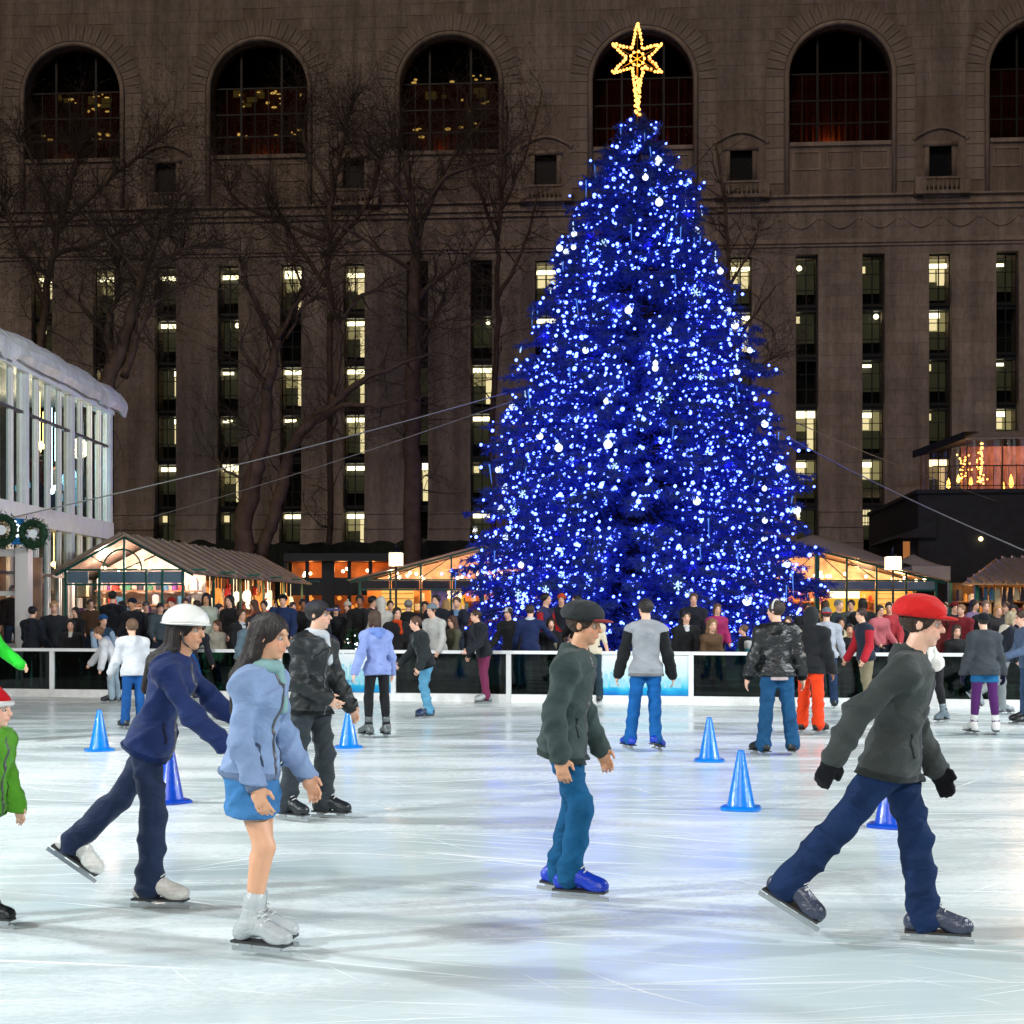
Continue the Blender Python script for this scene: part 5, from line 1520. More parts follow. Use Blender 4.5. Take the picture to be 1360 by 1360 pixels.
bare_tree('bare tree between the second and third arched windows', 66.0,
    [[(436, 745, 0, 9), (438, 600, 0, 8), (440, 450, 0, 8), (436, 340, 0, 7), (440, 260, 0, 8), (455, 190, 0, 5), (470, 130, 0, 3)],
     [(432, 380, 0, 7), (380, 300, 0.5, 5), (350, 240, 0.5, 3)], [(430, 340, 0, 7), (490, 270, -0.5, 5), (510, 200, -0.5, 3)], [(440, 260, 0, 6), (400, 190, 0, 4), (410, 130, 0, 2)], [(432, 320, 0, 6), (310, 270, 0.5, 4), (280, 200, 0.5, 2)]], 23, 240, 3)
bare_tree('slender bare tree against the stone piers, partly behind the left side of the Christmas tree', 66.0,
    [[(655, 745, 0, 8), (655, 560, 0, 8), (660, 420, 0, 7), (662, 320, 0, 6), (668, 240, 0, 6), (675, 150, 0, 3)],
     [(660, 400, 0, 6), (700, 320, 0.5, 4), (715, 250, 0.5, 2)], [(662, 320, 0, 5), (630, 240, -0.5, 4), (620, 130, -0.5, 2)], [(665, 280, 0, 5), (700, 200, 0.4, 3), (720, 120, 0.4, 2)]], 29, 100, 3)
bare_tree('sparse bare tree with seed balls beside the right flank of the Christmas tree', 62.0,
    [[(960, 745, 0, 8), (962, 600, 0, 8), (965, 480, 0, 7), (968, 380, 0, 5), (965, 280, 0, 5), (950, 190, 0, 3)],
     [(966, 470, 0, 6), (1000, 420, -0.5, 4), (1030, 380, -0.8, 2)], [(966, 520, 0, 5), (1005, 490, 0, 4), (1035, 470, 0, 2)], [(968, 380, 0, 4), (1000, 330, 0, 3), (1010, 290, 0, 2)]], 31, 60, 3)

# ------------------------------------------------------------------ guy wires
m_cable = mat('steel_cable', (0.30, 0.31, 0.30), 0.7, metal=0.2)
def cable(a, b, lab):
    pa, pb = at(*a), at(*b)
    q = MB(); n = 16
    q.tube([pa.lerp(pb, i / n) + Vector((0, 0, -0.12 * math.sin(math.pi * i / n))) for i in range(n + 1)], 0.017, 5)
    tag(q.build('guy_wire', m_cable, None, True), lab, 'cable')
cable((-40, 700, 31), (672, 522, 43.5), 'upper thin guy wire rising from the left to the tree')
cable((170, 696, 50), (680, 533, 44.5), 'lower thin guy wire rising from the left to the tree')
cable((1036, 575, 44.0), (1420, 757, 28), 'thin guy wire falling from the tree to the lower right')
cable((1020, 545, 46.0), (1330, 668, 57), 'fainter thin guy wire running from the tree to the restaurant roof')
# small dark conifer in a tub behind the barrier
sh = empty('potted_conifer', (gx(468, 29.6), 29.6, -0.06), 0, 'small dark potted conifer dotted with white lights behind the left banner', 'plant')
q = MB(); q.lathe([(0.001, 0), (0.16, 0), (0.2, 0.4), (0.17, 0.4), (0.001, 0.38)], 14); q.build('tub', m_fascd, sh)
q = MB(); rs = random.Random(4)
for k in range(1400):
    z = 0.42 + 0.95 * rs.random() ** 1.3; r_ = 0.36 * (1 - (z - 0.42) / 1.05) * rs.uniform(0.4, 1); a_ = rs.uniform(0, 6.28)
    c_ = Vector((r_ * math.cos(a_), r_ * math.sin(a_), z)); dv = Vector((math.cos(a_), math.sin(a_), rs.uniform(-0.4, 0.3))).normalized() * 0.1; s_ = dv.cross(Vector((rs.gauss(0, 1), rs.gauss(0, 1), rs.gauss(0, 1)))).normalized() * 0.012
    q.add([c_ - s_, c_ + s_, c_ + dv], [(0, 1, 2)])
o = q.build('foliage', m_wreath, sh)
q = MB()
for k in range(26):
    z = 0.5 + 0.8 * rs.random(); r_ = 0.36 * (1 - (z - 0.42) / 1.05); a_ = rs.uniform(3.4, 6.0); q.ball((r_ * math.cos(a_), r_ * math.sin(a_), z), 0.013, n=6, m=4)
q.build('fairy_lights', e_cool, sh)
# ------------------------------------------------------------------ people: smooth distance fields meshed with surface nets
def cap(a, b, ra, rb):
    a = np.asarray(a, float); b = np.asarray(b, float); ab = b - a; l2 = float(ab @ ab) + 1e-12
    def f(p):
        t = np.clip(((p - a) @ ab) / l2, 0, 1)
        return np.linalg.norm(p - a - t[:, None] * ab, axis=1) - (ra + (rb - ra) * t)
    m_ = max(ra, rb)
    return f, np.minimum(a, b) - m_, np.maximum(a, b) + m_
def ell(c, r, Rm=None):
    c = np.asarray(c, float); r = np.asarray(r, float)
    Rm = np.eye(3) if Rm is None else np.asarray(Rm, float)
    def f(p):
        q = (p - c) @ Rm
        k0 = np.linalg.norm(q / r, axis=1); k1 = np.linalg.norm(q / (r * r), axis=1) + 1e-9
        return k0 * (k0 - 1.0) / k1
    ext = np.sqrt(((Rm * r) ** 2).sum(1))
    return f, c - ext, c + ext
def smin(a, b, k):
    h = np.maximum(k - np.abs(a - b), 0.0) / k
    return np.minimum(a, b) - h * h * k * 0.25
class Field:
    def __init__(self, prims, k=0.03, grow=0.0, cuts=(), subs=(), fold=0.0):
        self.pr = prims; self.k = k; self.g = grow; self.cuts = cuts; self.subs = subs; self.fold = fold; self.mg = 0.0; self.hairc = None
        self.lo = np.min([p[1] for p in prims], 0) - grow - 0.02 - fold; self.hi = np.max([p[2] for p in prims], 0) + grow + 0.02 + fold
    def __call__(self, p):
        m = max(0.10, self.k + self.g + 0.06) + self.mg
        d = np.full(len(p), 1.0)
        for q in self.pr:                              # each piece only where it can matter
            w = np.flatnonzero(((p > q[1] - m) & (p < q[2] + m)).all(1))
            if len(w): d[w] = smin(d[w], q[0](p[w]), self.k)
        d = d - self.g
        if self.fold:
            x, y, z = p[:, 0], p[:, 1], p[:, 2]
            r1 = 1 - 2 * np.abs(np.sin(17 * z + 3.2 * np.sin(5 * x + 2) + 3.5 * np.sin(6 * y + 1)))
            r2 = 1 - 2 * np.abs(np.sin(13 * z - 12 * x + 9 * y + 2.0 * np.sin(8 * z)))
            m1 = np.clip(np.sin(6 * z + 8 * x + 3) * np.sin(7 * y - 4 * z + 1) + 0.35, 0, 1)
            w = -(np.maximum(r1, -0.2) * m1 + 0.7 * np.maximum(r2, -0.2) * (1 - m1)) * 1.1 + 0.3 * np.sin(40 * z + 25 * x)
            if self.hairc is not None:
                q = (p - self.hairc[0]) @ self.hairc[1]
                th = np.arctan2(q[:, 0], q[:, 1])
                w = np.sin(23 * th + 1.5 * np.sin(18 * q[:, 2]) + 2) + 0.5 * np.sin(41 * th + 2 * np.sin(11 * q[:, 2]))
            d = d + self.fold * w
        for s_ in self.subs:
            d = -smin(-d, s_[0](p), 0.012)
        for (n, o) in self.cuts:                       # keep the side where (p-o).n < 0
            d = np.maximum(d, (p - o) @ n)
        return d
def nets(fld, h):
    lo, hi = fld.lo, fld.hi
    for f_ in getattr(fld, 'subf', [fld]): f_.mg = h * 8
    n = np.ceil((hi - lo) / h).astype(int) + 2
    C = 4
    nc = n // C + 2
    gx_ = [lo[i] - h + np.arange(nc[i]) * h * C for i in range(3)]
    G = np.stack(np.meshgrid(*gx_, indexing='ij'), -1).reshape(-1, 3)
    vc = fld(G).reshape(nc)
    near = np.abs(vc) < h * C * 2.3
    V = np.repeat(np.repeat(np.repeat(vc, C, 0), C, 1), C, 2).astype(np.float32)
    M = np.repeat(np.repeat(np.repeat(near, C, 0), C, 1), C, 2)
    # a coarse sample owns the block centred on it
    sh = C // 2
    ix = np.argwhere(M)
    P_ = (lo - h) + (ix - sh) * h
    V[M] = fld(P_)
    org = lo - h - sh * h
    s_ = V < 0
    cnt = np.zeros(np.array(V.shape) - 1, np.int8)
    for i in (0, 1):
        for j in (0, 1):
            for k in (0, 1):
                cnt += s_[i:V.shape[0] - 1 + i, j:V.shape[1] - 1 + j, k:V.shape[2] - 1 + k]
    act = (cnt > 0) & (cnt < 8)
    ids = np.argwhere(act)
    if len(ids) == 0: return np.zeros((0, 3)), np.zeros((0, 4), int)
    idx = np.full(act.shape, -1, np.int64); idx[act] = np.arange(len(ids))
    acc = np.zeros((len(ids), 3)); num = np.zeros(len(ids))
    cor = [(0, 0, 0), (1, 0, 0), (0, 1, 0), (1, 1, 0), (0, 0, 1), (1, 0, 1), (0, 1, 1), (1, 1, 1)]
    cv = [V[ids[:, 0] + c[0], ids[:, 1] + c[1], ids[:, 2] + c[2]].astype(float) for c in cor]
    for (a, b) in ((0, 1), (2, 3), (4, 5), (6, 7), (0, 2), (1, 3), (4, 6), (5, 7), (0, 4), (1, 5), (2, 6), (3, 7)):
        va, vb = cv[a], cv[b]
        x = (va < 0) != (vb < 0)
        t = np.where(x, va / (va - vb + 1e-12), 0)
        pa, pb = np.array(cor[a], float), np.array(cor[b], float)
        acc += np.where(x[:, None], pa + t[:, None] * (pb - pa), 0); num += x
    verts = org + (ids + acc / num[:, None]) * h
    quads = []
    for ax in range(3):
        o1, o2 = [(1, 2), (2, 0), (0, 1)][ax]
        sl0 = [slice(None)] * 3; sl1 = [slice(None)] * 3
        sl0[ax] = slice(0, -1); sl1[ax] = slice(1, None)
        d_ = s_[tuple(sl0)] != s_[tuple(sl1)]
        e = np.argwhere(d_)
        ok = (e[:, o1] > 0) & (e[:, o2] > 0) & (e[:, o1] < act.shape[o1]) & (e[:, o2] < act.shape[o2]) & (e[:, ax] < act.shape[ax])
        e = e[ok]
        if not len(e): continue
        def cell(a, b):
            q = e.copy(); q[:, o1] -= a; q[:, o2] -= b
            return idx[q[:, 0], q[:, 1], q[:, 2]]
        c00, c10, c11, c01 = cell(0, 0), cell(1, 0), cell(1, 1), cell(0, 1)
        inside = s_[tuple(e.T)]
        qd = np.stack([c11, c01, c00, c10], 1)
        qd[~inside] = qd[~inside][:, ::-1]
        quads.append(qd)
    Q = np.concatenate(quads); Q = Q[(Q >= 0).all(1)]
    return verts, Q

def Rx(a): c, s_ = math.cos(a), math.sin(a); return np.array([[1, 0, 0], [0, c, -s_], [0, s_, c]])
def Ry(a): c, s_ = math.cos(a), math.sin(a); return np.array([[c, 0, s_], [0, 1, 0], [-s_, 0, c]])
def Rz(a): c, s_ = math.cos(a), math.sin(a); return np.array([[c, -s_, 0], [s_, c, 0], [0, 0, 1]])
DN = np.array([0, 0, -1.0]); UP = np.array([0, 0, 1.0])

def cloth(c, kind='cloth'):
    key = '%s_%d_%d_%d' % (kind, *c)
    if key in _mc: return _mc[key]
    rough, fine, fs, wr, ws, spec = {'leather': (0.36, 0.25, 60, 0.45, 6, 0.5), 'denim': (0.85, 0.2, 240, 0.40, 5.5, 0.2), 'puffer': (0.5, 0.2, 60, 0.4, 5, 0.4), 'knit': (0.95, 0.6, 130, 0.15, 4, 0.1)}.get(kind, (0.78, 0.10, 150, 0.35, 5, 0.25))
    m, nt, b = new_mat(key)
    N = nt.nodes; L = nt.links
    l_ = tuple(q * 0.74 for q in S(c))
    tc = N.new('ShaderNodeTexCoord')
    def nz(scale, detail, dist, st=(1, 1, 1)):
        mp = N.new('ShaderNodeMapping'); mp.inputs['Scale'].default_value = st; L.new(tc.outputs['Object'], mp.inputs[0])
        n = N.new('ShaderNodeTexNoise'); n.inputs['Scale'].default_value = scale; n.inputs['Detail'].default_value = detail; n.inputs['Distortion'].default_value = dist
        L.new(mp.outputs[0], n.inputs[0]); return n.outputs[0]
    big = nz(ws, 3, 1.6, (1.0, 1.0, 1.7)); small = nz(fs, 3, 0.0); tone = nz(5, 5, 0.3)
    def rng(x, c0, c1):
        n = N.new('ShaderNodeMapRange'); L.new(x, n.inputs[0]); n.inputs[1].default_value = 0.3; n.inputs[2].default_value = 0.7; n.inputs[3].default_value = c0; n.inputs[4].default_value = c1; return n.outputs[0]
    v = 0.22 if kind == 'denim' else 0.12
    t1 = N.new('ShaderNodeMath'); t1.operation = 'MULTIPLY'; L.new(rng(tone, 1 - v, 1 + v), t1.inputs[0]); L.new(rng(small, 0.96, 1.04), t1.inputs[1])
    cb = N.new('ShaderNodeCombineColor')
    for i in range(3): L.new(t1.outputs[0], cb.inputs[i])
    mx = N.new('ShaderNodeMix'); mx.data_type = 'RGBA'; mx.blend_type = 'MULTIPLY'; mx.inputs[0].default_value = 1; mx.inputs[6].default_value = (*l_, 1)
    L.new(cb.outputs[0], mx.inputs[7]); L.new(mx.outputs[2], b.inputs['Base Color'])
    b.inputs['Roughness'].default_value = rough; b.inputs['Specular IOR Level'].default_value = spec
    if kind in ('knit', 'cloth'): b.inputs['Sheen Weight'].default_value = 0.08
    b1 = N.new('ShaderNodeBump'); b1.inputs['Strength'].default_value = wr; b1.inputs['Distance'].default_value = 0.05; L.new(big, b1.inputs['Height'])
    b2 = N.new('ShaderNodeBump'); b2.inputs['Strength'].default_value = fine; b2.inputs['Distance'].default_value = 0.004; L.new(small, b2.inputs['Height']); L.new(b1.outputs[0], b2.inputs['Normal'])
    L.new(b2.outputs[0], b.inputs['Normal'])
    _mc[key] = m
    return m
def hair_mat(c):
    return mat('hair_%d_%d_%d' % c, S(c), 0.45, var=0.3, vscale=60, bump=0.9, bscale=90, stretch=(2.4, 2.4, 0.25))
def skin_mat(c):
    key = 'skin_%d_%d_%d' % c
    if key in _mc: return _mc[key]
    m, nt, b = new_mat(key)
    at_ = nt.nodes.new('ShaderNodeAttribute'); at_.attribute_name = 'tint'
    mx = nt.nodes.new('ShaderNodeMix'); mx.data_type = 'RGBA'; mx.blend_type = 'MULTIPLY'; mx.inputs[0].default_value = 1
    mx.inputs[6].default_value = (*S(c), 1)
    nt.links.new(at_.outputs['Color'], mx.inputs[7]); nt.links.new(mx.outputs[2], b.inputs['Base Color'])
    b.inputs['Roughness'].default_value = 0.5
    b.inputs['Subsurface Weight'].default_value = 0.08
    b.inputs['Subsurface Radius'].default_value = (0.01, 0.004, 0.002)
    _mc[key] = m
    return m
m_eye = mat('eye_white', (0.42, 0.38, 0.35), 0.3)
m_iris = mat('eye_iris', (0.03, 0.018, 0.01), 0.15)
m_blade = mat('skate_blade_steel', (0.55, 0.57, 0.58), 0.25, metal=0.9)
m_sole = mat('skate_sole', (0.03, 0.03, 0.03), 0.6)
LIGHT, TAN, BROWN, DARK = (226, 178, 152), (205, 152, 118), (150, 100, 72), (96, 62, 46)
N_PEOPLE = [0]

def fmesh(name, fld, h, m_, parent, smooth=True):
    v, q = nets(fld, h)
    if len(q) == 0: return None
    return link(name, np_mesh(name, v, q, m_, smooth), parent)

def person(label, x, y, H=1.72, yaw=0.0, lean=0, side=0, twist=0, hyaw=0, hpitch=0,
           la=(5, 8, 12, 0), ra=(5, 8, 12, 0), ll=(3, 3, 4, 8), rl=(3, 3, 4, 8), sex='m', build=1.0, skin=LIGHT,
           top=('jacket', (40, 40, 45)), top_kind='cloth', hem=0.02, sleeve='long', tt=None, bottom=('trousers', (40, 50, 70)), bot_kind='cloth', loose=0.0,
           hair=('short', (40, 28, 22)), hat=None, shoes=('skate', (30, 30, 32)), extras=(), h=0.022, z=0.0, child=False, group='skaters and onlookers', gloves=None, legs=True, collar=0.0, detail=0):
    N_PEOPLE[0] += 1
    seed = N_PEOPLE[0]
    root = empty('person', (x, y, z), R(yaw), label, 'person', group)
    r = math.radians
    hs = 1.18 if child else 1.0
    Rt = Rz(r(twist)) @ Ry(r(side)) @ Rx(r(lean))
    Rh = Rz(r(twist + hyaw)) @ Rx(r(lean * 0.35 + hpitch)) @ Ry(r(side * 0.3))
    up = Rt @ UP; lt = Rt @ np.array([1.0, 0, 0]); fw = Rt @ np.array([0, -1.0, 0])
    pel = np.zeros(3)
    shw = (0.108 if sex == 'm' else 0.094) * H * (0.5 + 0.5 * build); hipw = (0.050 if sex == 'm' else 0.054) * H
    def T(u, l=0.0, f=0.0): return pel + up * u * H + lt * l * H + fw * f * H
    nk0, nk1 = T(0.285), T(0.325, 0, 0.012)
    hu = 0.130 * H * hs
    hc = T(0.335, 0, 0.012) + Rh @ np.array([0, -0.05 * hu, 0.50 * hu])
    def Hd(a, b, c): return hc + Rh @ (np.array([a, b, c]) * hu)
    b_ = build
    # --- torso
    if sex == 'm':
        torso = [ell(T(0.20, 0, 0.004), np.array([0.092 * b_, 0.060 * b_, 0.105]) * H, Rt), ell(T(0.10), np.array([0.080 * b_, 0.056 * b_, 0.10]) * H, Rt), ell(T(0.02), np.array([0.084 * b_, 0.058 * b_, 0.075]) * H, Rz(r(twist * 0.4)))]
    else:
        torso = [ell(T(0.20, 0, 0.004), np.array([0.086 * b_, 0.058 * b_, 0.10]) * H, Rt), ell(T(0.215, 0, 0.034), np.array([0.072 * b_, 0.040 * b_, 0.045]) * H, Rt), ell(T(0.10), np.array([0.072 * b_, 0.052 * b_, 0.10]) * H, Rt), ell(T(0.015), np.array([0.094 * b_, 0.066 * b_, 0.075]) * H, Rz(r(twist * 0.4)))]
    shL, shR = T(0.258, shw / H), T(0.258, -shw / H)
    torso.append(cap(shL, shR, 0.036 * H, 0.036 * H))
    torso.append(cap(T(0.296, 0, -0.006), shL, 0.030 * H, 0.033 * H)); torso.append(cap(T(0.296, 0, -0.006), shR, 0.030 * H, 0.033 * H))
    torso.append(cap(T(0.275), T(0.24), 0.036 * H, 0.070 * H))
    neck = [cap(nk0, nk1 + up * 0.03 * H, 0.034 * H * (0.9 if sex == 'f' else 1), 0.031 * H)]
    head = [ell(Hd(0, 0.07, 0.14), np.array([0.335, 0.42, 0.36]) * hu, Rh), ell(Hd(0, -0.10, -0.13), np.array([0.265, 0.29, 0.36]) * hu, Rh), ell(Hd(0, -0.25, -0.40), np.array([0.11, 0.10, 0.09]) * hu, Rh),
            cap(Hd(0, -0.375, 0.06), Hd(0, -0.46, -0.10), 0.040 * hu, 0.062 * hu), cap(Hd(-0.15, -0.335, 0.12), Hd(0.15, -0.335, 0.12), 0.05 * hu, 0.05 * hu),
            ell(Hd(0, -0.375, -0.255), np.array([0.10, 0.05, 0.045]) * hu, Rh), ell(Hd(0.345, 0.04, -0.02), np.array([0.035, 0.085, 0.13]) * hu, Rh), ell(Hd(-0.345, 0.04, -0.02), np.array([0.035, 0.085, 0.13]) * hu, Rh),
            cap(Hd(-0.16, -0.27, -0.08), Hd(-0.10, -0.3, -0.2), 0.08 * hu, 0.06 * hu), cap(Hd(0.16, -0.27, -0.08), Hd(0.10, -0.3, -0.2), 0.08 * hu, 0.06 * hu)]
    eyes_sub = [ell(Hd(s_ * 0.145, -0.405, 0.025), np.array([0.075, 0.075, 0.05]) * hu, Rh) for s_ in (-1, 1)]
    # --- arms
    arms = []; uppers = []; hands = []
    tips = {}
    for sgn, (fx, ab, el_, inn), sh in ((1, la, shL), (-1, ra, shR)):
        B = Rt @ Ry(-sgn * r(ab))
        d1 = B @ (Rx(-r(fx)) @ DN)
        d2 = B @ (Rz(-sgn * r(inn)) @ (Rx(-r(fx + el_)) @ DN))
        elb = sh + d1 * 0.168 * H; wr = elb + d2 * 0.148 * H
        am = 0.92 if sex == 'f' else 1.0
        uppers.append(cap(sh, elb, 0.031 * H * b_ * am, 0.024 * H * am))
        arms += [cap(sh, elb, 0.031 * H * b_ * am, 0.024 * H * am), cap(elb, wr, 0.025 * H * am, 0.0175 * H * am)]
        # hand: palm, four bent fingers, thumb from the side of the palm
        across = np.cross(d2, Rt @ np.array([sgn * 1.0, 0, 0])); across /= np.linalg.norm(across) + 1e-9   # palm width direction
        pn = np.cross(across, d2)                                                      # out of the palm (towards the body)
        if pn @ (lt * -sgn) < 0: pn = -pn
        hl = 0.100 * H
        pc = wr + d2 * hl * 0.25
        hnd = [cap(wr, wr + d2 * hl * 0.22, 0.017 * H, 0.019 * H), ell(pc + d2 * hl * 0.03, np.array([0.0255, 0.0125, 0.031]) * H, np.stack([across, pn, d2], 1))]
        if np.dot(across, fw) < 0: across = -across
        for i, (o, ln) in enumerate(((0.019, 0.044), (0.0065, 0.049), (-0.0065, 0.046), (-0.019, 0.037))):
            k0 = pc + d2 * hl * 0.27 + across * o * H
            k1 = k0 + (d2 * 0.92 + pn * 0.4) * ln * 0.5 * H; k2 = k1 + (d2 * 0.62 + pn * 0.8) * ln * 0.52 * H
            hnd += [cap(k0, k1, 0.0058 * H, 0.0053 * H), cap(k1, k2, 0.0053 * H, 0.0045 * H)]
        t0 = wr + d2 * hl * 0.12 + across * 0.016 * H; t1 = t0 + (d2 * 0.75 + across * 0.75 + pn * 0.2) * 0.024 * H; t2 = t1 + (d2 * 0.95 + across * 0.15 + pn * 0.3) * 0.022 * H
        hnd += [cap(t0, t1, 0.0078 * H, 0.0066 * H), cap(t1, t2, 0.0066 * H, 0.0052 * H)]
        hands += hnd
        tips[sgn] = (wr, d2, elb, pc)
    # --- legs
    lg = []; thighs = []; shins = []; feet = []; lgc = []; hipc = []
    Rp = Rz(r(twist * 0.3))
    low = []
    for sgn, L_ in ((1, ll), (-1, rl)):
        fx, ab, kn, fyaw = L_[:4]; fpit = L_[4] if len(L_) > 4 else 0
        hp = pel + Rp @ np.array([sgn * hipw, 0, -0.012 * H])
        B = Ry(-sgn * r(ab))
        d1 = B @ (Rx(-r(fx)) @ DN); d2 = B @ (Rx(-r(fx - kn)) @ DN)
        kne = hp + d1 * 0.238 * H; ank = kne + d2 * 0.232 * H
        lm = 0.94 if sex == 'f' else 1.0
        thighs.append(cap(hp, kne, 0.049 * H * b_ * lm, 0.033 * H * lm)); shins.append(cap(kne, ank, 0.034 * H * lm, 0.022 * H * lm))
        back = -np.cross(np.cross(d2, fw), d2); 
        lg += [cap(hp, kne, 0.049 * H * b_ * lm, 0.033 * H * lm), cap(kne, ank, 0.034 * H * lm, 0.022 * H * lm), cap(kne + d2 * 0.045 * H - fw * 0.010 * H, kne + d2 * 0.12 * H - fw * 0.006 * H, 0.030 * H * lm, 0.024 * H * lm)]
        lgc += lg[-3:] + [cap(ank - d2 * 0.03 * H, ank + d2 * 0.008 * H, 0.024 * H, 0.027 * H)]
        hipc.append(cap(hp, hp + d1 * (max(0.0, hem) + 0.035) * H, 0.0555 * H * b_ * lm, 0.0535 * H * b_ * lm))
        Rf = Rz(sgn * r(fyaw)) @ Rx(r(fpit))
        ff = Rf @ np.array([0, -1.0, 0]); fu = Rf @ UP
        fl = 0.150 * H
        heel = ank - ff * 0.028 * H - fu * 0.026 * H; toe = ank + ff * 0.112 * H - fu * 0.033 * H
        lg += [cap(ank, heel, 0.022 * H, 0.020 * H), cap(ank, toe, 0.022 * H, 0.015 * H)]
        sk = shoes[0] == 'skate'
        drop = 0.050 * H + (0.058 if sk else 0.012)
        feet.append((ank, ff, fu, heel, toe, d2, sgn))
        low.append(min((ank - fu * drop - ff * 0.05 * H)[2], (ank - fu * drop + ff * 0.11 * H)[2]))
    dz = -min(low)
    shift = np.array([0, 0, dz])
    rootz = Matrix.Translation(Vector(shift))
    # --- body: one continuous skin
    bodyp = torso + neck + head + arms + hands + lg
    fld = Field(torso + neck + arms + lg, 0.024 * H / 1.7)
    hf = Field(head, 0.05 * hu, subs=eyes_sub); hdf = Field(hands, 0.006)
    class Body:
        lo = np.minimum(np.minimum(fld.lo, hf.lo), hdf.lo); hi = np.maximum(np.maximum(fld.hi, hf.hi), hdf.hi)
        subf = [fld, hf, hdf]
        def __call__(s_, p): return smin(smin(fld(p), hf(p), 0.015), hdf(p), 0.008)
    v, q = nets(Body(), 0.0088 if (detail and h < 0.0125) else h)
    bme = np_mesh('body', v, q, skin_mat(skin), True)
    # painted features: lips and brows
    tint = np.ones((len(bme.vertices), 4), np.float32)
    vv = np.empty(len(bme.vertices) * 3, np.float32); bme.vertices.foreach_get('co', vv); vv = vv.reshape(-1, 3)
    loc = ((vv - hc) @ Rh) / hu
    lips = np.exp(-((loc[:, 0] / 0.11) ** 2 + ((loc[:, 2] + 0.255) / 0.045) ** 2)) * (loc[:, 1] < -0.3)
    brow = np.exp(-(((np.abs(loc[:, 0]) - 0.15) / 0.09) ** 2 + ((loc[:, 2] - 0.125) / 0.035) ** 2)) * (loc[:, 1] < -0.2)
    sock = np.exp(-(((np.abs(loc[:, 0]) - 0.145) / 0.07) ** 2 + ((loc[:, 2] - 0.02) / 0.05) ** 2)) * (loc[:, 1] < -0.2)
    ck = np.exp(-(((np.abs(loc[:, 0]) - 0.17) / 0.1) ** 2 + ((loc[:, 2] + 0.1) / 0.1) ** 2)) * (loc[:, 1] < -0.1)
    hcol = np.array(S(hair[1] if hair else (40, 30, 25)))
    tint[:, :3] *= (1 - lips[:, None] * np.array([0.18, 0.5, 0.45])) * (1 - brow[:, None] * 0.75) * (1 - ck[:, None] * np.array([0.0, 0.14, 0.14]))
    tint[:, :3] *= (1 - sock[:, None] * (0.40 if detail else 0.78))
    if gloves is not None:
        pass
    at_ = bme.attributes.new('tint', 'FLOAT_COLOR', 'POINT'); at_.data.foreach_set('color', tint.ravel())
    link('body', bme, root, Vector(shift))
    def P(name, fld_, m_, hh=None):
        o = fmesh(name, fld_, hh or h, m_, root)
        if o is not None: o.location = Vector(shift)
        return o
    if detail:
        for s_ in (-1, 1):
            q_ = MB(); c_ = Hd(s_ * 0.145, -0.316, 0.02); q_.ball(c_, 0.056 * hu, n=12, m=8)
            i_ = Hd(s_ * 0.147, -0.346, 0.02); q_.ball(i_, 0.034 * hu, n=10, m=6, mi=1)
            e_ = q_.build('eye', [m_eye, m_iris], root, True); e_.location = Vector(shift)
    # --- lower garment
    wz = T(0.075)
    Rfl = 0.012 if h < 0.0175 else 0.005
    if bottom and legs:
        kind, bc = bottom[0], bottom[1]
        bm2 = cloth(bc, bot_kind)
        hip = torso[2:3] if sex == 'm' else torso[3:4]
        cutw = (up, T(0.085))
        if kind in ('trousers', 'leggings'):
            pr = list(hip)
            pr += lgc
            g_ = (0.012 if kind == 'trousers' else 0.009) + loose
            cuts = [cutw]
            for ft in feet: pass
            fl_ = Field(pr, 0.035, g_, cuts, fold=(Rfl if kind == 'trousers' else 0.0))
            if kind == 'trousers':
                for ft, s_f in zip(feet, shins):
                    ank, ff, fu, heel, toe, d2, sg_ = ft
                    pr.append(cap(ank - d2 * 0.16 * H, ank + d2 * (0.012 * H), 0.028 * H + loose * 0.6, 0.034 * H + loose))
                fl_ = Field(pr, 0.035, g_, cuts, fold=Rfl)
            P('trousers' if kind == 'trousers' else 'leggings', fl_, bm2)
        elif kind in ('skirt', 'shorts'):
            pr = list(hip)
            ln = 0.5 if kind == 'shorts' else 0.62
            for hp_f, L_, sgn in ((thighs[0], ll, 1), (thighs[1], rl, -1)):
                fx, ab = L_[:2]; d1 = Ry(-sgn * r(ab)) @ (Rx(-r(fx)) @ DN); hp = pel + Rp @ np.array([sgn * hipw, 0, -0.012 * H])
                pr.append(cap(hp, hp + d1 * 0.238 * H * ln, 0.056 * H, 0.058 * H if kind == 'skirt' else 0.05 * H))
            bot_c = pel + DN * 0.238 * H * ln * 0.95
            if kind == 'skirt': pr.append(cap(pel + DN * 0.02 * H, bot_c, 0.07 * H, 0.075 * H))
            P(kind, Field(pr, 0.06, 0.004, [cutw, (DN, pel + DN * 0.238 * H * ln)], fold=Rfl), bm2)
            if len(bottom) > 2:                       # tights under it
                pr = list(hip) + lgc
                P('tights', Field(pr, 0.03, 0.009, [cutw]), cloth(bottom[2], 'cloth'))
    # --- upper garment
    tk, tcol = top[0], top[1]
    g_ = tt if tt is not None else {'jacket': 0.014, 'coat': 0.018, 'puffer': 0.026, 'hoodie': 0.014, 'sweater': 0.014, 'shirt': 0.008, 'tshirt': 0.008}[tk]
    tm = cloth(tcol, top_kind)
    pr = list(torso) + hipc
    hz_ = {'coat': -0.16}.get(tk, -hem)
    if hz_ < -0.005: pr.append(cap(T(0.02), T(hz_ + 0.01), 0.070 * H * b_, (0.080 if tk == 'coat' else 0.074) * H * b_)); 
    if tk == 'coat': pr += [cap(T(0.0, 0.035), T(hz_, 0.04), 0.065 * H, 0.065 * H), cap(T(0.0, -0.035), T(hz_, -0.04), 0.065 * H, 0.065 * H)]
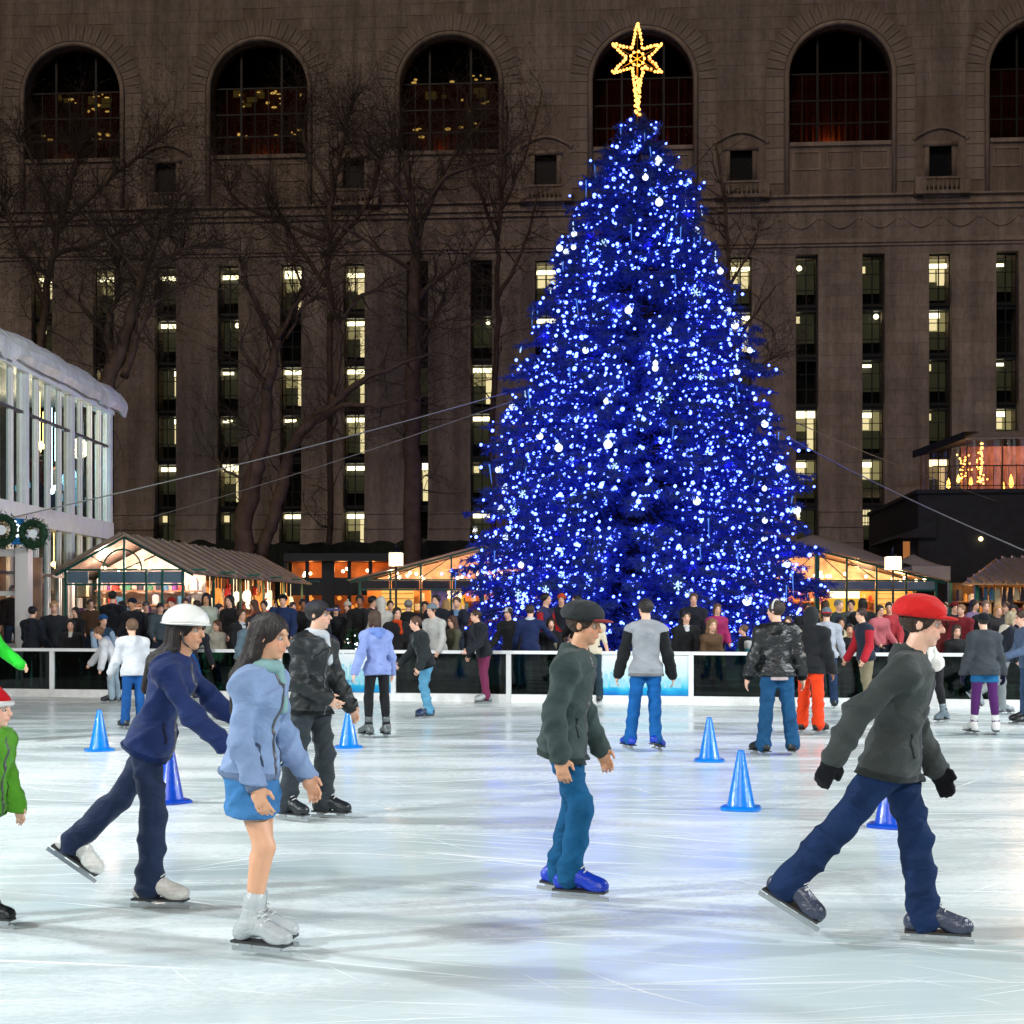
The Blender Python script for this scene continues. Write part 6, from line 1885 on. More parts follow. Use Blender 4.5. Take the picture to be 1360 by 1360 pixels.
    slv = arms if sleeve == 'long' else uppers
    slv2 = list(slv)
    if sleeve == 'long':
        for sgn in (1, -1):
            wr, d2, elb, pc = tips[sgn]; slv2.append(cap(elb, wr + d2 * 0.004 * H, 0.026 * H, 0.022 * H))
    cuts = [(-up, T(hz_)), (Rh @ UP * 0.5 + up * 0.5, T(0.330 + collar, 0, 0.0))]
    fld_t = Field(pr + slv2, 0.040, g_, cuts, fold=(0.013 if h < 0.0175 else 0.006))
    nm = {'tshirt': 't_shirt'}.get(tk, tk)
    if len(top) > 2:                                  # sleeves of another colour
        f1 = Field([q_ for q_ in pr if q_ is not torso[-4]], 0.03, g_, cuts, fold=0.011 if h < 0.0175 else 0.004); P(nm, f1, tm)
        ns = len(slv2) // 2 if sleeve != 'long' else 2
        for i in (0, 1):
            P('sleeve', Field(slv2[i * ns:(i + 1) * ns] + (slv2[4 + i:5 + i] if sleeve == 'long' else []), 0.03, g_, [], fold=0.011 if h < 0.0175 else 0.004), cloth(top[2], top_kind))
    else:
        P(nm, fld_t, tm)
    if collar or tk in ('coat', 'jacket', 'puffer', 'hoodie'):
        ck_ = [cap(T(0.288, 0, -0.012), T(0.318 + collar, 0, -0.006), 0.052 * H, 0.047 * H)]
        P('collar', Field(ck_, 0.02, 0.004, [(up, T(0.322 + collar * 0.8)), ], subs=[cap(T(0.30, 0, 0.02), T(0.36, 0, 0.02), 0.036 * H, 0.048 * H)]), tm)
    if detail and sleeve == 'long':
        for sgn in (1, -1):
            wr, d2, elb, pc = tips[sgn]
            P('cuff', Field([cap(wr - d2 * 0.022 * H, wr + d2 * 0.008 * H, 0.022 * H, 0.0205 * H)], 0.01, g_ * 0.75 + 0.004, [(d2, wr + d2 * 0.012 * H)]), cloth(tuple(int(c * 0.72) for c in (top[2] if len(top) > 2 else tcol)), 'knit'))
        band = Field(pr, 0.04, g_ + 0.006, [(-up, T(hz_ - 0.001)), (up, T(hz_ + 0.022))], fold=0.013)
        P('hem_band', band, cloth(tuple(int(c * 0.8) for c in tcol), 'knit' if tk != 'jacket' or top_kind == 'cloth' else top_kind))
        if tk in ('jacket', 'puffer'):
            fz = Field(pr + slv2, 0.04, g_ + 0.007, [(-up, T(hz_)), (up, T(0.30)), (lt, T(0.1, 0.006)), (-lt, T(0.1, -0.006)), (-fw, T(0.1))], fold=0.013)
            P('zip', fz, mat('zip_metal', (0.10, 0.10, 0.11), 0.4, metal=0.5), 0.0075)
            for sgn in (1, -1):
                pk = Field(pr, 0.04, g_ + 0.007, [(-up, T(0.015)), (up, T(0.085)), (lt * sgn, T(0.1, sgn * 0.062)), (-lt * sgn, T(0.1, sgn * 0.054)), (-fw, T(0.1))], fold=0.013)
                P('pocket_seam', pk, cloth(tuple(int(c * 0.55) for c in tcol), 'cloth'), 0.0075)
    # --- feet
    sm = cloth(shoes[1], 'leather')
    for (ank, ff, fu, heel, toe, d2, sgn) in feet:
        if not legs: break
        sd = np.cross(ff, fu)
        pr = [cap(ank - d2 * (0.075 if shoes[0] == 'skate' else 0.02) * H, ank, 0.031 * H, 0.029 * H), cap(ank, heel, 0.029 * H, 0.029 * H), cap(ank + ff * 0.02 * H, toe, 0.029 * H, 0.024 * H), ell(toe - ff * 0.012 * H, np.array([0.029, 0.038, 0.022]) * H, np.stack([sd, ff, fu], 1))]
        so = ank - fu * 0.050 * H
        bo = P('skate' if shoes[0] == 'skate' else 'shoe', Field(pr, 0.03, 0.004, [(-fu, so)]), sm, min(h, 0.021))
        if bo is None: continue
        q_ = MB()
        a_ = so - ff * 0.055 * H; e_ = so + ff * 0.135 * H
        q_.bar(a_ - fu * 0.005, e_ - fu * 0.005, 0.052 * H, 0.012, up=fu)
        so_ = q_.build('sole', m_sole, bo)
        if shoes[0] == 'skate':
            q_ = MB()
            q_.bar(a_ - ff * 0.02 - fu * 0.047, e_ + ff * 0.015 - fu * 0.047, 0.006, 0.022, up=fu)
            for t in (0.2, 0.75):
                c_ = a_ + (e_ - a_) * t; q_.bar(c_ - ff * 0.035 - fu * 0.024, c_ + ff * 0.035 - fu * 0.024, 0.016, 0.028, up=fu)
            q_.build('blade', m_blade, bo)
            if detail:
                q_ = MB()
                for k in range(5):
                    c_ = ank + ff * (0.018 + 0.010 * k) * H * 1.0 + fu * (0.052 - 0.013 * k) * H + ff * 0.012 * H
                    q_.tube([c_ - sd * 0.018 * H, c_ + ff * 0.004 * H + fu * 0.006 * H, c_ + sd * 0.018 * H], 0.004, 5)
                q_.build('laces', mat('lace', (0.6, 0.6, 0.58), 0.8), bo)
    if gloves is not None:
        nh = len(hands) // 2
        for i in (0, 1): P('glove', Field(hands[i * nh:(i + 1) * nh], 0.006, 0.006), cloth(gloves, 'knit'), min(h, 0.012))
    # --- hair
    if hair:
        hk, hcl = hair
        hm = hair_mat(hcl)
        face = ell(Hd(0, -0.46, -0.16), np.array([0.33, 0.36, 0.44]) * hu, Rh)
        vol = 0.05 if hk in ('short', 'crop') else 0.07
        pr = [ell(Hd(0, 0.08, 0.16), np.array([0.335 + vol, 0.42 + vol * 0.8, 0.36 + vol]) * hu, Rh)]
        cuts = []
        if hk in ('short', 'crop'):
            cuts = [(-(Rh @ np.array([0, -0.35, 1.0]) / math.hypot(0.35, 1)), Hd(0, 0.2, -0.22))]
        if hk == 'long':
            for s_ in (-1, 1): pr += [cap(Hd(s_ * 0.26, 0.12, 0.1), Hd(s_ * 0.30, 0.22, -0.55), 0.17 * hu, 0.16 * hu), cap(Hd(s_ * 0.30, 0.22, -0.5), T(0.255, s_ * 0.035, -0.062), 0.17 * hu, 0.17 * hu)]
            pr += [cap(Hd(0, 0.32, 0.1), Hd(0, 0.40, -0.5), 0.26 * hu, 0.26 * hu), cap(Hd(0, 0.40, -0.5), T(0.262, 0, -0.070), 0.26 * hu, 0.25 * hu), cap(T(0.262, 0, -0.070), T(0.16, 0, -0.072), 0.25 * hu, 0.13 * hu)]
        if hk == 'bob':
            for s_ in (-1, 1): pr += [cap(Hd(s_ * 0.27, 0.1, 0.1), Hd(s_ * 0.30, 0.12, -0.42), 0.16 * hu, 0.13 * hu)]
            pr += [cap(Hd(0, 0.3, 0.1), Hd(0, 0.32, -0.4), 0.24 * hu, 0.2 * hu)]
        if hk == 'pony': pr += [cap(Hd(0, 0.45, 0.15), Hd(0, 0.72, -0.15), 0.12 * hu, 0.15 * hu), cap(Hd(0, 0.72, -0.15), Hd(0, 0.70, -0.75), 0.15 * hu, 0.05 * hu)]
        if hk == 'bun': pr += [ell(Hd(0, 0.42, 0.42), np.array([0.17, 0.17, 0.17]) * hu)]
        hfld = Field(pr, 0.05 * hu, 0.0, cuts, subs=[face], fold=0.0035 if detail else 0.002); hfld.hairc = (hc, Rh)
        P('hair', hfld, hm, min(h * (0.8 if detail else 1), 0.022))
    # --- headgear
    hh = min(h, 0.019)
    if hat:
        ht, hcol_ = hat[0], hat[1]
        hm = cloth(hcol_, 'knit' if ht in ('beanie', 'santa', 'pom') else 'cloth')
        dome = [ell(Hd(0, 0.09, 0.19), np.array([0.41, 0.50, 0.42]) * hu, Rh)]
        fu_ = Rh @ UP
        if ht in ('beanie', 'pom'):
            dn = -(Rh @ np.array([0, 0.12, 1.0]))
            P('beanie', Field(dome, 0.01, 0.0, [(dn / np.linalg.norm(dn), Hd(0, 0, 0.14))], fold=0.002), hm, hh)
            P('beanie_cuff', Field([ell(Hd(0, 0.09, 0.20), np.array([0.435, 0.525, 0.44]) * hu, Rh)], 0.01, 0.0, [(dn / np.linalg.norm(dn), Hd(0, 0, 0.13)), (-dn / np.linalg.norm(dn), Hd(0, 0, 0.30))]), cloth(hat[2] if len(hat) > 2 else hcol_, 'knit'), hh)
            if ht == 'pom': P('pompom', Field([ell(Hd(0, 0.12, 0.70), np.array([0.14, 0.14, 0.13]) * hu)], 0.01, 0, fold=0.006), hm, hh)
        if ht == 'cap':
            P('cap', Field(dome, 0.01, -0.01, [(-fu_, Hd(0, 0, 0.18))]), hm, hh)
            P('cap_brim', Field([ell(Hd(0, -0.52, 0.215), np.array([0.30, 0.33, 0.045]) * hu, Rh)], 0.01, 0.0), hm, hh * 0.7)
        if ht == 'helmet':
            P('helmet', Field([ell(Hd(0, 0.05, 0.20), np.array([0.56, 0.64, 0.52]) * hu, Rh)], 0.01, 0, [(-fu_, Hd(0, 0, 0.20))]), mat('white_helmet_shell', (0.80, 0.79, 0.74), 0.35, coat=0.3), hh)
            P('helmet_rim', Field([ell(Hd(0, 0.03, 0.19), np.array([0.60, 0.70, 0.055]) * hu, Rh)], 0.01, 0), mat('white_helmet_shell', (0.80, 0.79, 0.74), 0.35), hh * 0.7)
            q_ = MB(); q_.tube([Hd(0.36, 0.02, 0.2), Hd(0.33, -0.08, -0.3), Hd(0, -0.22, -0.52), Hd(-0.33, -0.08, -0.3), Hd(-0.36, 0.02, 0.2)], 0.006, 6); o_ = q_.build('chin_strap', m_sole, root); o_.location = Vector(shift)
        if ht == 'hood':
            P('hood', Field([ell(Hd(0, 0.12, 0.08), np.array([0.47, 0.54, 0.58]) * hu, Rh), cap(Hd(0, 0.25, -0.3), T(0.28, 0, -0.02), 0.36 * hu, 0.36 * hu)], 0.05, 0, subs=[ell(Hd(0, -0.50, -0.02), np.array([0.36, 0.42, 0.50]) * hu, Rh)], fold=0.003), hm, hh)
        if ht == 'santa':
            P('hat_cone', Field(dome + [cap(Hd(0, 0.1, 0.4), Hd(0.15, 0.35, 0.75), 0.32 * hu, 0.18 * hu), cap(Hd(0.15, 0.35, 0.75), Hd(0.35, 0.60, 0.55), 0.18 * hu, 0.08 * hu)], 0.08 * hu, 0.0, [(-fu_, Hd(0, 0, 0.25))], fold=0.003), hm, hh)
            wmt = cloth((240, 238, 235), 'knit')
            P('hat_band', Field([ell(Hd(0, 0.09, 0.20), np.array([0.50, 0.59, 0.14]) * hu, Rh)], 0.01, 0, fold=0.004), wmt, hh)
            P('pompom', Field([ell(Hd(0.40, 0.66, 0.48), np.array([0.15, 0.15, 0.15]) * hu)], 0.01, 0, fold=0.004), wmt, hh)
        if ht == 'bandcap':
            P('soft_hat', Field([ell(Hd(0, 0.10, 0.30), np.array([0.52, 0.60, 0.40]) * hu, Rh)], 0.01, 0, [(-fu_, Hd(0, 0, 0.15))], fold=0.004), hm, hh)
            P('hat_brim', Field([ell(Hd(0, -0.42, 0.19), np.array([0.36, 0.36, 0.05]) * hu, Rh)], 0.01, 0), cloth(hat[2] if len(hat) > 2 else hcol_, 'cloth'), hh * 0.7)
        if ht == 'earmuff':
            q_ = MB(); q_.tube([Hd(0.42 * math.cos(t), 0.06, 0.16 + 0.45 * math.sin(t)) for t in np.linspace(-0.1, math.pi + 0.1, 14)], 0.012, 6); o_ = q_.build('headband', hm, root, True); o_.location = Vector(shift)
    for e in extras:
        k = e[0]
        if k == 'scarf':
            P('scarf', Field([ell(T(0.312, 0, 0.004), np.array([0.058, 0.058, 0.028]) * H, Rt), cap(T(0.30, 0.02, 0.045), T(0.19, 0.03, 0.065), 0.018 * H, 0.022 * H)], 0.02, 0.004, fold=0.003), cloth(e[1], 'knit'))
        if k == 'shirtfront':
            P('shirt', Field([ell(T(0.225, 0, 0.052), np.array([0.032, 0.022, 0.085]) * H, Rt), ell(T(0.303, 0, 0.014), np.array([0.044, 0.040, 0.02]) * H, Rt)], 0.02, 0.004), cloth(e[1], 'cloth'), min(h, 0.016))
        if k == 'tie':
            q_ = MB(); q_.bar(T(0.298, 0, 0.066), T(0.16, 0, 0.080), 0.024 * H, 0.006); o_ = q_.build('tie', cloth(e[1]), root); o_.location = Vector(shift)
        if k == 'hem':
            P('shirt_hem', Field(torso[1:] + [cap(T(0.0), T(-e[2] + 0.005), 0.072 * H, 0.076 * H)], 0.03, 0.013, [(-up, T(-e[2])), (up, T(-hem + 0.012))]), cloth(e[1], 'cloth'))
        if k == 'hooddown':
            P('hood', Field([cap(T(0.292, 0.04, -0.035), T(0.292, -0.04, -0.035), 0.030 * H, 0.030 * H), cap(T(0.285, 0, -0.055), T(0.25, 0, -0.066), 0.036 * H, 0.026 * H)], 0.03, 0.006, fold=0.002), cloth(e[1], top_kind))
        if k == 'bag':
            P('shoulder_bag', Field([ell(T(0.0, e[2], 0.03), np.array([0.05, 0.03, 0.06]) * H)], 0.02, 0), cloth(e[1], 'leather'))
        if k == 'glasses':
            q_ = MB()
            for s_ in (-1, 1):
                c_ = Hd(s_ * 0.15, -0.44, 0.02)
                q_.tube([c_ + Rh @ (np.array([0.09 * math.cos(t), 0, 0.07 * math.sin(t)]) * hu) for t in np.linspace(0, 6.28, 13)], 0.0025, 4); q_.tube([Hd(s_ * 0.24, -0.42, 0.04), Hd(s_ * 0.36, 0.02, 0.03)], 0.0025, 4)
            o_ = q_.build('glasses', m_sole, root); o_.location = Vector(shift)
        if k == 'patch':                              # printed marks down a sleeve
            sgn = e[2]; wr, d2, elb, pc = tips[sgn]; sh_ = shL if sgn > 0 else shR
            q_ = MB(); rr = random.Random(5)
            dv = (elb - sh_) / np.linalg.norm(elb - sh_); outv = np.cross(dv, lt); outv /= np.linalg.norm(outv) + 1e-9
            sidev = np.cross(outv, dv)
            for i in range(6):
                c_ = sh_ + dv * (0.02 + 0.028 * i) * H - fw * (0.033 * H + g_ + 0.008) 
                q_.bar(c_ - lt * 0.012 * H, c_ + lt * 0.012 * H * rr.uniform(0.5, 1), 0.004, 0.013 * H, up=dv)
            o_ = q_.build('sleeve_print', cloth(e[1]), root); o_.location = Vector(shift)
        if k == 'stripes':
            sgn = e[2]; wr, d2, elb, pc = tips[sgn]; sh_ = shL if sgn > 0 else shR
            P('stripe', Field([cap(sh_ * 0.8 + elb * 0.2, sh_ * 0.45 + elb * 0.55, 0.036 * H, 0.033 * H)], 0.01, g_ + 0.006), cloth(e[1]))
    return root

def on_ice(label, px, fy, **kw):
    d = CZ * F / (fy - HZ)
    return person(label, gx(px, d), d, group='skaters on the ice', **kw)
# ------------------------------------------------------------------ the skaters
BLK = (26, 28, 32); CHAR = (48, 52, 56); NAVY = (20, 34, 66); JEAN = (38, 84, 132); WHT = (226, 228, 230); GREY = (120, 126, 130)
BRN, BLN, DKH, GRH = (62, 42, 30), (176, 140, 92), (26, 20, 18), (130, 126, 122)
HF, HM = 0.0118, 0.0165
# -- near skaters
on_ice('skater in navy jacket and white dome helmet gliding with one arm stretched forward', 200, 1200, H=1.70, yaw=84, lean=19, hpitch=-4, hyaw=-8, sex='f', la=(62, 6, 12, 0), ra=(52, 10, 16, 0), ll=(-34, 4, 14, 4, 34), rl=(9, 2, 13, 4),
       skin=TAN, top=('jacket', (22, 44, 98)), hem=0.05, bottom=('trousers', (24, 40, 72)), loose=0.004, hair=('long', (34, 24, 20)), hat=('helmet', WHT), shoes=('skate', (232, 228, 220)), h=HF, detail=1, collar=0.01)
on_ice('long-haired skater in pale blue jacket and denim skirt with bare legs', 333, 1262, H=1.65, yaw=72, lean=7, hpitch=6, sex='f', la=(14, 8, 22, 5), ra=(6, 8, 24, 5), ll=(2, 2, 10, 8), rl=(20, 3, 30, 6, 0),
       skin=(214, 160, 126), top=('jacket', (142, 166, 206)), hem=0.03, bottom=('skirt', (70, 132, 190)), bot_kind='denim', hair=('long', (40, 30, 26)), shoes=('skate', (198, 204, 206)), h=HF, detail=1, extras=(('scarf', (150, 190, 190)),))
on_ice('skater in black quilted jacket, dark trousers and navy cap with white scarf', 412, 1088, H=1.75, yaw=62, lean=5, hyaw=12, la=(12, 12, 22, 5), ra=(8, 12, 62, 30), ll=(10, 3, 14, 8), rl=(-6, 4, 8, 8),
       top=('puffer', (34, 40, 42)), top_kind='puffer', hem=0.06, tt=0.026, bottom=('trousers', (52, 60, 66)), loose=0.006, hair=('short', DKH), hat=('cap', (44, 50, 104)), shoes=('skate', (34, 40, 44)), h=0.0135, detail=1, extras=(('scarf', (220, 226, 232)),))
on_ice('skater in dark olive jacket, petrol blue jeans and bright blue skates at centre', 748, 1196, H=1.69, yaw=72, lean=9, hpitch=4, hyaw=-4, la=(8, 8, 26, 10), ra=(-4, 8, 24, 5), ll=(6, 2, 22, 4, 8), rl=(20, 2, 30, 6),
       skin=TAN, top=('jacket', (58, 74, 72)), hem=0.07, tt=0.017, bottom=('trousers', (22, 92, 138)), bot_kind='denim', hair=('short', BRN), hat=('bandcap', (44, 48, 50), (150, 48, 44)), shoes=('skate', (16, 62, 205)), h=HF, detail=1, collar=0.01)
on_ice('striding skater in red hat, dark grey-green jacket and navy jeans at right', 1184, 1254, H=1.74, yaw=66, lean=11, hpitch=2, hyaw=4, la=(8, 10, 34, 20), ra=(-34, 16, 20, 0), rl=(-35, 5, 6, 8, 26), ll=(15, 3, 10, 8),
       top=('jacket', (60, 66, 64)), hem=0.06, tt=0.018, bottom=('trousers', (24, 48, 88)), bot_kind='denim', loose=0.006, hair=('short', BRN), hat=('bandcap', (224, 28, 26), (224, 28, 26)), shoes=('skate', (66, 72, 92)), h=HF, detail=1, gloves=(28, 28, 32), collar=0.012)
on_ice('small skater in green jacket and red Santa hat cut by the left edge', -22, 1226, H=1.20, yaw=78, lean=8, child=True, la=(6, 8, 20, 0), ra=(10, 8, 20, 0), ll=(-8, 3, 12, 5), rl=(16, 3, 16, 5),
       top=('jacket', (96, 170, 40)), hem=0.07, tt=0.024, bottom=('trousers', (132, 176, 206)), bot_kind='denim', hair=('short', BLN), hat=('santa', (214, 24, 34)), shoes=('skate', (30, 32, 36)), h=HF, detail=1)
on_ice('skater in neon green jacket reaching in from the left edge, upper', -28, 985, H=1.66, yaw=60, lean=6, la=(34, 30, 18, 0), ra=(20, 20, 20, 0), top=('jacket', (40, 214, 50)), tt=0.03, bottom=('trousers', NAVY), hair=('short', BRN), shoes=('skate', BLK), h=0.0185)
# -- middle distance
on_ice('skater seen from behind in grey raglan shirt with black sleeves and blue skates', 858, 998, H=1.77, yaw=176, lean=2, hyaw=24, la=(4, 15, 8, 0), ra=(4, 13, 8, 0), ll=(2, 7, 8, 22), rl=(8, 2, 22, 24, 12),
       skin=LIGHT, top=('sweater', (168, 172, 178), (24, 26, 30)), hem=0.06, tt=0.024, bottom=('trousers', (26, 104, 180)), bot_kind='denim', hair=('crop', (38, 30, 28)), shoes=('skate', (20, 70, 205)), h=HM, detail=1, extras=(('glasses',),))
on_ice('skater seen from behind in black leather jacket over a checked shirt and blue jeans', 1032, 1003, H=1.77, yaw=184, lean=1, hyaw=46, build=1.06, la=(2, 14, 10, 0), ra=(2, 13, 10, 0), ll=(2, 5, 3, 24), rl=(2, 7, 3, 24),
       top=('jacket', (30, 32, 34)), top_kind='leather', hem=0.035, tt=0.026, bottom=('trousers', (32, 84, 128)), bot_kind='denim', loose=0.007, hair=('crop', (58, 44, 38)), hat=('earmuff', (220, 220, 215)), shoes=('skate', (24, 26, 28)), h=HM, detail=1, extras=(('hem', (222, 200, 200), 0.06),))
on_ice('skater in black hooded top with white sleeve print and vivid orange trousers', 1076, 974, H=1.70, yaw=150, lean=4, la=(14, 10, 30, 10), ra=(6, 10, 14, 0), ll=(12, 4, 14, 14), rl=(-6, 6, 12, 14),
       skin=BROWN, top=('hoodie', (26, 28, 32)), hem=0.07, tt=0.034, bottom=('trousers', (248, 66, 10)), loose=0.008, hair=('short', DKH), hat=('hood', (30, 34, 38)), shoes=('skate', (32, 32, 34)), h=HM, extras=(('patch', (225, 225, 225), 1),))
on_ice('skater in pale grey jacket and grey knit hat just right of the orange trousers', 1098, 941, H=1.70, yaw=170, lean=4, la=(8, 10, 12, 0), ra=(8, 12, 12, 0), top=('jacket', (186, 192, 206)), hem=0.05, bottom=('trousers', (40, 62, 96)), bot_kind='denim', hair=('short', BRN), hat=('beanie', (110, 124, 134), (190, 50, 60)), shoes=('skate', CHAR), h=0.021)
on_ice('child in black, teal and white jacket standing at the barrier beside the right banner', 990, 926, H=1.34, yaw=-70, lean=3, child=True, la=(10, 8, 14, 0), ra=(10, 8, 14, 0), skin=LIGHT, top=('jacket', (30, 36, 44), (40, 132, 148)), hem=0.06, tt=0.024, bottom=('trousers', (30, 48, 84)), hair=('short', (104, 78, 58)), shoes=('skate', (150, 158, 152)), h=0.021, extras=(('stripes', (226, 230, 230), 1),))
on_ice('skater in red and navy jacket and khaki trousers facing left', 1150, 946, H=1.70, yaw=-72, lean=6, la=(12, 10, 24, 0), ra=(12, 10, 24, 0), ll=(6, 3, 8, 8), rl=(-8, 3, 10, 8), top=('jacket', (34, 44, 62), (188, 30, 48)), hem=0.05, tt=0.024, bottom=('trousers', (150, 140, 112)), hair=('short', (58, 36, 34)), shoes=('skate', (58, 60, 62)), h=0.02)
on_ice('blond skater in white top and black leggings bending forward on wide-set legs', 1240, 958, H=1.66, yaw=-62, lean=30, sex='f', hpitch=-14, la=(46, 14, 18, 0), ra=(28, 18, 24, 0), ll=(8, 12, 12, 10), rl=(16, 12, 18, 10), top=('sweater', (228, 226, 218)), hem=0.05, bottom=('leggings', (22, 24, 30)), hair=('pony', (206, 160, 92)), shoes=('skate', (118, 136, 146)), h=0.0185)
on_ice('skater seen from behind in charcoal sweater, denim shorts and purple tights', 1308, 976, H=1.62, yaw=180, lean=4, sex='f', build=1.08, la=(4, 13, 10, 0), ra=(4, 13, 10, 0), ll=(2, 5, 4, 14), rl=(2, 5, 4, 14), top=('sweater', (70, 76, 82)), top_kind='knit', hem=0.06, tt=0.024, bottom=('shorts', (34, 104, 156), (82, 28, 100)), bot_kind='denim', hair=('short', DKH), hat=('beanie', (30, 32, 36)), shoes=('skate', (230, 230, 228)), h=HM, gloves=(30, 30, 60))
on_ice('fair-haired skater in dark jacket and pale grey trousers kicking one skate back', 1332, 950, H=1.66, yaw=96, lean=12, sex='f', la=(24, 10, 30, 0), ra=(16, 10, 30, 0), ll=(6, 4, 6, 8), rl=(-24, 6, 40, 6, 50), top=('jacket', (30, 36, 50)), hem=0.03, tt=0.024, bottom=('trousers', (150, 158, 160)), hair=('bob', (160, 146, 118)), shoes=('skate', (150, 160, 166)), h=0.02, extras=(('hooddown', (214, 206, 190)),))
on_ice('toddler in pink snowsuit holding the barrier near the right edge', 1271, 929, H=0.98, yaw=160, child=True, la=(60, 12, 20, 0), ra=(60, 12, 20, 0), ll=(4, 8, 4, 10), rl=(4, 8, 4, 10), top=('puffer', (232, 110, 196)), tt=0.024, bottom=('trousers', (232, 104, 196)), loose=0.01, hair=('short', BLN), hat=('beanie', (30, 120, 110), (230, 170, 180)), shoes=('skate', (220, 130, 190)), h=0.0185)
on_ice('skater in lilac hooded top and black leggings gliding away below the left banner', 501, 980, H=1.66, yaw=-152, lean=7, sex='f', la=(-14, 22, 14, 0), ra=(8, 14, 20, 0), ll=(8, 2, 14, 10), rl=(2, 3, 6, 10), top=('hoodie', (150, 170, 232)), hem=0.06, tt=0.018, bottom=('leggings', (20, 22, 28)), hair=('bob', (74, 52, 40)), shoes=('skate', (96, 104, 106)), h=HM, extras=(('hooddown', (120, 150, 225)),))
on_ice('boy in black jacket and light blue jeans skating to the left', 566, 954, H=1.60, yaw=-66, lean=16, la=(14, 18, 30, 10), ra=(30, 12, 34, 10), ll=(12, 4, 22, 8), rl=(2, 4, 20, 8), top=('jacket', (34, 42, 46)), hem=0.05, tt=0.024, bottom=('trousers', (98, 164, 200)), bot_kind='denim', hair=('short', (86, 58, 42)), shoes=('skate', (40, 56, 92)), h=HM, detail=1)
on_ice('skater in white sweatshirt and grey knit hat behind the boy in light jeans', 582, 930, H=1.80, yaw=-40, lean=14, la=(20, 12, 30, 0), ra=(20, 12, 30, 0), ll=(-12, 6, 12, 6, 10), rl=(6, 3, 8, 6), top=('sweater', (206, 206, 202)), hem=0.05, bottom=('trousers', (36, 76, 120)), bot_kind='denim', hair=('short', BRN), hat=('beanie', (126, 144, 154)), shoes=('skate', (150, 156, 158)), h=0.021)
on_ice('skater in black jacket and maroon trousers leaning toward the white-capped skater', 643, 934, H=1.70, yaw=-64, lean=14, la=(34, 10, 40, 0), ra=(10, 14, 20, 0), ll=(8, 3, 14, 6), rl=(-4, 3, 8, 6), top=('jacket', (26, 32, 42)), hem=0.05, tt=0.024, bottom=('trousers', (126, 44, 84)), hair=('short', (60, 40, 34)), shoes=('skate', (176, 184, 184)), h=0.021)
on_ice('skater in black with white cap standing at the barrier left of the navy sweater', 678, 926, H=1.72, yaw=-30, lean=6, la=(14, 8, 30, 0), ra=(30, 10, 30, 0), top=('jacket', (24, 26, 30)), hem=0.05, bottom=('trousers', (22, 24, 28)), hair=('short', DKH), hat=('cap', (232, 234, 236)), shoes=('skate', BLK), h=0.021)
on_ice('skater seen from behind in navy sweater with pale collar and dark jeans', 704, 931, H=1.76, yaw=176, lean=3, build=1.06, hyaw=-10, la=(10, 14, 14, 0), ra=(34, 42, 24, 0), ll=(2, 3, 4, 10), rl=(2, 4, 4, 10), top=('sweater', (24, 40, 88)), hem=0.05, bottom=('trousers', (34, 58, 94)), bot_kind='denim', hair=('crop', (52, 42, 40)), shoes=('skate', (168, 176, 172)), h=0.021, extras=(('scarf', (214, 218, 222)),))
on_ice('child in beige coat and magenta trousers next to the navy sweater', 728, 929, H=1.30, yaw=150, child=True, sex='f', la=(20, 10, 20, 0), ra=(20, 10, 20, 0), top=('coat', (150, 146, 122)), bottom=('trousers', (170, 44, 116)), hair=('long', BRN), shoes=('skate', (190, 160, 170)), h=0.021)
on_ice('fair-haired person in cream T-shirt and dark jeans at the barrier left of the raglan skater', 787, 934, H=1.70, yaw=160, lean=8, sex='f', sleeve='short', la=(8, 10, 12, 0), ra=(10, 12, 14, 0), skin=LIGHT, top=('tshirt', (226, 214, 188)), hem=0.04, bottom=('trousers', (44, 62, 74)), bot_kind='denim', hair=('bob', (150, 118, 84)), shoes=('skate', (60, 66, 68)), h=0.021)
on_ice('child in white hooded top and blue jeans left of the white helmet', 177, 968, H=1.50, yaw=-150, lean=5, child=True, la=(14, 14, 26, 0), ra=(14, 12, 26, 0), top=('hoodie', (228, 230, 236)), hem=0.06, tt=0.026, bottom=('trousers', (30, 88, 156)), bot_kind='denim', hair=('short', (112, 82, 60)), shoes=('skate', (54, 60, 66)), h=0.0185, extras=(('hooddown', (222, 226, 234)),))
on_ice('child in white jacket bending over with one arm on the barrier', 154, 934, H=1.42, yaw=-76, lean=34, child=True, la=(36, 10, 10, 0), ra=(60, 12, 14, 0), ll=(16, 4, 20, 6), rl=(4, 4, 14, 6), top=('jacket', (230, 232, 238)), hem=0.05, tt=0.026, bottom=('trousers', (168, 190, 206)), bot_kind='denim', hair=('short', (120, 84, 56)), shoes=('skate', (40, 44, 48)), h=0.0185, extras=(('hooddown', (150, 170, 210)),))
on_ice('skater all in dark clothes standing at the barrier at far left', 41, 921, H=1.74, yaw=165, lean=4, la=(20, 8, 30, 0), ra=(20, 8, 30, 0), top=('jacket', (28, 34, 46)), hem=0.06, bottom=('trousers', (20, 22, 28)), hair=('short', DKH), hat=('cap', (24, 24, 28)), shoes=('skate', (34, 40, 42)), h=0.021)
on_ice('girl in cream fleece and black leggings at the barrier right of the white helmet', 289, 922, H=1.42, yaw=-30, sex='f', child=True, la=(4, 8, 20, 0), ra=(10, 8, 30, 0), top=('jacket', (214, 212, 196)), hem=0.10, tt=0.026, bottom=('leggings', (22, 24, 28)), hair=('long', (96, 66, 46)), shoes=('skate', (206, 210, 206)), h=0.021)
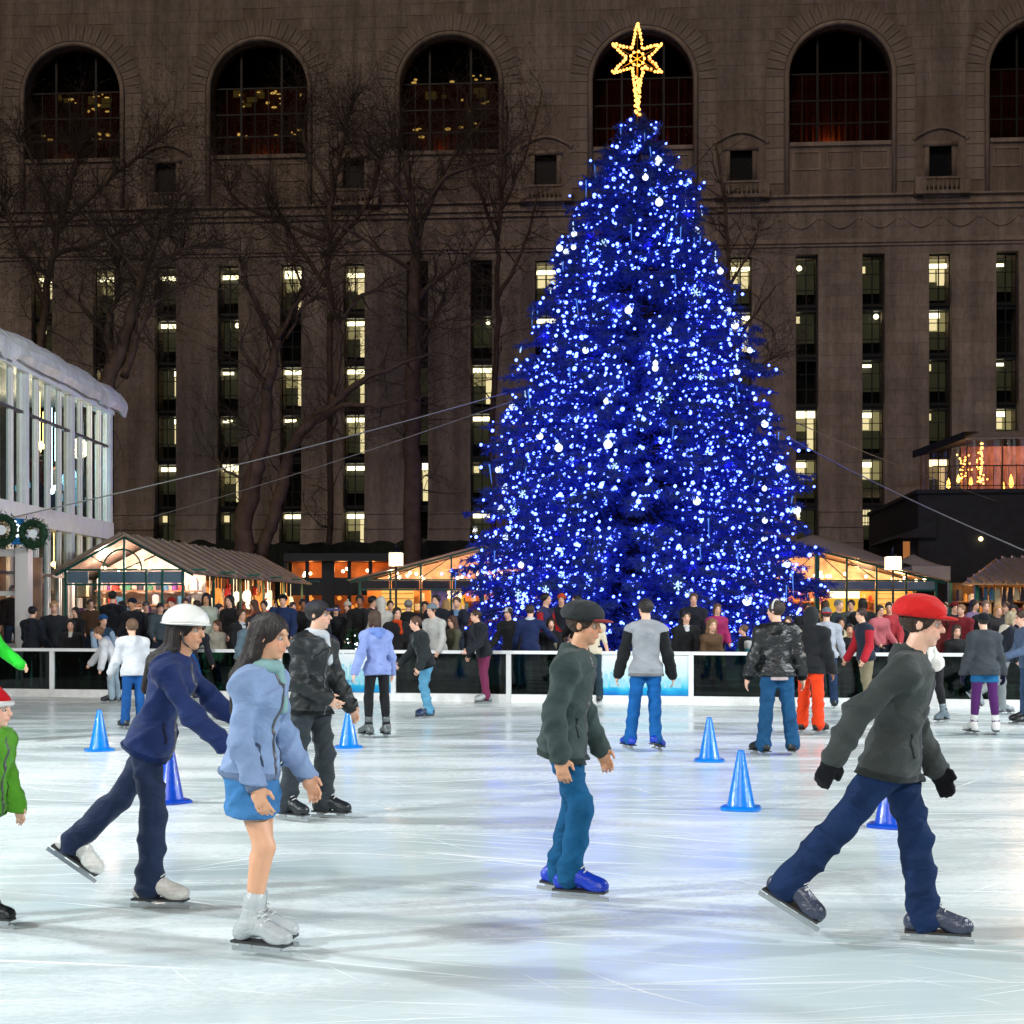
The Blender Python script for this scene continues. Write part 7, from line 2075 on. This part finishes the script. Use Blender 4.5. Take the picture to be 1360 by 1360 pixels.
on_ice('boy in blue-grey jacket with a yellow bag half hidden by the long-haired skater', 322, 938, H=1.58, yaw=60, lean=18, la=(10, 10, 20, 0), ra=(10, 10, 30, 0), top=('jacket', (94, 116, 128)), hem=0.04, bottom=('trousers', (42, 46, 56)), hair=('short', DKH), shoes=('skate', CHAR), h=0.021, extras=(('bag', (176, 156, 30), -0.08),))
on_ice('skater in blue jeans bent low over the ice behind the white helmet', 250, 930, H=1.66, yaw=160, lean=48, la=(60, 8, 20, 0), ra=(60, 8, 20, 0), ll=(24, 6, 40, 8), rl=(20, 6, 36, 8), top=('jacket', (34, 34, 44)), hem=0.03, bottom=('trousers', (30, 84, 150)), bot_kind='denim', hair=('short', DKH), shoes=('skate', CHAR), h=0.021)
on_ice('skater in grey sweatshirt cut by the right edge of the picture', 1366, 962, H=1.66, yaw=-90, lean=8, la=(30, 10, 50, 0), ra=(20, 10, 40, 0), top=('jacket', (84, 104, 134)), hem=0.05, bottom=('trousers', (60, 84, 116)), bot_kind='denim', hair=('short', BRN), shoes=('skate', CHAR), h=0.021)

# ------------------------------------------------------------------ onlookers behind the barrier
def onlooker(label, px, ytop, v, yaw=0, **kw):
    k = (px - 680.0) / F
    u = (k * (26.65 + v * BC) - v * BS) / (BC + k * BS)
    p_ = bpt(u, v)
    zt_ = gz(ytop, p_.y)
    gr = -0.06 if v < 2.1 else GZ
    hat = kw.get('hat')
    Hh = (zt_ - gr) / (1.012 if not hat else 1.03)
    Hh = max(1.0, min(1.96, Hh))
    kw.setdefault('shoes', ('shoe', (34, 30, 28)))
    kw.setdefault('h', 0.0275)
    kw.setdefault('la', (10 + (px % 7), 8, 25 + (px % 23), 10)); kw.setdefault('ra', (8 + (px % 5), 8, 20 + (px % 31), 12))
    return person(label, p_.x, p_.y, H=Hh, yaw=yaw, z=gr, group='onlookers behind the barrier', **kw)
SUIT = dict(extras=(('shirtfront', (214, 220, 228)), ('tie', (70, 80, 110))))
O = onlooker
O('fair-haired man in dark sweater watching from beside the booth post', 72, 787, 1.6, 20, hair=('short', BLN), top=('sweater', (34, 38, 44)))
O('dark-haired child in dark coat and white shirt left of the bending child', 94, 824, 0.8, 10, child=True, hair=('bob', DKH), top=('coat', (30, 28, 32)), extras=(('shirtfront', (214, 214, 206)),))
O('dark-haired person in black behind the dark-haired child', 101, 806, 2.4, -20, hair=('long', DKH), top=('coat', (22, 22, 26)), sex='f')
O('man in blue knit hat and teal vest reaching over the barrier to the bending child', 132, 812, 0.75, 40, lean=16, hat=('beanie', (40, 84, 140)), hair=('short', BRN), top=('jacket', (36, 66, 90), (158, 186, 216)), la=(50, 10, 20, 0), ra=(40, 8, 20, 0))
O('dark-haired man in black jacket seen from behind at the glazed stall', 149, 784, 3.2, 170, hair=('short', DKH), top=('jacket', (28, 32, 42)))
O('bearded man in navy cap before the glazed stall', 176, 792, 2.8, -15, hat=('beanie', (30, 38, 60)), hair=('short', DKH), top=('jacket', (30, 34, 44)), skin=TAN)
O('person in grey-blue cap next to the bearded man', 194, 796, 3.4, 15, hat=('cap', (110, 122, 140)), hair=('short', BRN), top=('jacket', (44, 44, 50)))
O('dark-capped person left of the white helmet', 213, 798, 2.6, 25, hat=('cap', (34, 34, 60)), hair=('short', DKH), top=('jacket', (70, 84, 92)))
O('person in red knit hat behind the white helmet', 228, 791, 3.6, -10, hat=('beanie', (160, 40, 34)), hair=('short', BRN), top=('jacket', (50, 46, 46)))
O('woman with long black hair and pale cardigan right of the white helmet', 274, 787, 2.6, 5, sex='f', hair=('long', DKH), top=('coat', (190, 200, 186)), skin=TAN)
O('woman in black coat with long dark hair near the yellow lamp', 306, 790, 2.6, -25, sex='f', hair=('long', DKH), top=('coat', (26, 24, 28)))
O('man in dark suit and tie looking to the right beyond the long-haired skater', 320, 808, 1.2, 45, hair=('short', (70, 50, 40)), top=('jacket', (28, 30, 34)), **SUIT)
O('dark-clad person under the red lamp of the long stall', 351, 797, 3.4, -10, hair=('short', DKH), top=('jacket', (38, 28, 44)), skin=TAN)
O('man in navy coat and black knit hat holding a hand to his ear', 376, 787, 2.3, 0, hat=('beanie', (24, 26, 30)), hair=('short', DKH), top=('puffer', (28, 48, 92)), ra=(55, 20, 125, 15))
O('dark-haired person in black right of the man in navy coat', 402, 795, 3.6, 15, hair=('short', DKH), top=('jacket', (28, 28, 34)), skin=BROWN)
O('grey-haired person in dark coat behind the navy-capped skater', 424, 799, 3.0, -5, hair=('short', GRH), top=('coat', (46, 50, 56)))
O('woman in dark clothes at the far end of the long stall', 446, 803, 3.4, 10, sex='f', hair=('long', DKH), top=('coat', (24, 26, 34)))
O('dark-haired person before the orange stall lamps', 478, 790, 3.4, 0, hair=('short', DKH), top=('jacket', (30, 28, 30)), skin=BROWN)
O('person in white hooded coat among the crowd left of the amber kiosk', 506, 791, 2.4, -150, hat=('hood', (216, 212, 206)), hair=('short', BRN), top=('coat', (212, 208, 200)))
O('man in black jacket and cap facing the white-hooded coat', 494, 789, 3.5, 60, hat=('cap', (28, 28, 32)), hair=('short', DKH), top=('jacket', (36, 36, 42)))
O('person in black coat with orange scarf just left of the grey-hatted skater', 527, 806, 1.2, 20, hair=('short', DKH), top=('coat', (28, 26, 30)), extras=(('scarf', (214, 74, 34)),))
O('tall bald man in black coat before the amber kiosk', 542, 796, 2.5, 160, hair=('crop', GRH), top=('coat', (24, 24, 28)))
O('dark-haired person behind the grey-hatted skater', 564, 798, 3.6, 5, hair=('short', DKH), top=('jacket', (40, 30, 30)), skin=TAN)
O('young man in black jacket standing below the lilac poster', 580, 789, 2.4, -25, hair=('short', DKH), top=('jacket', (30, 34, 46)))
O('man in dark suit and blue shirt with a phone at his ear', 607, 792, 2.4, -10, hair=('short', (84, 58, 48)), top=('jacket', (24, 32, 52)), la=(60, 16, 128, 20), extras=(('shirtfront', (130, 168, 212)),))
O('woman with long brown hair in olive coat leaning on the barrier', 602, 817, 0.8, -60, sex='f', hair=('long', (84, 58, 44)), top=('coat', (104, 104, 84)))
O('person in dark coat in front of the left foot of the Christmas tree', 632, 818, 1.1, 30, hair=('short', BRN), top=('coat', (24, 28, 42)))
O('man in navy and red jacket standing under the Christmas tree', 724, 787, 2.5, 55, hair=('short', DKH), top=('jacket', (44, 50, 96), (176, 30, 40)))
O('person in orange hat deeper under the Christmas tree', 746, 786, 4.2, -10, hat=('beanie', (214, 84, 50)), hair=('short', BRN), top=('jacket', (28, 30, 44)))
O('woman with dark hair in black top beside the navy sweater', 731, 820, 0.9, 10, sex='f', hair=('long', DKH), top=('sweater', (28, 30, 36)))
O('dark-haired man in black turned left under the Christmas tree', 767, 790, 2.4, -60, hair=('short', DKH), top=('jacket', (24, 24, 30)))
O('pale-haired person stooping behind the olive jacket skater', 784, 803, 2.6, -40, lean=22, hair=('bob', (196, 182, 160)), top=('jacket', (60, 70, 70)))
O('man in black overcoat with white shirt right of the raglan skater', 911, 811, 0.9, 5, hair=('short', DKH), top=('coat', (22, 22, 26)), extras=(('shirtfront', (222, 222, 224)),))
O('tall man in dark coat behind the white-shirted man', 921, 787, 3.0, -5, hair=('crop', (90, 66, 56)), top=('coat', (26, 28, 40)))
O('woman in magenta jacket standing under the tree', 952, 801, 2.3, 10, sex='f', hair=('bob', (96, 66, 50)), top=('jacket', (172, 44, 104)))
O('girl with long fair hair in brown jacket leaning on the barrier', 943, 823, 0.75, 15, sex='f', lean=8, child=True, hair=('long', (136, 100, 66)), top=('jacket', (98, 72, 50)))
O('man in dark coat with white scarf right of the leather jacket', 1046, 818, 1.2, -10, hair=('short', (70, 52, 44)), top=('coat', (40, 44, 50)), extras=(('scarf', (210, 214, 218)),))
O('tall person in black behind the orange-trousered skater', 1072, 800, 2.8, 0, hair=('short', DKH), top=('jacket', (24, 26, 30)), skin=BROWN)
O('man in dark jacket before the yellow panels of the right kiosk', 1113, 796, 3.3, 30, hair=('short', GRH), top=('jacket', (40, 52, 56)))
O('woman in cream cardigan and black top behind the barrier', 1116, 819, 1.0, 5, sex='f', hair=('long', DKH), top=('coat', (206, 196, 162)), extras=(('shirtfront', (28, 28, 32)),), skin=TAN)
O('dark-haired child in black next to the cream cardigan', 1128, 830, 0.7, -5, child=True, hair=('short', DKH), top=('jacket', (28, 28, 34)), skin=TAN)
O('dark-haired person in black seen from behind at the right kiosk', 1146, 794, 3.4, 175, hair=('bob', DKH), top=('coat', (24, 26, 30)))
O('short dark-haired person in pink top behind the red-sleeved skater', 1168, 803, 2.3, 20, sex='f', hair=('short', DKH), top=('sweater', (204, 110, 120)))
O('man in rose-red jacket with a dark bag strap', 1181, 799, 2.5, -15, hair=('short', DKH), top=('jacket', (190, 62, 72)))
O('person in black behind the red hat, left one of two', 1200, 798, 3.6, 0, hair=('short', DKH), top=('jacket', (26, 26, 30)))
O('person in black with dark hat behind the red hat, right one of two', 1217, 796, 3.8, 10, hat=('cap', (22, 22, 26)), hair=('short', DKH), top=('jacket', (30, 28, 32)))
O('woman with long brown hair in brown and red coat right of the kiosk', 1243, 802, 2.5, 0, sex='f', hair=('long', (112, 78, 52)), top=('coat', (110, 40, 38)))
O('fair man in maroon jacket looking left near the right edge', 1277, 802, 2.3, -40, hair=('crop', (150, 112, 84)), top=('jacket', (120, 26, 38)))
O('person in dark red knit hat behind the maroon jacket', 1267, 797, 3.6, 10, hat=('beanie', (110, 30, 30)), hair=('short', DKH), top=('jacket', (26, 26, 30)))
O('girl with dark hair in black coat at the barrier above the pink toddler', 1270, 832, 0.6, 0, sex='f', child=True, hair=('bob', (60, 40, 30)), top=('coat', (26, 28, 32)))
O('bald man in dark jacket before the hanging scarves', 1309, 797, 2.5, -5, hair=('crop', (120, 96, 82)), top=('jacket', (30, 34, 38)))
O('fair-haired woman behind the charcoal sweater', 1325, 803, 2.3, 5, sex='f', hair=('bob', (190, 142, 90)), top=('jacket', (44, 40, 44)))
O('woman with dark hair in navy coat near the right edge', 1346, 803, 2.4, -20, sex='f', hair=('long', DKH), top=('coat', (34, 34, 56)), skin=TAN)
O('person in beige scarf cut by the right edge', 1361, 818, 1.2, -50, hair=('short', BRN), top=('coat', (60, 56, 60)), extras=(('scarf', (206, 190, 150)),))
FAR = [
 (120, 795, 5.0, 30, 'man in brown jacket farther back beside the glazed stall front', 'm', ('short', BRN), ('jacket', (84, 58, 40)), None),
 (163, 798, 5.4, -40, 'woman in plum coat looking into the glazed stall', 'f', ('long', DKH), ('coat', (80, 34, 62)), None),
 (246, 794, 4.6, 20, 'man in tan jacket at the corner of the long stall', 'm', ('short', BRN), ('jacket', (120, 92, 62)), None),
 (262, 797, 6.2, -60, 'woman in grey coat at the first lamps of the long stall', 'f', ('bob', BRN), ('coat', (96, 98, 102)), None),
 (290, 800, 6.0, 70, 'person in dark green jacket at the long stall counter', 'm', ('short', DKH), ('jacket', (34, 60, 46)), ('beanie', (70, 70, 74))),
 (338, 796, 6.6, -80, 'woman in rust coat at the long stall counter', 'f', ('long', (90, 60, 42)), ('coat', (134, 62, 34)), None),
 (388, 799, 6.4, 40, 'man in steel blue jacket near the end of the long stall', 'm', ('short', DKH), ('jacket', (70, 92, 116)), None),
 (462, 797, 5.6, -20, 'person in cream knit hat before the low dark stall', 'f', ('bob', BRN), ('coat', (54, 50, 54)), ('pom', (214, 206, 190))),
 (518, 797, 6.4, 15, 'man in olive jacket at the left corner of the amber kiosk', 'm', ('short', BRN), ('jacket', (82, 82, 56)), None),
 (592, 796, 6.8, 170, 'woman in pale blue coat ordering at the amber kiosk', 'f', ('long', BLN), ('coat', (140, 164, 190)), None),
 (1096, 797, 6.2, 170, 'woman in tan coat ordering at the right kiosk', 'f', ('long', BRN), ('coat', (166, 132, 92)), None),
 (1131, 796, 6.8, -30, 'man in grey jacket deep at the right kiosk', 'm', ('short', DKH), ('jacket', (110, 112, 116)), None),
 (1230, 797, 5.2, 20, 'person in mustard knit hat at the right end of the kiosk', 'f', ('bob', DKH), ('coat', (50, 48, 52)), ('beanie', (190, 150, 40))),
 (1255, 799, 6.0, -25, 'man in dark blue jacket before the small grey tent', 'm', ('short', BRN), ('jacket', (34, 46, 80)), None),
 (1293, 796, 4.8, 35, 'woman in lilac coat before the hanging scarves', 'f', ('long', DKH), ('coat', (140, 120, 160)), None),
 (1336, 797, 4.6, -35, 'man in tan cap at the right-hand stall', 'm', ('short', BRN), ('jacket', (58, 52, 48)), ('cap', (150, 124, 90)))]
for (px, yt, v, yw, lab, sx, hr, tp, ht) in FAR:
    O(lab, px, yt, v, yw, sex=sx, hair=hr, top=tp, hat=ht, h=0.031)
# people behind the glass of the pavilion and in the booth
person('person in dark clothes lit orange inside the ticket booth', gx(17, 31.4), 31.4, H=1.80, yaw=25, z=0.45, hair=('short', DKH), top=('jacket', (36, 26, 26)), skin=TAN, h=0.026, shoes=('shoe', BLK), group='people in the pavilion')
for (x, y, yw, cl, lab) in ((-11.95, 35.9, 80, (90, 36, 40), 'person in dark red standing upstairs behind the pavilion glass'), (-12.25, 37.2, -60, (60, 60, 62), 'person in charcoal standing upstairs behind the pavilion glass'), (-12.45, 38.9, 120, (150, 152, 156), 'person in pale grey at the upstairs bar behind the pavilion glass')):
    person(lab, x, y, H=1.72, yaw=yw, z=4.03, hair=('short', DKH), top=('jacket', cl), h=0.028, shoes=('shoe', BLK), group='people in the pavilion')
